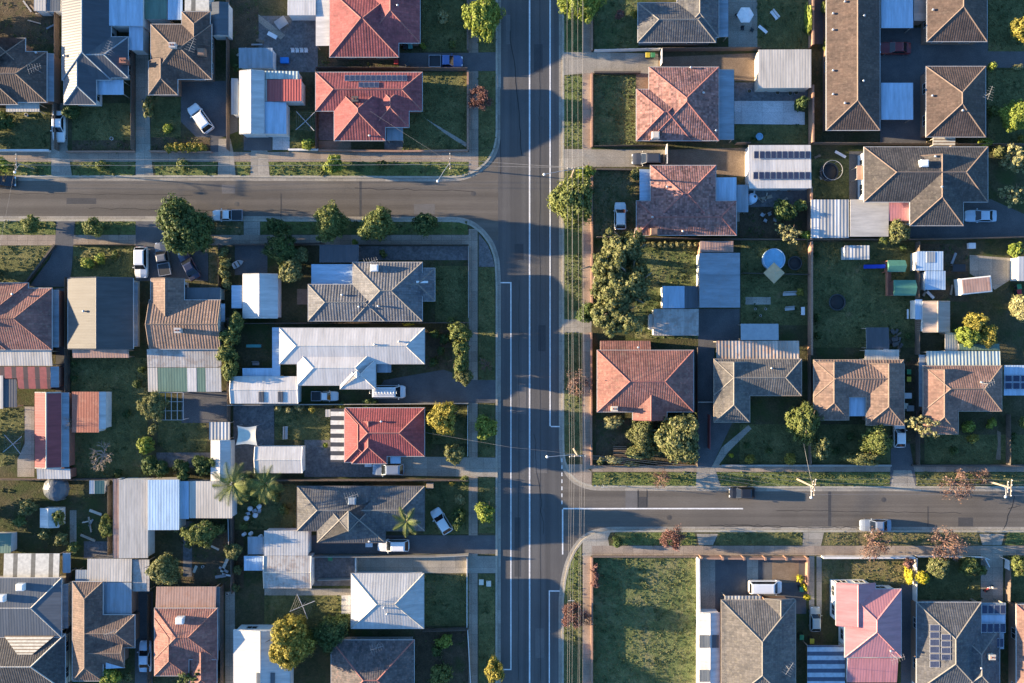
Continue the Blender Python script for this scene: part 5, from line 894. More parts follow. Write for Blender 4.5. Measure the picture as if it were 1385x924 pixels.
T(1268, 766, 15, 14, 3.6, 'olive', 'olive green tree right of the yellow ball shrub', 'm'); T(1247, 781, 9.5, 9.5, 3.0, 'yellow', 'vivid yellow ball shrub on the dark front lawn', 'b'); T(1229, 778, 6, 13, 2, 'yellow', 'upright yellow flowering shrub at the pink house fence'); T(1229, 762, 7, 8, 2.6, 'plum', 'reddish shrub above the upright yellow shrub'); T(1310, 765, 14, 11, 3, 'green', 'green shrub tree under the wide bare street tree', 'm'); T(1377, 764, 11, 14, 3, 'green', 'green shrub tree by the lower right driveway', 'm'); T(1328, 772, 6, 8, 2, 'green', 'dark green shrub at the gate of the lower right driveway')
for (x, y) in ((1091, 808), (1088, 795), (1082, 783)): T(x, y, 4.5, 6, 1.4, 'yellow', 'yellow green shrub beside the brick drive edge near the bins', group='yellow shrubs near the bins')
for (x, y, r) in ((836, 735, 6), (833, 728, 4)): T(x, y, r, r*1.3, 1.4, 'dark', 'dark strappy shrub on the verge corner of the east road', group='strappy corner shrubs')
for (x, y) in ((805, 790), (806, 779), (804, 768)): T(x, y, 5, 7, 1.4, 'plum', 'dark reddish shrub along the fence of the empty lawn', group='fence shrubs of the empty lawn')
for (x, y, rx, ry, h_) in ((-44, 30, 24, 30, 4.4), (-50, 178, 22, 26, 5.5), (-48, 362, 26, 24, 5.5), (-44, 598, 22, 26, 4.6), (-42, 698, 22, 34, 4.8)): T(x, y, rx, ry, h_, 'dark', 'unseen dark tree added beyond the left edge to shade the yards', 'l', group='trees beyond the left edge')  # unseen trees, added so the left-hand yards fall into shade
for (x, y, r) in ((588, 452, 7), (602, 458, 8), (596, 474, 6), (586, 490, 7)): T(x, y, r, r, 1.6, 'dark', 'low dark shrub in the soil bed right of the white metal house', group='shrubs by the white metal house')
for (x, y, r) in ((326, 648, 7), (345, 678, 7), (372, 672, 8), (384, 690, 7), (330, 712, 6)): T(x, y, r, r, 1.5, 'green', 'leafy low plant on the lawn beneath the two tall palms', group='plants beneath the palms')
for (x, y, r) in ((100, 492, 4), (100, 512, 5), (186, 520, 6), (192, 500, 5), (172, 560, 6), (160, 640, 6)): T(x, y, r, r, 1.2, 'dark', 'small dark shrub around the shaded lawn south of the cream and navy house', group='shrubs around the shaded lawn')
for (x, y, r) in ((256, 735, 7), (300, 715, 7), (322, 770, 7), (240, 715, 6), (318, 795, 6)): T(x, y, r, r, 1.6, 'olive', 'low shrub in the dark yard between cream shed and rusty red house', group='shrubs in the dark shed yard')
for (x, y, r) in ((1010, 602, 5), (1040, 610, 5), (1130, 610, 6), (1150, 590, 6), (1290, 610, 6), (1370, 590, 5)): T(x, y, r, r, 1.2, 'dark', 'small dark shrub on the shaded front lawns of the east road', group='shrubs on the shaded front lawns')
for (x, y, r) in ((1104, 345, 5), (1105, 430, 6), (1106, 455, 5), (1228, 455, 5), (1222, 335, 5)): T(x, y, r, r, 1.2, 'dark', 'weedy dark shrub along the fences of the playground lawn', group='shrubs along the playground fences')
# palms
FR = {}
def frond(seed, L):
    rg = random.Random(seed); mb = MB(); n = 14; pts = []
    for i in range(n + 1):
        t_ = i/n; pts.append(Vector((L*(t_*0.95), 0, L*(0.28*math.sin(t_*2.2) - 0.42*t_*t_))))
    for i in range(n):
        mb.tube(pts[i], pts[i+1], .035*(1-i/n)+.01, .035*(1-(i+1)/n)+.008, 3, 0, False)
        if i > 1:
            for sg in (-1, 1):
                for j in (0, .5):
                    b = pts[i].lerp(pts[i+1], j); ll = L*.24*math.sin(math.pi*min(1, (i+j+1)/(n+1)))**.6; e = b + Vector((ll*.45, sg*ll, -ll*.35)); wv = Vector((.05, 0, 0))
                    mb.face([b - wv, b + wv, e], 0)
    o = mb.build('frond', LM['olive']); me = o.data; bpy.data.objects.remove(o); return me
def palm(px, py, h, L, label, n=13, kind='bright'):
    p = P(px, py, h); t = thing('palm_tree', label, 'palm', (p.x, p.y, GZ)); mb = MB(); z = 0
    for k in range(10): mb.tube((0, 0, h*k/10 - .1), (0, 0, h*(k+1)/10), .24 - .008*k, .2 - .008*k, 8)
    mb.build('trunk', BARKP, t)
    if L not in FR: FR[L] = [frond(i, L) for i in range(3)]
    for i in range(n):
        o = bpy.data.objects.new('frond', FR[L][i % 3]); COL.objects.link(o); o.parent = t; o.location = (0, 0, h)
        o.rotation_euler = (0, -0.55 + 0.5*((i*7) % 5)/4, 6.283*i/n + (i % 3)*.12); o.material_slots[0].link = 'OBJECT'; o.material_slots[0].material = LM[kind]
palm(316, 654, 5.5, 3.4, 'left palm with long bright fronds over the cream sheeted shed', 14, 'green'); palm(360, 655, 5.0, 3.0, 'right palm with bright fronds south of the small white garage', 12, 'green'); palm(550, 705, 4.6, 2.4, 'spiky palm with few fronds on the lawn by the dark tiled house', 7, 'green')
T(338, 660, 15, 13, 3.4, 'green', 'leafy shrub tree between the two tall palms', 'm')

# ---------------------------------------------------------------- grass blades and weeds
def inside(px, py, poly):
    r = np.zeros(len(px), bool); n = len(poly)
    for i in range(n):
        (x0, y0), (x1, y1) = poly[i], poly[(i+1) % n]
        if y0 == y1: continue
        r ^= ((y0 > py) != (y1 > py)) & (px < (x1-x0)*(py-y0)/(y1-y0) + x0)
    return r
def scatter(name, mats_, dens, size, leafm, seed, patchy=0.0):
    rng = np.random.default_rng(seed); C_, = [[]]
    for k, (m, pts, bb) in enumerate(POLY):
        if m not in mats_: continue
        x0, y0, x1, y1 = max(bb[0], -40), max(bb[1], -40), min(bb[2], 1425), min(bb[3], 964)
        if x1 <= x0 or y1 <= y0: continue
        n = int((x1-x0)*(y1-y0)*S*S*dens); px = rng.uniform(x0, x1, n); py = rng.uniform(y0, y1, n); ok = inside(px, py, pts)
        for (m2, p2, b2) in POLY[k+1:]:
            if b2[0] < x1 and x0 < b2[2] and b2[1] < y1 and y0 < b2[3]: ok &= ~inside(px, py, p2)
        if patchy:
            f = np.sin(px*.13 + 1.3*np.sin(py*.09)) + np.sin(py*.17 + 1.1*np.sin(px*.11)) + rng.normal(size=n)*.7; ok &= f > patchy
        C_.append(np.stack([(px-CX)*S, -(py-CY)*S], 1)[ok])
    c = np.concatenate(C_); c = np.repeat(c, 4, 0); n = len(c); c = c + rng.normal(size=c.shape)*size*.7
    pos = np.concatenate([c, np.full((n, 1), GZ + .02 + size*.3)], 1); nr = rng.normal(size=(n, 3)); nr[:, 2] = np.abs(nr[:, 2])*.9 + .75
    V_, F_ = leaves(rng, pos, nr, size); me = np_mesh(name, V_, F_, 4); me.materials.append(leafm); o = bpy.data.objects.new(name, me); COL.objects.link(o)
    return o
GB = leafmat('grass_blades', (0.09, 0.105, 0.042), (0.14, 0.15, 0.06), (0.195, 0.19, 0.085)); GD = leafmat('grass_dry', (0.08, 0.11, 0.042), (0.13, 0.145, 0.065), (0.21, 0.19, 0.1)); GW = leafmat('weeds', (0.05, 0.08, 0.028), (0.09, 0.115, 0.04), (0.15, 0.15, 0.07))
tag(scatter('grass', ('lawn', 'verge'), 6, .08, GB, 5), 'short green grass on the lawns and nature strips', 'grass', kind='stuff')
tag(scatter('dry_grass', ('lot', 'dry'), 6, .085, GD, 6), 'patchy drying grass on the empty lot and worn verges', 'grass', kind='stuff')
tag(scatter('weeds', ('lot', 'lawn', 'soil', 'yard', 'verge'), 2.6, .15, GW, 7, 1.0), 'rough weedy clumps in the back yards and garden beds', 'weeds', kind='stuff')
# ---------------------------------------------------------------- vehicles
def paint(key, col, metal=0.0): 
    def fn(m, nd, lk, bs):
        bs.inputs['Base Color'].default_value = c4(col); bs.inputs['Roughness'].default_value = .3; bs.inputs['Metallic'].default_value = metal; bs.inputs['Coat Weight'].default_value = .6; bs.inputs['Coat Roughness'].default_value = .06
    return mat('paint_' + key, fn)
PT = {'white': paint('white', (.72, .72, .70)), 'silver': paint('silver', (.27, .31, .36), .3), 'dark': paint('dark', (.05, .055, .065)), 'navy': paint('navy', (.025, .03, .06)), 'blue': paint('blue', (.07, .125, .30)), 'red': paint('red', (.16, .012, .012)), 'grey': paint('grey', (.14, .14, .145)), 'paleblue': paint('pale_blue', (.45, .54, .62)), 'sage': paint('sage', (.30, .34, .31)), 'black': paint('black', (.015, .016, .018))}
GL = flat('car_glass', (.012, .015, .018), .05, spec=.6, var=.02)
# L, W, H, belt, hood z, stations: cowl x, windscreen top, rear glass top, rear glass base (front = +x)
SP = {'sedan': (4.6, 1.78, 1.45, .92, .80, .95, .25, -.95, -1.65), 'hatch': (4.05, 1.74, 1.5, .95, .84, .95, .3, -1.35, -1.9), 'suv': (4.6, 1.86, 1.75, 1.05, .95, 1.05, .45, -1.75, -2.2), 'wagon': (4.7, 1.8, 1.5, .92, .82, 1.0, .3, -1.75, -2.25), 'van': (4.9, 1.9, 2.0, 1.1, 1.0, 1.75, 1.1, -2.3, -2.42), 'ute': (5.0, 1.8, 1.6, .95, .86, 1.15, .55, -.45, -.62)}
def car(px, py, deg, typ, col, label, name=None, cat=None, z=0.0, ladder=False, tray='dark', zf=None, k=1.0):
    L, W, Hh, belt, hood, xc, xt, xr, xb = SP[typ]; p = P(px, py, .9)
    t = thing(name or {'ute': 'utility_truck', 'van': 'van'}.get(typ, 'parked_car'), label, cat or {'ute': 'ute', 'van': 'van'}.get(typ, 'car'), (p.x, p.y, z), None, R(deg)); t.scale = (k, k, k)
    pm = PT[col]; hl, hw = L/2, W/2; mb = MB()
    rear = hl if typ != 'ute' else .7
    def sect(x, w_, zt, zb, crown=.05): return [Vector((x, -w_*.86, zb)), Vector((x, -w_, zb + .15)), Vector((x, -w_, zt - .14)), Vector((x, -w_*.9, zt - .03)), Vector((x, 0, zt + crown)), Vector((x, w_*.9, zt - .03)), Vector((x, w_, zt - .14)), Vector((x, w_, zb + .15)), Vector((x, w_*.86, zb))]
    xs = [(-rear, hw*.82, belt*.82, .42), (-rear + .08, hw*.92, belt*.96, .3), (-rear + .5, hw*.99, belt, .24), (xb + .15 if typ != 'ute' else -.4, hw, belt, .22), (xc - .3, hw, belt, .22), (xc, hw, belt - .02, .22), ((xc + hl)/2, hw*.98, (hood + belt)/2, .22), (hl - .35, hw*.95, hood - .02, .24), (hl - .1, hw*.86, hood - .12, .28), (hl, hw*.72, hood - .26, .36)]
    sec = [sect(*a) for a in xs]; n = 9; vs = [v for s_ in sec for v in s_]; fs = []
    for i in range(len(sec) - 1):
        for j in range(n): fs.append((i*n + j, i*n + (j+1) % n, (i+1)*n + (j+1) % n, (i+1)*n + j))
    mb.mesh(vs, fs, 0, False); mb.mesh(vs, [tuple(range(n))[::-1], tuple(range((len(sec)-1)*n, len(sec)*n))], 0)
    # cabin frustum
    wb, wt = hw*.93, hw*.76; b0 = belt - .03
    cb = [Vector((xc, -wb, b0)), Vector((xc, wb, b0)), Vector((xb, wb, b0)), Vector((xb, -wb, b0))]; ct = [Vector((xt, -wt, Hh - .06)), Vector((xt, wt, Hh - .06)), Vector((xr, wt, Hh - .06)), Vector((xr, -wt, Hh - .06))]
    mb.mesh(cb + ct, [(0, 1, 5, 4), (1, 2, 6, 5), (2, 3, 7, 6), (3, 0, 4, 7), (4, 5, 6, 7)], 0)
    body = mb.build('body', pm, t)
    rb = MB(); e = .06; r1 = [Vector((xt - .02, -wt, Hh - .056)), Vector((xt - .02, wt, Hh - .056)), Vector((xr + .02, wt, Hh - .056)), Vector((xr + .02, -wt, Hh - .056))]; r2 = [Vector((xt - .2, -wt + .14, Hh)), Vector((xt - .2, wt - .14, Hh)), Vector((xr + .2, wt - .14, Hh)), Vector((xr + .2, -wt + .14, Hh))]
    rb.mesh(r1 + r2, [(0, 1, 5, 4), (1, 2, 6, 5), (2, 3, 7, 6), (3, 0, 4, 7), (4, 5, 6, 7)], 0); rb.build('roof', pm, t)
    def pane(nm, q, m0=.07, m1=.08):
        c = sum(q, Vector())/4; nn = (q[1]-q[0]).cross(q[3]-q[0]).normalized()
        if nn.dot(c - Vector((0, 0, belt*.8))) < 0: nn = -nn
        i = [v + (c - v)*.1 for v in q]; o_ = [v + nn*.014 for v in i]; g = MB(); g.mesh(i + o_, [(4, 5, 6, 7), (0, 1, 5, 4), (1, 2, 6, 5), (2, 3, 7, 6), (3, 0, 4, 7)], 0); return g.build(nm, GL, t)
    pane('windscreen', [cb[0], cb[1], ct[1], ct[0]]); pane('rear_window', [cb[2], cb[3], ct[3], ct[2]]); pane('side_window', [cb[1], cb[2], ct[2], ct[1]]); pane('side_window', [cb[3], cb[0], ct[0], ct[3]])
    if typ == 'ute':
        tb = MB(); x0, x1, y0, y1, z0, z1 = -hl, -.72, -hw*.98, hw*.98, .55, 1.0
        tb.box(x0, y0, z0, x1, y1, z0 + .12)
        for r_ in ((x0, y0, x0 + .06, y1), (x1 - .06, y0, x1, y1), (x0 + .06, y0, x1 - .06, y0 + .06), (x0 + .06, y1 - .06, x1 - .06, y1)): tb.box(r_[0], r_[1], z0 + .12, r_[2], r_[3], z1)
        tb.box(-.9, -.4, .3, -2.2, .4, .55) if False else tb.box(-2.2, -.4, .3, -.68, .4, .545)
        tb.build('tray', pm if tray == 'body' else M['steel'], t)
        lb = MB(); lb.box(x0 + .07, y0 + .07, z0 + .123, x1 - .07, y1 - .07, z0 + .16 if tray != 'cover' else z1 - .02, bev=.01); lb.build('tray_floor', M['plastic_dark'], t)
    if ladder:
        for sy in (-.45, .45):
            rk = MB(); rk.tube((xt - .1, sy, Hh + .12), (xr + .2, sy, Hh + .12), .03, n=5); rk.build('roof_rail', M['steel'], t)
        la = MB(); 
        for sy in (-.2, .2): la.tube((xt + .3, sy, Hh + .2), (xr - .4, sy, Hh + .2), .03, n=4)
        for q in range(10): xx = xt + .2 + (xr - xt - .5)*q/9; la.tube((xx, -.2, Hh + .2), (xx, .2, Hh + .2), .02, n=4)
        la.build('ladder', M['steel'], t)
    for sx in (hl - .85, -hl + .85):
        for sy in (-1, 1):
            wh = thing_part('wheel', t, (sx, sy*(hw - .12), .32)); wm = MB(); wm.tube((0, -.1, 0), (0, .1, 0), .32, n=14); ty = wm.build('tyre', M['rubber'], wh)
            rm_ = MB(); rm_.tube((0, sy*.1, 0), (0, sy*.112, 0), .2, n=10); rm_.build('rim', M['rim'], wh)
    for sy in (-1, 1):
        l = MB(); l.box(hl - .22, sy*hw*.62 - .17, hood - .24, hl - .03, sy*hw*.62 + .17, hood - .1, bev=.03); l.build('headlight', M['head'], t)
        l = MB(); l.box(-hl - .012, sy*hw*.66 - .14, belt - .28, -hl + .1, sy*hw*.66 + .14, belt - .14, bev=.02); l.build('tail_light', M['tail'], t)
        l = MB(); l.box(xc - .32, sy*(hw + .09) - .09, belt, xc - .18, sy*(hw + .09) + .09, belt + .14, bev=.03); l.build('side_mirror', pm, t)
    return t
def thing_part(name, parent, loc):
    o = bpy.data.objects.new(name, None); COL.objects.link(o); o.parent = parent; o.location = loc; o.empty_display_size = .1; return o
car(79, 171, 270, 'sedan', 'white', 'white sedan parked on the concrete drive at the upper left', z=.13)
car(271, 160, 126, 'suv', 'white', 'white car parked diagonally on the dark drive', z=.13)
car(603, 83, 0, 'ute', 'blue', 'bright blue utility truck with an open tray on the bluish driveway', z=.13)
car(2, 245, 0, 'hatch', 'black', 'black car cut by the left edge on the side road', z=.01)
car(191, 355, 270, 'suv', 'white', 'white car with dark glass roof in the car yard', z=.13)
car(220, 350, 100, 'ute', 'grey', 'grey utility truck with a covered tray beside the white car', z=.13, tray='cover')
car(255, 359, 118, 'sedan', 'navy', 'dark navy sedan in the shade under the big round tree', z=.13)
car(307, 291, 180, 'ute', 'white', 'white ute with dark covered tray parked on the side road', z=.01, tray='cover', k=.9)
car(839, 292, 90, 'hatch', 'white', 'white hatchback standing on the dry yard by the tall gum trees', z=.13)
car(876, 215, 180, 'wagon', 'dark', 'dark grey wagon by a white gate on the tan driveway', z=.13)
car(1211, 65, 180, 'sedan', 'red', 'dark red sedan in the shaded asphalt court', z=.13)
car(1327, 292, 180, 'sedan', 'paleblue', 'pale blue sedan on dark asphalt beside the slate tiled house', z=.13)
car(526, 530, 0, 'van', 'white', 'white van with ladder racks on the dark asphalt drive', z=.13, ladder=True)
car(439, 536, 0, 'ute', 'white', 'white utility truck behind the white van beside the long white garage', z=.13, k=.8)
car(525, 635, 180, 'wagon', 'silver', 'silver wagon beside the bright red roof', z=.13)
car(597, 705, 122, 'hatch', 'white', 'white hatchback parked diagonally on the lawn', z=.13)
car(532, 738, 180, 'wagon', 'white', 'white wagon on the shaded drive south of the dark tiled house', z=.13)
car(1004, 667, 180, 'hatch', 'black', 'black car driving on the sunlit east road', z=.01, name='car', k=.95)
car(1185, 711, 180, 'sedan', 'silver', 'silver sedan parked at the kerb of the east road', z=.01)
car(1217, 588, 90, 'hatch', 'white', 'white hatchback at the end of the tan house driveway', z=.13, k=.95)
car(1035, 794, 0, 'van', 'white', 'white van in the brick courtyard at the lower right', z=.13)
car(1103, 838, 90, 'hatch', 'sage', 'sage green hatchback between two narrow concrete wheel tracks', z=.13, k=.9)
car(196, 888, 90, 'sedan', 'paleblue', 'pale car in the dark gap left of the rusty red house', z=.13)
# small trailer, caravan and bike
def caravan(px, py, deg, L, W, Hh, label, top='m_cream', name='caravan'):
    p = P(px, py, Hh); t = thing(name, label, 'caravan', (p.x, p.y, GZ), None, R(deg)); mb = MB(); mb.box(-L/2, -W/2, .5, L/2, W/2, Hh, bev=.12); mb.build('body', M['w_white'], t)
    mb = MB(); mb.box(-L/2 + .25, -W/2 + .2, Hh + .004, L/2 - .25, W/2 - .2, Hh + .05, bev=.02); mb.build('roof', M[top], t)
    mb = MB(); mb.box(L/2 - .02, -W/2 + .25, 1.2, L/2 + .015, W/2 - .25, Hh - .35); mb.build('window', M['glass'], t)
    for sy in (-1, 1):
        mb = MB(); mb.tube((0, sy*(W/2 - .2), .32 - GZ), (0, sy*(W/2 + .0), .32 - GZ), .32, n=12); mb.build('wheel', M['rubber'], t)
    mb = MB(); mb.tube((L/2, 0, .45), (L/2 + 1.1, 0, .4), .05, n=5); mb.build('drawbar', M['steel'], t)
caravan(1320, 386, 6, 4.6, 2.4, 2.4, 'white caravan with dirty tan roof parked askew in the yard', 'm_pinktan')
# ---------------------------------------------------------------- power poles and wires
POLES = {}
def pole(px, py, h, yaw, label, lamp=None, arms=2, base=True, name='power_pole', group=None, rad=.17):
    """px,py is the pole TOP as seen"""
    p = P(px, py, h); t = thing(name, label, 'power pole', (p.x, p.y, GZ if base else 0), group); mb = MB(); mb.tube((0, 0, -.2), (0, 0, h), rad, rad*.7, 9); mb.build('post', M['pole'], t)
    c_, s_ = math.cos(yaw), math.sin(yaw)
    for k in range(arms):
        z = h - .25 - .9*k; L = 1.2 if k == 0 else .8; cb = MB(); cb.box(-L, -.05, -.06, L, .05, .06, 0, Matrix.Translation((s_*.15, -c_*.15, z)) @ Matrix.Rotation(yaw, 4, 'Z')); co = cb.build('crossarm', M['pole'], t)
        for q in (-.9, -.35, .35, .9):
            ib = MB(); ib.lathe((c_*L*q + s_*.15, s_*L*q - c_*.15, z + .062), [(.045, 0), (.06, .05), (.035, .08), (.05, .14), (0, .17)], 7); ib.build('insulator', M['lamp'], co)
    if lamp:
        q = P(lamp[0], lamp[1], h - 1.0); d = Vector((q.x - p.x, q.y - p.y, 0)); ab = MB(); ab.tube((0, 0, h - 1.6), (d.x*.4, d.y*.4, h - 1.2), .045, n=6); ab.tube((d.x*.4, d.y*.4, h - 1.2), (d.x, d.y, h - 1.0), .04, n=6); ao = ab.build('lamp_arm', M['steel'], t)
        lb = MB(); lb.lathe((d.x, d.y, h - 1.15), [(0, -.1), (.16, -.07), (.2, 0), (.18, .1), (.08, .15), (0, .16)], 12); lb.build('lamp_head', M['lamp'], ao)
    POLES[label] = (p, h, yaw); return t
PA = 'timber power pole with street lamp at the tee of the east road'
pole(781, 616, 7.6, .05, PA, (740, 618)); PB = 'timber power pole with street lamp beside the large street tree'; pole(778, 226, 7.6, 0, PB, (736, 236), 1)
PC = 'pale power pole leaning out over the east road near the black car'; pole(1101, 659, 7.2, 1.45, PC, (1097, 673)); PD = 'pale power pole with street lamp near the right photo edge'; pole(1367, 660, 7.4, 1.5, PD, (1360, 672))
PE = 'slim power pole with white street lamp at the left end of the side road'; pole(20, 219, 5.2, 1.57, PE, (20, 233), 1, rad=.09); PF = 'slim power pole with street lamp near the main road end of the side road'; pole(607, 218, 5.2, 1.57, PF, (592, 245), 1, rad=.09)
def wire(pts, label, sag=.5, r=.013, group=None):
    cu = bpy.data.curves.new('power_line', 'CURVE'); cu.dimensions = '3D'; cu.bevel_depth = r; cu.bevel_resolution = 0; cu.use_fill_caps = True
    mp = []
    for a, b in zip(pts, pts[1:]):
        n = max(6, int((b - a).length/5))
        for i in range(n + (1 if b is pts[-1] else 0)):
            t_ = i/n; q = a.lerp(b, t_); q.z -= sag*4*t_*(1-t_); mp.append(q)
    s_ = cu.splines.new('POLY'); s_.points.add(len(mp) - 1)
    for i, q in enumerate(mp): s_.points[i].co = (*q, 1)
    cu.materials.append(M['wire']); o = bpy.data.objects.new('power_line', cu); COL.objects.link(o)
    bpy.context.view_layer.update(); dg = bpy.context.evaluated_depsgraph_get(); me = bpy.data.meshes.new_from_object(o.evaluated_get(dg)); bpy.data.objects.remove(o); o = bpy.data.objects.new('power_line', me); COL.objects.link(o)
    tag(o, label, 'power line', group)
def att(pl, q, k=0):
    p, h, yaw = POLES[pl]; L = 1.2 if k == 0 else .8; return Vector((p.x + math.cos(yaw)*L*q, p.y + math.sin(yaw)*L*q, h + .02 - .25 - .9*k + .15))
for i, q in enumerate((-.9, -.35, .35, .9)):
    b, a = att(PB, q), att(PA, q)
    n = b + Vector((0, 45, 0)); s_ = a + Vector((-.4, -45, 0))
    wire([n, b, a, s_], 'one of the upper power lines running the length of the main road verge', .8, group='main road upper power lines')
for q in (-.9, .9):
    a = att(PA, q, 1); wire([a + Vector((.3, 45+45, 0)), a, a + Vector((-.4, -45, 0))], 'one of the lower power lines above the main road verge', .9, group='main road lower power lines')
for i, q in enumerate((-.9, -.35, .35, .9)):
    a, c, d = att(PA, q, 0), att(PC, q), att(PD, q); a = a + Vector((0, 0, -.4))
    wire([a, c, d, d + Vector((35, -.3, 0))], 'one of the power lines following the north verge of the east road', .7, group='east road power lines')
for q in (-.35, .35):
    e, f_, b = att(PE, q), att(PF, q), att(PB, 0); wire([e + Vector((-40, 0, 0)), e, f_, b], 'one of the two power lines above the north verge of the side road', .7, .024, group='side road power lines')
b = POLES[PC][0]; wire([Vector((b.x, b.y, 6.6)), P(1087, 600, 4.0)], 'service cable from the leaning pole to the tall green garden tree', .1, .02)
b = POLES[PF][0]; wire([Vector((b.x, b.y, 5.0)), P(500, 150, 4.8)], 'thin service cable from the slim pole to the solar roofed red house', .3, .01)
b = POLES[PA][0]; wire([Vector((b.x, b.y, 6.4)), P(690, 605, 6.0), P(574, 585, 3.6)], 'thin service cable crossing the main road to the bright red house', .1, .012)
b = POLES[PE][0]; wire([Vector((b.x, b.y, 5.0)), P(4, 310, 4.6), P(-10, 390, 4.2)], 'thin service cable crossing the side road at the left edge', .1, .012)
def spole(px, py, h, label, sign=False):
    p = P(px, py, 0); t = thing('street_sign', label, 'sign', (p.x, p.y, GZ)); mb = MB(); mb.tube((0, 0, -.1), (0, 0, h), .035, n=6); mb.build('post', M['steel'], t); mb = MB(); mb.box(-.45, -.015, h - .2, .45, .015, h); mb.build('sign_plate', M['fence_white'], t)
spole(815, 655, 2.6, 'white street name sign on a post at the tee corner'); spole(771, 806, 2.4, 'thin white sign on a post on the verge south of the tee')
p = P(808, 646, .3)
# ---------------------------------------------------------------- fences
def fence(pts, m, h, label, name='paling_fence', th=.05, cap=True, group=None, posts=False, cat='fence'):
    q = [P(x, y, 0) for x, y in pts]; base = q[0].copy(); base.z = GZ; t = thing(name, label, cat, base, group); mb, cb = MB(), MB()
    for a, b in zip(q, q[1:]):
        d = (b - a); L = d.length; an = math.atan2(d.y, d.x); Mx = Matrix.Translation(a) @ Matrix.Rotation(an, 4, 'Z')
        if name == 'paling_fence':
            n = int(L/.3) + 1; rg = random.Random(int(abs(a.x*7 + a.y*13)*10))
            for i in range(n):
                x0, x1 = L*i/n, L*(i+1)/n; hh = h + rg.uniform(-.05, .05); o_ = rg.uniform(-.008, .008); mb.box(x0, -th/2 + o_, GZ, x1 - .015, th/2 + o_, hh, 0, Mx)
            cb.box(0, th/2 + .01, h*.72, L, th/2 + .07, h*.72 + .09, 0, Mx); cb.box(0, th/2 + .01, h*.25, L, th/2 + .07, h*.25 + .09, 0, Mx)
        else:
            mb.box(0, -th/2, GZ, L, th/2, h, 0, Mx)
            if cap: cb.box(-.03, -th/2 - .025, h + .002, L + .03, th/2 + .025, h + .05, 0, Mx)
        if posts:
            n = max(1, int(L/2.7))
            for i in range(n + 1):
                pb = MB(); pb.box(L*i/n - .14, -th/2 - .1, GZ, L*i/n + .14, th/2 + .1, h + .15, 0, Mx); pb.build('pillar', M[m], t, base)
    mb.build('panel', M[m], t, base)
    if cb.v: cb.build('rail' if name == 'paling_fence' else 'coping', M[m], t, base)
F = fence; BW = dict(name='brick_fence', th=.22); MF = dict(name='metal_fence', th=.04); LW = dict(name='low_wall', th=.2)
F([(-40, 205), (70, 205)], 'fence_white', .9, 'low white front fence at the left of the white sedan', **BW); F([(92, 206), (184, 206)], 'brickfence', .5, 'low stone front wall between the two left driveways', **LW); F([(205, 206), (288, 207)], 'brickfence', .7, 'low front wall behind the clipped yellow green hedge', **LW)
F([(392, 204), (432, 204)], 'fence_white', .8, 'short white fence in front of the clothes line yard', **BW); F([(432, 205), (545, 206), (633, 205)], 'brickfence', .8, 'low brick fence along the footpath below the solar roofed red house', **BW); F([(633, 98), (633, 204)], 'brickfence', .8, 'low brick fence on the main road side of the square lawn', **BW); F([(633, -60), (633, 70)], 'fence', .9, 'front fence beside the bright green top street tree', **BW)
F([(430, 95), (633, 96)], 'fence', 1.6, 'timber fence between the two red tiled houses'); F([(430, 97), (430, 204)], 'fence_dark', 1.7, 'dark timber fence between the clothes line yard and solar roofed red house'); F([(311, 0), (311, 205)], 'fence', 1.7, 'timber fence west of the white and sky blue metal house'); F([(183, 70), (183, 205)], 'fence', 1.6, 'timber fence between the navy house and tall antenna house'); F([(81, -20), (81, 205)], 'fence', 1.7, 'timber fence between the curved porch house and navy house')
F([(77, 332), (36, 386)], 'fence_dark', .8, 'low fence edging the asphalt driveway at the left', **LW); F([(103, 332), (183, 332)], 'fence_dark', 1.0, 'low dark front fence of the cream and navy gabled house'); F([(95, 376), (95, 646)], 'fence_dark', 1.7, 'dark timber fence right of the long pink shed'); F([(0, 647), (160, 647)], 'fence', 1.7, 'timber rear fence south of the long pink shed'); F([(160, 648), (312, 648)], 'fence_metal', 1.8, 'steel rear fence north of the large cream and blue sheds', **MF)
F([(312, 430), (312, 648)], 'fence', 1.7, 'timber fence west of the long white garage'); F([(300, 332), (300, 470)], 'fence_dark', 1.6, 'dark timber fence beside the sunlit hedge row'); F([(315, 332), (440, 330)], 'fence', 1.3, 'timber front fence of the open driveway yard'); F([(378, 372), (379, 430)], 'm_red', 1.8, 'bright red sheet fence beside the gabled garage', **MF); F([(312, 438), (634, 437)], 'fence', 1.7, 'timber fence between the grey hip roof and white metal house'); F([(312, 547), (634, 545)], 'fence_metal', 1.7, 'pale steel fence between the white metal house and bright red house', **MF); F([(485, 332), (634, 332)], 'fence_dark', 1.2, 'dark front fence south of the side road near the corner', **MF); F([(634, 334), (634, 430)], 'fence_metal', .9, 'low grey fence along the main road footpath by the grey hip roof house', **MF); F([(633, 548), (633, 616)], 'fence_white', .9, 'thin pale front fence of the golden olive tree lawn', **MF)
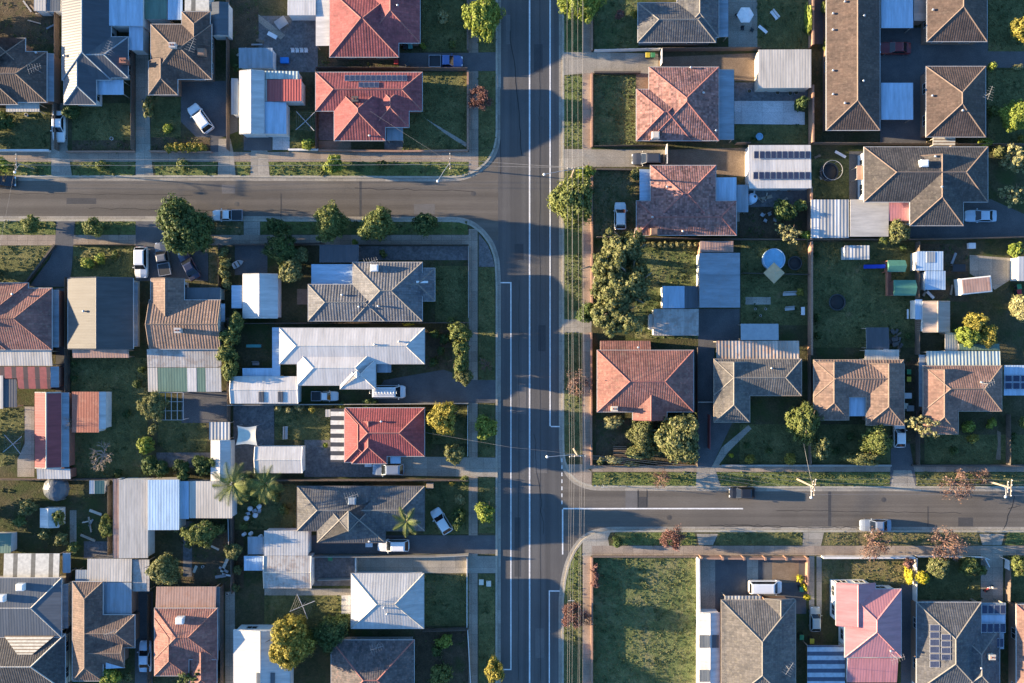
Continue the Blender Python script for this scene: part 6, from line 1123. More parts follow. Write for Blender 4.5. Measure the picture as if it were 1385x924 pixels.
F([(312, 648), (634, 648)], 'fence', 1.8, 'timber fence between the bright red and dark tiled houses'); F([(421, 750), (590, 750), (634, 748)], 'fence_metal', 1.6, 'pale fence between the shaded drive and the sunlit concrete drive', **MF); F([(317, 648), (317, 800)], 'fence', 1.7, 'timber fence east of the cream sheeted shed'); F([(632, 752), (632, 846)], 'fence_white', .9, 'thin front fence beside the sunlit concrete driveway', **MF); F([(483, 752), (483, 776)], 'fence_white', 1.5, 'short white gate across the sunlit concrete driveway', name='gate', th=.05, cat='gate'); F([(573, 850), (633, 848)], 'fence_dark', 1.6, 'dark timber fence below the pale grey hip roof house'); F([(432, 782), (476, 781)], 'fence_metal', 1.3, 'thin rail fence behind the low gabled outbuilding', **MF); F([(633, 850), (637, 925)], 'fence_white', 1.0, 'pale low fence at the bottom by the main road footpath', **MF)
F([(97, 755), (97, 925)], 'fence_dark', 1.6, 'dark timber fence left of the narrow brown house'); F([(205, 800), (205, 925)], 'fence_dark', 1.6, 'dark timber fence left of the rusty red house'); F([(303, 790), (303, 925)], 'fence', 1.6, 'timber fence right of the rusty red house'); F([(152, 748), (152, 655)], 'fence_dark', 1.6, 'dark timber fence west of the big flat cream shed'); F([(312, 700), (313, 745)], 'fence_white', 1.2, 'thin white post rail running south from the cream sheeted shed', **MF)
F([(800, -60), (800, 70)], 'brickfence', .9, 'low brick fence along the top of the right footpath', **BW); F([(800, 101), (800, 200)], 'brickfence', .9, 'low brick fence in front of the half dry lawn', **BW); F([(800, 230), (800, 322)], 'brickfence', 1.0, 'low brick fence beside the large bright street tree', **BW); F([(800, 322), (800, 430)], 'brickfence', .9, 'low brick fence under the tall gum trees', **BW); F([(799, 450), (799, 628)], 'brickfence', .9, 'low brick fence in front of the corner house', **BW)
F([(803, 71), (892, 69)], 'fence_white', 1.3, 'white fence north of the tan driveway at the top'); F([(893, 70), (893, 90)], 'fence_white', 1.6, 'white gate across the top tan driveway', name='gate', th=.06, cat='gate'); F([(803, 100), (865, 100)], 'fence_dark', .9, 'low dark fence on the north of the half dry lawn', **LW); F([(803, 199), (900, 198)], 'fence_dark', 1.0, 'low fence between the half dry lawn and dark wagon'); F([(900, 198), (900, 224)], 'fence_white', 1.6, 'white gate beside the dark grey wagon', name='gate', th=.06, cat='gate'); F([(806, 230), (860, 231)], 'fence_dark', .9, 'low dark fence south of the dark grey wagon', **LW)
F([(893, 70), (1025, 69)], 'fence', 1.8, 'timber fence south of the grey courtyard with umbrella'); F([(993, 196), (1012, 196)], 'fence', 1.8, 'short timber fence below the blue paddling pool'); F([(1094, -30), (1094, 66)], 'brickfence', 1.9, 'tall tan wall west of the very long house, upper piece', **BW); F([(1094, 120), (1094, 196)], 'brickfence', 1.9, 'tall tan wall west of the very long house, lower piece', **BW); F([(1097, 196), (1385, 198)], 'fence', 1.7, 'timber fence between the brown units and the slate tiled house'); F([(1092, 256), (1092, 326)], 'brickfence', 1.9, 'tall tan wall west of the striped carport', **BW); F([(806, 322), (1000, 325), (1240, 325), (1385, 322)], 'fence', 1.7, 'very long timber rear fence north of the pool yard and playground'); F([(1093, 328), (1093, 480)], 'brickfence', 1.7, 'tan fence between the pool yard and the playground lawn', **BW); F([(944, 330), (945, 386)], 'brickfence', 1.8, 'tan wall left of the rust streaked shed', **BW); F([(1237, 328), (1237, 480)], 'fence', 1.7, 'timber fence between the playground and the pale blue shed')
F([(1002, 370), (1092, 372)], 'fence_dark', 1.1, 'thin dark wire fence across the pool yard', **MF); F([(941, 470), (941, 630)], 'fence_dark', 1.5, 'dark fence east of the corner house'); F([(957, 560), (957, 606)], 'm_red', 1.6, 'red painted fence beside the large olive garden tree', **MF); F([(941, 543), (966, 543)], 'fence_metal', 1.7, 'pale gate between the corner house and the grey brown house', name='gate', th=.06, cat='gate'); F([(1092, 480), (1093, 628)], 'fence', 1.5, 'timber fence left of the tan house with two wings'); F([(1238, 486), (1238, 628)], 'fence_dark', 1.5, 'dark timber fence left of the orange house'); F([(803, 629), (941, 629)], 'fence', .8, 'low timber front fence of the corner garden'); F([(975, 629), (1203, 629)], 'fence_metal', .7, 'low grey front fence of the two tiled houses on the east road', **LW); F([(1232, 629), (1400, 629)], 'fence_dark', .7, 'low dark front wall of the orange house', **LW); F([(1360, 560), (1360, 628)], 'fence_dark', 1.4, 'dark timber fence right of the curved brick path')
F([(800, 753), (800, 960)], 'brickfence', .9, 'low brick fence on the main road side of the empty lawn', **BW); F([(942, 752), (943, 832)], 'fence_white', 1.7, 'pale cream fence on the east side of the empty lawn, upper piece', **BW); F([(943, 834), (943, 960)], 'fence_white', 1.7, 'pale cream fence on the east side of the empty lawn, lower piece', **BW); F([(801, 752), (942, 752)], 'fence', .5, 'very low kerb wall on the north of the empty lawn', **LW); F([(946, 752), (1088, 753)], 'brickfence', 1.5, 'brick pillar fence in front of the brick courtyard', posts=True, **BW); F([(1090, 756), (1089, 800)], 'brickfence', 1.2, 'short tan wall beside the brick courtyard bins', **BW); F([(1110, 752), (1233, 752)], 'fence_white', 1.2, 'white front wall of the pink roofed house', **BW); F([(1234, 752), (1233, 925)], 'fence_white', 1.5, 'pale side fence between the pink and charcoal houses', **MF); F([(1237, 751), (1325, 752)], 'fence_white', 1.0, 'pale front fence behind the yellow ball shrub', **MF); F([(1360, 755), (1358, 812)], 'fence', 1.6, 'timber fence right of the lower right driveway'); F([(1332, 754), (1326, 752), (1332, 764)], 'fence_white', 1.3, 'white open gate leaf at the lower right driveway', name='gate', th=.06, cat='gate'); F([(1352, 753), (1359, 756), (1358, 768)], 'fence_white', 1.3, 'second white gate leaf on the right of the lower right driveway', name='gate', th=.06, cat='gate'); F([(1369, 812), (1369, 925)], 'fence_dark', 1.6, 'dark timber fence beside the orange house corner at the bottom right')
# ---------------------------------------------------------------- yard things
def rot_thing(name, label, cat, px, py, z=GZ, rz=0, group=None, hz=None):
    p = P(px, py, hz if hz is not None else z); return thing(name, label, cat, (p.x, p.y, z), group, rz)
def clothesline(px, py, r, rz, label):
    t = rot_thing('clothes_line', label, 'clothes line', px, py, rz=rz, hz=2.2); mb = MB(); mb.tube((0, 0, 0), (0, 0, 2.2), .05, n=7); mb.build('post', M['steel'], t)
    for k in range(4):
        a = k*math.pi/2; mb = MB(); mb.tube((0, 0, 2.0), (math.cos(a)*r, math.sin(a)*r, 2.15), .045, n=5); mb.build('arm', M['steel'], t)
    mb = MB()
    for f in (.35, .55, .75, .95):
        q = [Vector((math.cos(k*math.pi/2)*r*f, math.sin(k*math.pi/2)*r*f, 2.0 + .15*f)) for k in range(4)]
        for k in range(4): mb.tube(q[k], q[(k+1) % 4], .008, n=3, caps=False)
    mb.build('line', M['wire'], t)
clothesline(413, 164, 1.9, .75, 'rotary clothes line beside the white and sky blue house'); clothesline(409, 820, 2.0, .4, 'rotary clothes line on the lawn above the round yellow green tree'); clothesline(17, 601, 1.8, .7, 'rotary clothes line on the dark lawn left of the long pink shed')
def bin_(px, py, lid, label, body='plastic_dark', group=None, rz=0):
    t = rot_thing('wheelie_bin', label, 'wheelie bin', px, py, rz=rz, hz=1.0, group=group); mb = MB()
    vs = [(-.22, -.24, .08), (.22, -.24, .08), (.22, .24, .08), (-.22, .24, .08), (-.29, -.33, .98), (.29, -.33, .98), (.29, .36, .98), (-.29, .36, .98)]
    mb.mesh([Vector(v) for v in vs], [(3, 2, 1, 0), (4, 5, 6, 7), (0, 1, 5, 4), (1, 2, 6, 5), (2, 3, 7, 6), (3, 0, 4, 7)]); mb.build('body', M[body], t)
    mb = MB(); mb.box(-.32, -.36, .99, .32, .38, 1.06, bev=.03); mb.build('lid', M[lid], t)
    mb = MB(); mb.tube((-.3, .3, .12), (-.24, .3, .12), .12, n=8); mb.tube((.24, .3, .12), (.3, .3, .12), .12, n=8); mb.build('wheels', M['rubber'], t)
M['lid_g'] = flat('lid_green', (.05, .22, .09), .5); M['lid_y'] = flat('lid_yellow', (.55, .42, .04), .5); M['lid_r'] = flat('lid_red', (.4, .03, .03), .5); M['lid_b'] = flat('lid_blue', (.03, .12, .4), .5); M['cloth_w'] = flat('cloth_white', (.72, .7, .68), .8); M['cloth_c'] = flat('cloth_cream', (.58, .56, .47), .85); M['cloth_t'] = flat('cloth_tan', (.52, .38, .22), .85); M['pool_blue'] = flat('pool_blue', (.2, .42, .58), .25, var=.2, scale=.8); M['blue_pl'] = flat('plastic_blue', (.02, .06, .45), .35); M['green_pl'] = flat('roof_green', (.07, .2, .14), .6); M['timber_red'] = flat('timber_red', (.28, .11, .07), .8); M['brightblue'] = flat('blue_bright', (.02, .2, .6), .4); M['teal'] = flat('teal', (.08, .28, .26), .6)
bin_(876, 75, 'lid_y', 'yellow lidded wheelie bin by the top white gate'); bin_(883, 75, 'lid_g', 'green lidded wheelie bin by the top white gate'); bin_(548, 63, 'plastic_dark', 'dark wheelie bin left of another at the red ribbed tile house'); bin_(555, 63, 'teal', 'grey green wheelie bin right of the dark one at the red ribbed tile house'); bin_(1229, 503, 'lid_g', 'green lidded wheelie bin between tan and orange houses'); bin_(1229, 513, 'lid_y', 'orange yellow lidded wheelie bin between tan and orange houses')
bin_(1084, 797, 'lid_g', 'green lidded wheelie bin beside the brick courtyard'); bin_(1084, 862, 'lid_g', 'green lidded wheelie bin behind the sage hatchback'); bin_(1098, 867, 'lid_y', 'orange lidded wheelie bin behind the sage hatchback'); bin_(447, 755, 'lid_g', 'green lidded wheelie bin on the sunlit concrete drive'); bin_(536, 84, 'lid_r', 'red lidded wheelie bin under the red ribbed roof edge'); bin_(551, 87, 'plastic_dark', 'dark wheelie bin on the drive behind the blue ute', rz=.4); bin_(1378, 388, 'lid_g', 'green lidded wheelie bin at the right photo edge', rz=.2); bin_(1378, 395, 'lid_r', 'red brown lidded wheelie bin at the right photo edge', rz=.2)
def tramp(px, py, r, label, ring='plastic_dark', net=True):
    t = rot_thing('trampoline', label, 'trampoline', px, py, hz=.8); mb = MB(); mb.lathe((0, 0, .78), [(0, 0), (r*.84, 0), (r*.84, -.02), (0, -.02)], 24); mb.build('mat', M['rubber'], t)
    mb = MB(); mb.lathe((0, 0, .78), [(r*.845, -.05), (r, -.05), (r, .05), (r*.845, .05), (r*.845, -.05)], 24); mb.build('padding', M[ring], t)
    for k in range(4):
        a = k*1.571 + .4; mb = MB(); mb.tube((math.cos(a)*r*.95, math.sin(a)*r*.95, 0), (math.cos(a)*r*.95, math.sin(a)*r*.95, .73), .03, n=5); mb.build('leg', M['steel'], t)
    if net:
        mb = MB(); n = 24
        for i in range(n):
            a0, a1 = 6.283*i/n, 6.283*(i+1)/n; mb.tube((math.cos(a0)*r*1.02, math.sin(a0)*r*1.02, 2.3), (math.cos(a1)*r*1.02, math.sin(a1)*r*1.02, 2.3), .03, n=4, caps=False)
        mb.build('net_hoop', M['w_grey'], t)
        for k in range(6):
            a = k*1.047; mb = MB(); mb.tube((math.cos(a)*r*1.02, math.sin(a)*r*1.02, .85), (math.cos(a)*r*1.02, math.sin(a)*r*1.02, 2.3), .025, n=5); mb.build('net_pole', M['steel'], t)
tramp(1121, 233, 1.4, 'trampoline with pale hoop near the slate tiled house'); tramp(1132, 409, 1.25, 'round black trampoline on the dark playground lawn', net=False); tramp(1075, 356, 1.05, 'small dark purple trampoline right of the round pool', net=False)
def pool(px, py, r, h, label, wall='m_shadeblue', name='swimming_pool'):
    t = rot_thing(name, label, 'pool', px, py, hz=h); mb = MB(); mb.lathe((0, 0, 0), [(r, 0), (r + .04, h), (r - .08, h), (r - .1, h - .12), (r - .1, .02)], 32); mb.build('wall', M['pool_blue' if r < 1 else 'm_sky'], t)
    mb = MB(); mb.lathe((0, 0, 0), [(r - .105, h - .11), (0, h - .11)], 32); mb.build('water', M['pool_blue'], t)
pool(1047, 351, 1.6, 1.0, 'round light blue above ground pool under the tan umbrella'); pool(1027, 185, .5, .35, 'small bright blue paddling pool below the concrete court', name='paddling_pool'); 
def umbrella(px, py, r, n, m, h, label, rz=0, base_m='steel'):
    t = rot_thing('garden_umbrella', label, 'umbrella', px, py, rz=rz, hz=h); mb = MB(); mb.tube((0, 0, 0), (0, 0, h + .05), .035, n=6); mb.build('pole', M[base_m], t); mb = MB(); mb.lathe((0, 0, 0), [(.3, 0), (.3, .08), (0, .1)], 10); mb.build('base', M['w_grey'], t)
    mb = MB(); ring = [Vector((math.cos(6.283*i/n)*r, math.sin(6.283*i/n)*r, h - .45)) for i in range(n)]; top = Vector((0, 0, h)); mid = [top.lerp(q, .5) + Vector((0, 0, .06)) for q in ring]
    for i in range(n):
        j = (i+1) % n; mb.face([top, mid[i], mid[j]]); mb.face([mid[i], ring[i], ring[j], mid[j]]); mb.face([ring[i], ring[i] - Vector((0, 0, .15)), ring[j] - Vector((0, 0, .15)), ring[j]])
    mb.build('canopy', M[m], t)
umbrella(1009, 19, 1.25, 6, 'cloth_w', 2.4, 'white hexagonal umbrella on the grey courtyard'); umbrella(1048, 369, 1.55, 4, 'cloth_t', 2.5, 'square tan umbrella beside the round pool')
# round dark mesh gazebo, water tank
t = rot_thing('water_tank', 'pale blue domed water tank south of the solar garage', 'water tank', 1018, 268, hz=2.0); mb = MB(); mb.lathe((0, 0, 0), [(.78, 0), (.78, 1.7), (.6, 1.95), (.2, 2.08), (0, 2.1)], 24); mb.build('tank', M['m_sky'], t); mb = MB(); mb.lathe((.3, .2, 1.95), [(.2, 0), (.2, .12), (0, .14)], 12); mb.build('lid', M['plastic_dark'], t)
t = rot_thing('dome_gazebo', 'round grey netted dome in the shaded yard at the left', 'gazebo', 72, 662, hz=2.0); mb = MB(); mb.lathe((0, 0, 0), [(1.95, .9), (1.75, 1.5), (1.2, 2.0), (.5, 2.3), (0, 2.35)], 12, smooth=False); mb.build('netting', M['clear'] if False else M['m_slate'], t)
for k in range(6):
    a = k*1.047; mb = MB(); mb.tube((math.cos(a)*1.9, math.sin(a)*1.9, 0), (math.cos(a)*1.95, math.sin(a)*1.95, .95), .03, n=5); mb.build('post', M['steel'], t)
# shade sail
t = rot_thing('shade_sail', 'cream four cornered shade sail west of the small lawn', 'shade sail', 334, 588, hz=2.5); cs = [P(x, y, z_) - t.location for x, y, z_ in ((321, 576, 2.6), (347, 576, 2.4), (348, 603, 2.5), (319, 602, 2.7))]; mb = MB(); n = 8; g = []
for i in range(n + 1):
    for j in range(n + 1):
        u_, v_ = i/n, j/n; q = cs[0]*(1-u_)*(1-v_) + cs[1]*u_*(1-v_) + cs[2]*u_*v_ + cs[3]*(1-u_)*v_; c = sum(cs, Vector())/4; e = max(4*u_*(1-u_) if j in (0, n) else 0, 4*v_*(1-v_) if i in (0, n) else 0); f = 1 - .14*(4*u_*(1-u_))*(abs(2*v_-1)**2) - .14*(4*v_*(1-v_))*(abs(2*u_-1)**2); q2 = c + (q - c)*f; q2.z -= .2*16*u_*(1-u_)*v_*(1-v_); g.append(q2)
mb.mesh(g, [(i*(n+1)+j, (i+1)*(n+1)+j, (i+1)*(n+1)+j+1, i*(n+1)+j+1) for i in range(n) for j in range(n)], 0, True); mb.build('canvas', M['cloth_c'], t)
for q in cs: mb = MB(); mb.tube((q.x, q.y, 0), (q.x, q.y, q.z + .1), .05, n=6); mb.build('post', M['steel'], t)
# grid pergola
t = rot_thing('grid_pergola', 'white wire grid pergola beside the olive tree', 'pergola', 228, 549, hz=2.4); a, b = P(208, 568, 2.4) - t.location, P(248, 531, 2.4) - t.location
for k in range(6): x = a.x + (b.x-a.x)*k/5; mb = MB(); mb.box(x-.035, a.y, 2.3, x+.035, b.y, 2.38); mb.build('beam', M['trim'], t)
for k in range(4): y = a.y + (b.y-a.y)*k/3; mb = MB(); mb.box(a.x, y-.03, 2.384, b.x, y+.03, 2.45); mb.build('rail', M['trim'], t)
for x in (a.x+.05, b.x-.05):
    for y in (a.y+.05, b.y-.05): mb = MB(); mb.box(x-.04, y-.04, 0, x+.04, y+.04, 2.298); mb.build('post', M['trim'], t)
# playground set
t = rot_thing('play_set', 'timber playground set with green roofs and bright blue slide', 'play set', 1212, 372, hz=1.0); W_ = lambda x, y, z_: P(x, y, z_) - Vector((t.location.x, t.location.y, 0))
def rf(x0, y0, x1, y1, z_):
    a, b = W_(x0, y1, z_), W_(x1, y0, z_); ym = (a.y+b.y)/2; mb = MB(); mb.mesh([Vector((a.x, a.y, z_)), Vector((b.x, a.y, z_)), Vector((b.x, b.y, z_)), Vector((a.x, b.y, z_)), Vector((a.x, ym, z_+.55)), Vector((b.x, ym, z_+.55))], [(0, 1, 5, 4), (2, 3, 4, 5), (0, 4, 3), (1, 2, 5), (3, 2, 1, 0)]); mb.build('roof', M['green_pl'], t)
    for x in (a.x+.1, b.x-.1):
        for y in (a.y+.1, b.y-.1): mb = MB(); mb.box(x-.05, y-.05, 0, x+.05, y+.05, z_-.004); mb.build('post', M['timber_red'], t)
    mb = MB(); mb.box(a.x+.05, a.y+.05, .95, b.x-.05, b.y-.05, 1.05); mb.build('platform', M['timber_red'], t)
rf(1200, 352, 1224, 368, 2.2); rf(1208, 379, 1238, 400, 2.3)
a, b = W_(1168, 361, .35), W_(1197, 361, 1.2); mb = MB(); n = 10; vs = []
for i in range(n + 1):
    u_ = i/n; x = a.x + (b.x-a.x)*u_; z_ = .25 + .95*(u_**1.5)
    for dy, dz in ((-.3, .2), (-.27, 0), (.27, 0), (.3, .2)): vs.append(Vector((x, a.y+dy, z_+dz)))
mb.mesh(vs, [(i*4+j, i*4+4+j, i*4+5+j, i*4+1+j) for i in range(n) for j in range(3)], 0); mb.build('slide', M['blue_pl'], t)
a, b = W_(1198, 400, 1.2), W_(1208, 366, 1.2); mb = MB(); mb.box(a.x, a.y, 1.0, b.x - .3, b.y, 1.1); mb.build('deck', M['timber_red'], t); mb = MB(); mb.box(a.x-.05, a.y, 1.104, a.x+.05, b.y, 1.8); mb.build('railing', M['timber_red'], t)
# outdoor tables, seats and clutter
def table(px, py, lx, ly, label, rz=0, m='trim', name='garden_table', h=.73):
    t = rot_thing(name, label, 'table', px, py, rz=rz); mb = MB(); mb.box(-lx/2, -ly/2, h-.05, lx/2, ly/2, h, bev=.015); mb.build('tabletop', M[m], t)
    for sx in (-1, 1):
        for sy in (-1, 1): mb = MB(); mb.tube((sx*(lx/2-.1), sy*(ly/2-.1), 0), (sx*(lx/2-.1), sy*(ly/2-.1), h-.052), .03, n=5); mb.build('leg', M['steel'], t)
def bench(px, py, lx, label, rz=0, m='trim', back=True):
    t = rot_thing('garden_bench', label, 'bench', px, py, rz=rz); mb = MB(); mb.box(-lx/2, -.22, .4, lx/2, .22, .45, bev=.01); mb.build('seat', M[m], t)
    if back: mb = MB(); mb.box(-lx/2, .2, .5, lx/2, .25, .9, 0, Matrix.Rotation(-.15, 4, 'X')); mb.build('backrest', M[m], t)
    for sx in (-1, 1): mb = MB(); mb.box(sx*(lx/2-.12)-.03, -.2, 0, sx*(lx/2-.12)+.03, .2, .398); mb.build('leg', M[m], t)
table(382, 33, 1.7, 1.4, 'square pale table on the cluttered grey yard at the top', .6, 'w_grey'); table(370, 50, 1.5, .6, 'white folding table below the square table in the cluttered yard', -.5, 'cloth_w'); bench(347, 492, 1.0, 'pale bench shadowed behind the white link roof', 0, 'w_grey')
table(345, 468, 2.2, .45, 'narrow pale green bench table in the dark yard of the white house', 0, 'teal'); bench(388, 585, 1.9, 'long white seat on the small lawn', 1.55); table(1030, 42, 1.6, .45, 'white plank seat leaning diagonally on the dark lawn beside the courtyard', -.7, 'cloth_w'); bench(1046, 22, 1.5, 'pale lounge chair on the dark lawn by the white umbrella', -.9, 'cloth_w')
bench(1067, 398, 2.0, 'upper white see-saw bench in the pool yard', 0.05); bench(1067, 418, 1.4, 'lower white see-saw bench in the pool yard', 0.1); table(1084, 421, .55, 1.2, 'white upright box table by the tan pool yard fence', 0, 'cloth_w'); table(1225, 425, .25, 1.4, 'thin white seat rail on the fence side of the playground lawn', 0, 'cloth_w'); table(1294, 363, 1.9, 1.1, 'open steel work frame on the dark yard north of the caravan', 0, 'plastic_dark')
def dinghy(px, py, L, deg, m, label, name='dinghy', cat='boat'):
    t = rot_thing(name, label, cat, px, py, rz=R(deg), hz=.4); mb = MB(); prof = [(-L/2, .42), (-L*.2, .5), (L*.15, .46), (L*.38, .25), (L/2, .03)]; vs = []
    for x, w_ in prof:
        for yy, zz in ((-w_, .5), (-w_*.85, .2), (0, .08), (w_*.85, .2), (w_, .5)): vs.append(Vector((x, yy, zz)))
    mb.mesh(vs, [(i*5+j, i*5+5+j, i*5+6+j, i*5+1+j) for i in range(4) for j in range(4)] + [(0, 1, 2, 3, 4)]); mb.build('hull', M[m], t)
    for x in (-L*.25, L*.1): mb = MB(); mb.box(x-.1, -.4, .36, x+.1, .4, .4); mb.build('seat', M['timber'], t)
dinghy(322, 357, 1.7, 30, 'cloth_w', 'small white dinghy beside the gabled garage')
t = rot_thing('storage_box', 'bright blue lidded box on the cluttered grey yard', 'box', 386, 83); mb = MB(); mb.box(-.6, -.4, 0, .6, .4, .5, bev=.04); mb.build('body', M['brightblue'], t); mb = MB(); mb.box(-.64, -.44, .504, .64, .44, .58, bev=.03); mb.build('lid', M['brightblue'], t)
def pots(lst, m, label, group, r=.35, h=.35):
    for (x, y) in lst:
        t = rot_thing('planter_pot', label, 'pot', x, y, group=group); mb = MB(); mb.lathe((0, 0, 0), [(r*.7, 0), (r, h), (r*.88, h), (r*.85, h-.06), (0, h-.06)], 12); mb.build('pot', M[m], t); mb = MB(); mb.lathe((0, 0, h - .055), [(r*.83, 0), (0, .04)], 12); mb.build('soil', M['soil'], t)
def stone(lst, label, group, r=.38, m='cloth_w'):
    for i, (x, y) in enumerate(lst):
        t = rot_thing('round_table', label, 'table', x, y, group=group); mb = MB(); mb.lathe((0, 0, 0), [(.28, 0), (.08, .06), (.06, .62), (r, .66), (r, .7), (0, .7)], 14); mb.build('table', M[m], t)
stone([(335, 700), (340, 687), (347, 696), (352, 684)], 'round white garden table in the cluster below the palms', 'round white tables below the palms'); stone([(353, 725), (340, 721), (331, 722)], 'white round stool beside the pale low gabled outbuilding', 'white stools by the outbuilding', .26)
pots([(1013, 124), (1023, 122), (1035, 123), (1051, 126), (1068, 127), (1076, 126)], 'w_grey', 'grey pot in the row on the north edge of the concrete court', 'pots along the concrete court'); pots([(1040, 256), (1052, 257), (1066, 258), (1058, 256)], 'brickfence', 'terracotta pot against the south wall of the solar garage', 'pots at the solar garage', .25); pots([(1021, 418), (1035, 418), (1028, 427)], 'cloth_w', 'small white pot on the lawn below the pool yard path', 'white pots in the pool yard', .18, .25); pots([(152, 188)], 'cloth_w', 'single white pot beside the stone front wall at the left', None, .25); pots([(37, 156)], 'cloth_w', 'white pot at the curved cream porch', None, .25); pots([(308, 803), (275, 766)], 'cloth_w', 'small pale pot in the dark yard by the rusty red house', 'pots in the dark yard', .2)
t = rot_thing('trash_pile', 'dark pile of junk beside the ragged white lean-to', 'junk', 1206, 458); mb = MB(); rg = random.Random(9)
for k in range(22): x, y, z_ = rg.uniform(-1.6, 1.6), rg.uniform(-1.2, 1.2), rg.uniform(0, .3); s_ = rg.uniform(.15, .45); mb.box(-s_, -s_*.6, 0, s_, s_*.6, rg.uniform(.15, .5), 0, Matrix.Translation((x, y, z_)) @ Matrix.Rotation(rg.uniform(0, 3), 4, 'Z'))
mb.build('scrap', M['trim_dark'], t)
for (x, y, m_, lb, dz) in ((1226, 535, 'cloth_w', 'white and blue stack of crates in the gap beside the tan house', 0), (1221, 549, 'cloth_c', 'cream crate on the ground behind the white hatchback', 0), (1229, 552, 'w_grey', 'grey crate on the ground beside the cream crate', 0), (503, 363, 'w_grey', 'small grey unit box at the rear of the grey hip roof house', 0), (582, 656, 'trim_tan', 'square tan letter box plinth on the dark lawn corner', 0), (500, 735, 'cloth_w', 'white box stack at the wall near the white wagon', 0), (499, 627, 'cloth_w', 'white box stack at the wall near the silver wagon', 0), (1312, 333, 'cloth_w', 'white covered dinghy like crate in the dark yard below the blue car', 0)):
    t = rot_thing('crate', lb, 'crate', x, y); mb = MB(); mb.box(-.5, -.4, 0, .5, .4, .6, bev=.03); mb.build('box', M[m_], t); mb = MB(); mb.box(-.52, -.42, .604, .52, .42, .66, bev=.02); mb.build('lid', M[m_], t)
t = rot_thing('wood_pile', 'stacked timber slats at the corner garden fence', 'timber', 838, 612)
for k in range(7): mb = MB(); mb.box(-1.0, -1.0 + k*.3, .05, 1.0, -.85 + k*.3, .3); mb.build('plank', M['timber'], t)
# more yard clutter
def plank(px, py, L, w_, rz, m, label, group=None, h=.12):
    t = rot_thing('plank', label, 'timber', px, py, rz=rz, group=group); mb = MB(); mb.box(-L/2, -w_/2, .05, L/2, w_/2, .05 + h, bev=.01); mb.build('board', M[m], t)
    for sx in (-.35, .35): mb = MB(); mb.box(L*sx - .05, -w_/2 - .1, 0, L*sx + .05, w_/2 + .1, .048); mb.build('bearer', M['timber'], t)
rg = random.Random(21)
for gx, gy, rx, ry, n, lb, gr in ((338, 60, 16, 28, 5, 'loose board lying in the cluttered yard west of the blue box', 'boards west of the blue box'), (1268, 372, 22, 26, 7, 'loose board lying beside the brown and grey gabled shed yard', 'boards in the caravan yard'), (122, 700, 14, 28, 5, 'loose board lying in the shaded yard west of the big flat cream shed', 'boards west of the cream shed'), (283, 765, 26, 26, 6, 'loose board lying in the dark yard north of the rusty red house', 'boards north of the rusty red house'), (1120, 300 - 70, 18, 22, 3, 'loose board on the grass around the pale hooped trampoline', 'boards around the trampoline'), (40, 30, 34, 24, 5, 'loose board in the rough yard at the top left corner', 'boards in the top left yard'), (1196, 462, 30, 12, 5, 'loose board in front of the dark tarp roof', 'boards near the tarp'), (1045, 268, 40, 8, 5, 'loose board on the paving south of the solar garage', 'boards south of the solar garage')):
    for i in range(n): plank(gx + rg.uniform(-rx, rx), gy + rg.uniform(-ry, ry), rg.uniform(.9, 2.4), rg.uniform(.15, .5), rg.uniform(0, 3.1), rg.choice(['timber', 'pale', 'w_grey', 'trim_tan', 'cloth_w']), lb, gr)
def chair(px, py, rz, m, label, group):
    t = rot_thing('garden_chair', label, 'chair', px, py, rz=rz, group=group); mb = MB(); mb.box(-.25, -.25, .4, .25, .25, .45, bev=.015); mb.build('seat', M[m], t); mb = MB(); mb.box(-.25, .22, .46, .25, .27, .9, bev=.01); mb.build('backrest', M[m], t)
    for sx in (-.2, .2):
        for sy in (-.2, .2): mb = MB(); mb.tube((sx, sy, 0), (sx, sy, .398), .025, n=5); mb.build('leg', M[m], t)
for i in range(4): chair(397 + i*6, 70, 0, 'cloth_w', 'white chair in the row right of the bright blue box', 'white chairs by the blue box')
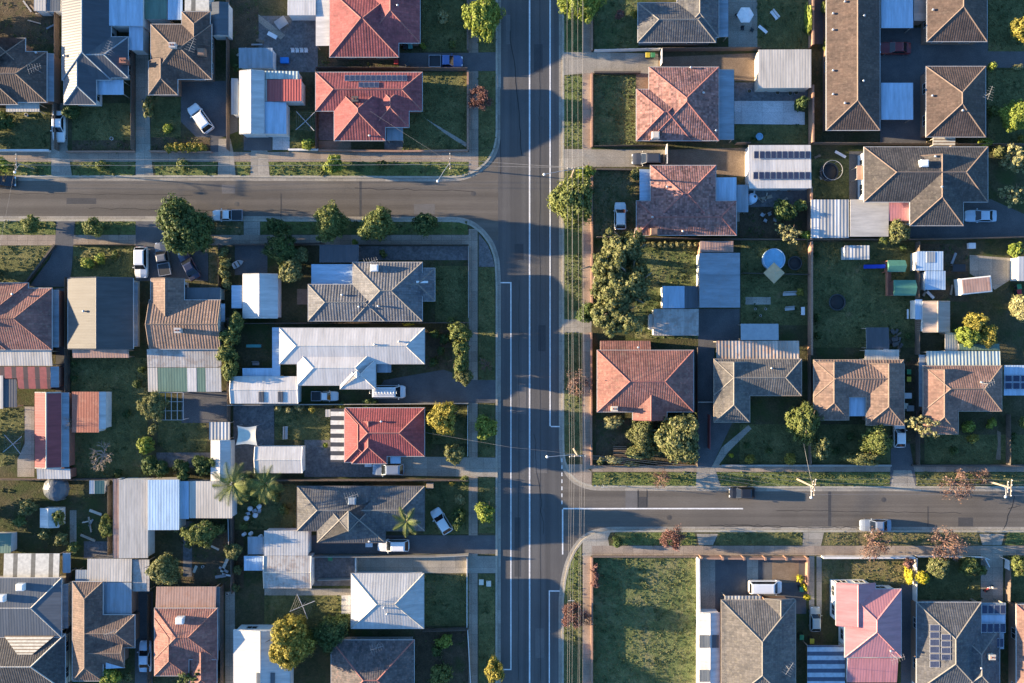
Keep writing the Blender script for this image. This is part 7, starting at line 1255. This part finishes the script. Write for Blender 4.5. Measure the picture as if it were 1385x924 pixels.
for x, y, r_ in ((1003, 40, 0), (1016, 42, 1.2), (996, 22, 2.2)): chair(x, y, r_, 'plastic_dark', 'dark chair around the white hexagonal umbrella', 'dark courtyard chairs')
for x, y, r_ in ((1040, 290, .4), (1047, 298, 1.4), (1034, 299, 2.6), (1030, 291, 4.1)): chair(x, y, r_, 'steel', 'grey chair on the shaded patio south of the water tank', 'grey patio chairs')
for x, y, r_ in ((337, 694, .4), (346, 690, 2), (352, 690, 3)): chair(x, y, r_, 'steel', 'small grey chair among the round white garden tables', 'chairs among white tables')
for x, y, lb in ((651, 787, 'square white block on the verge grass by the sunlit concrete driveway'), (661, 789, 'grey white block beside the square white block on the verge')):
    t = rot_thing('crate', lb, 'crate', x, y); mb = MB(); mb.box(-.35, -.4, 0, .35, .4, .35, bev=.04); mb.build('box', M['cloth_c'], t)
# parked motorbike by the lower right drive
t = rot_thing('motor_scooter', 'red and white scooter parked on the lower right driveway', 'scooter', 1335, 795, rz=.5)
for x in (-.55, .6): mb = MB(); mb.tube((x, -.06, .28), (x, .06, .28), .28, n=14); mb.build('wheel', M['rubber'], t)
mb = MB(); mb.box(-.75, -.18, .45, -.05, .18, .75, bev=.06); mb.build('body', M['lid_r'], t); mb = MB(); mb.box(-.7, -.15, .755, -.1, .15, .85, bev=.04); mb.build('seat', M['rubber'], t); mb = MB(); mb.box(-.1, -.16, .28, .45, .16, .36, bev=.03); mb.build('footboard', M['cloth_w'], t); mb = MB(); mb.tube((.6, 0, .3), (.42, 0, 1.0), .05, n=7); mb.build('fork', M['steel'], t); mb = MB(); mb.tube((.4, -.32, 1.02), (.4, .32, 1.02), .025, n=6); mb.build('handlebar', M['rubber'], t); mb = MB(); mb.box(.42, -.16, .45, .56, .16, .95, bev=.04); mb.build('front_shield', M['cloth_w'], t)
for lb, us in LABELS.items():
    if len(us) > 1 and (len({g for _, g in us}) > 1 or us[0][1] is None): print('DUPLABEL', lb, us)
    if not 4 <= len(lb.split()) <= 16: print('LEN', len(lb.split()), lb)
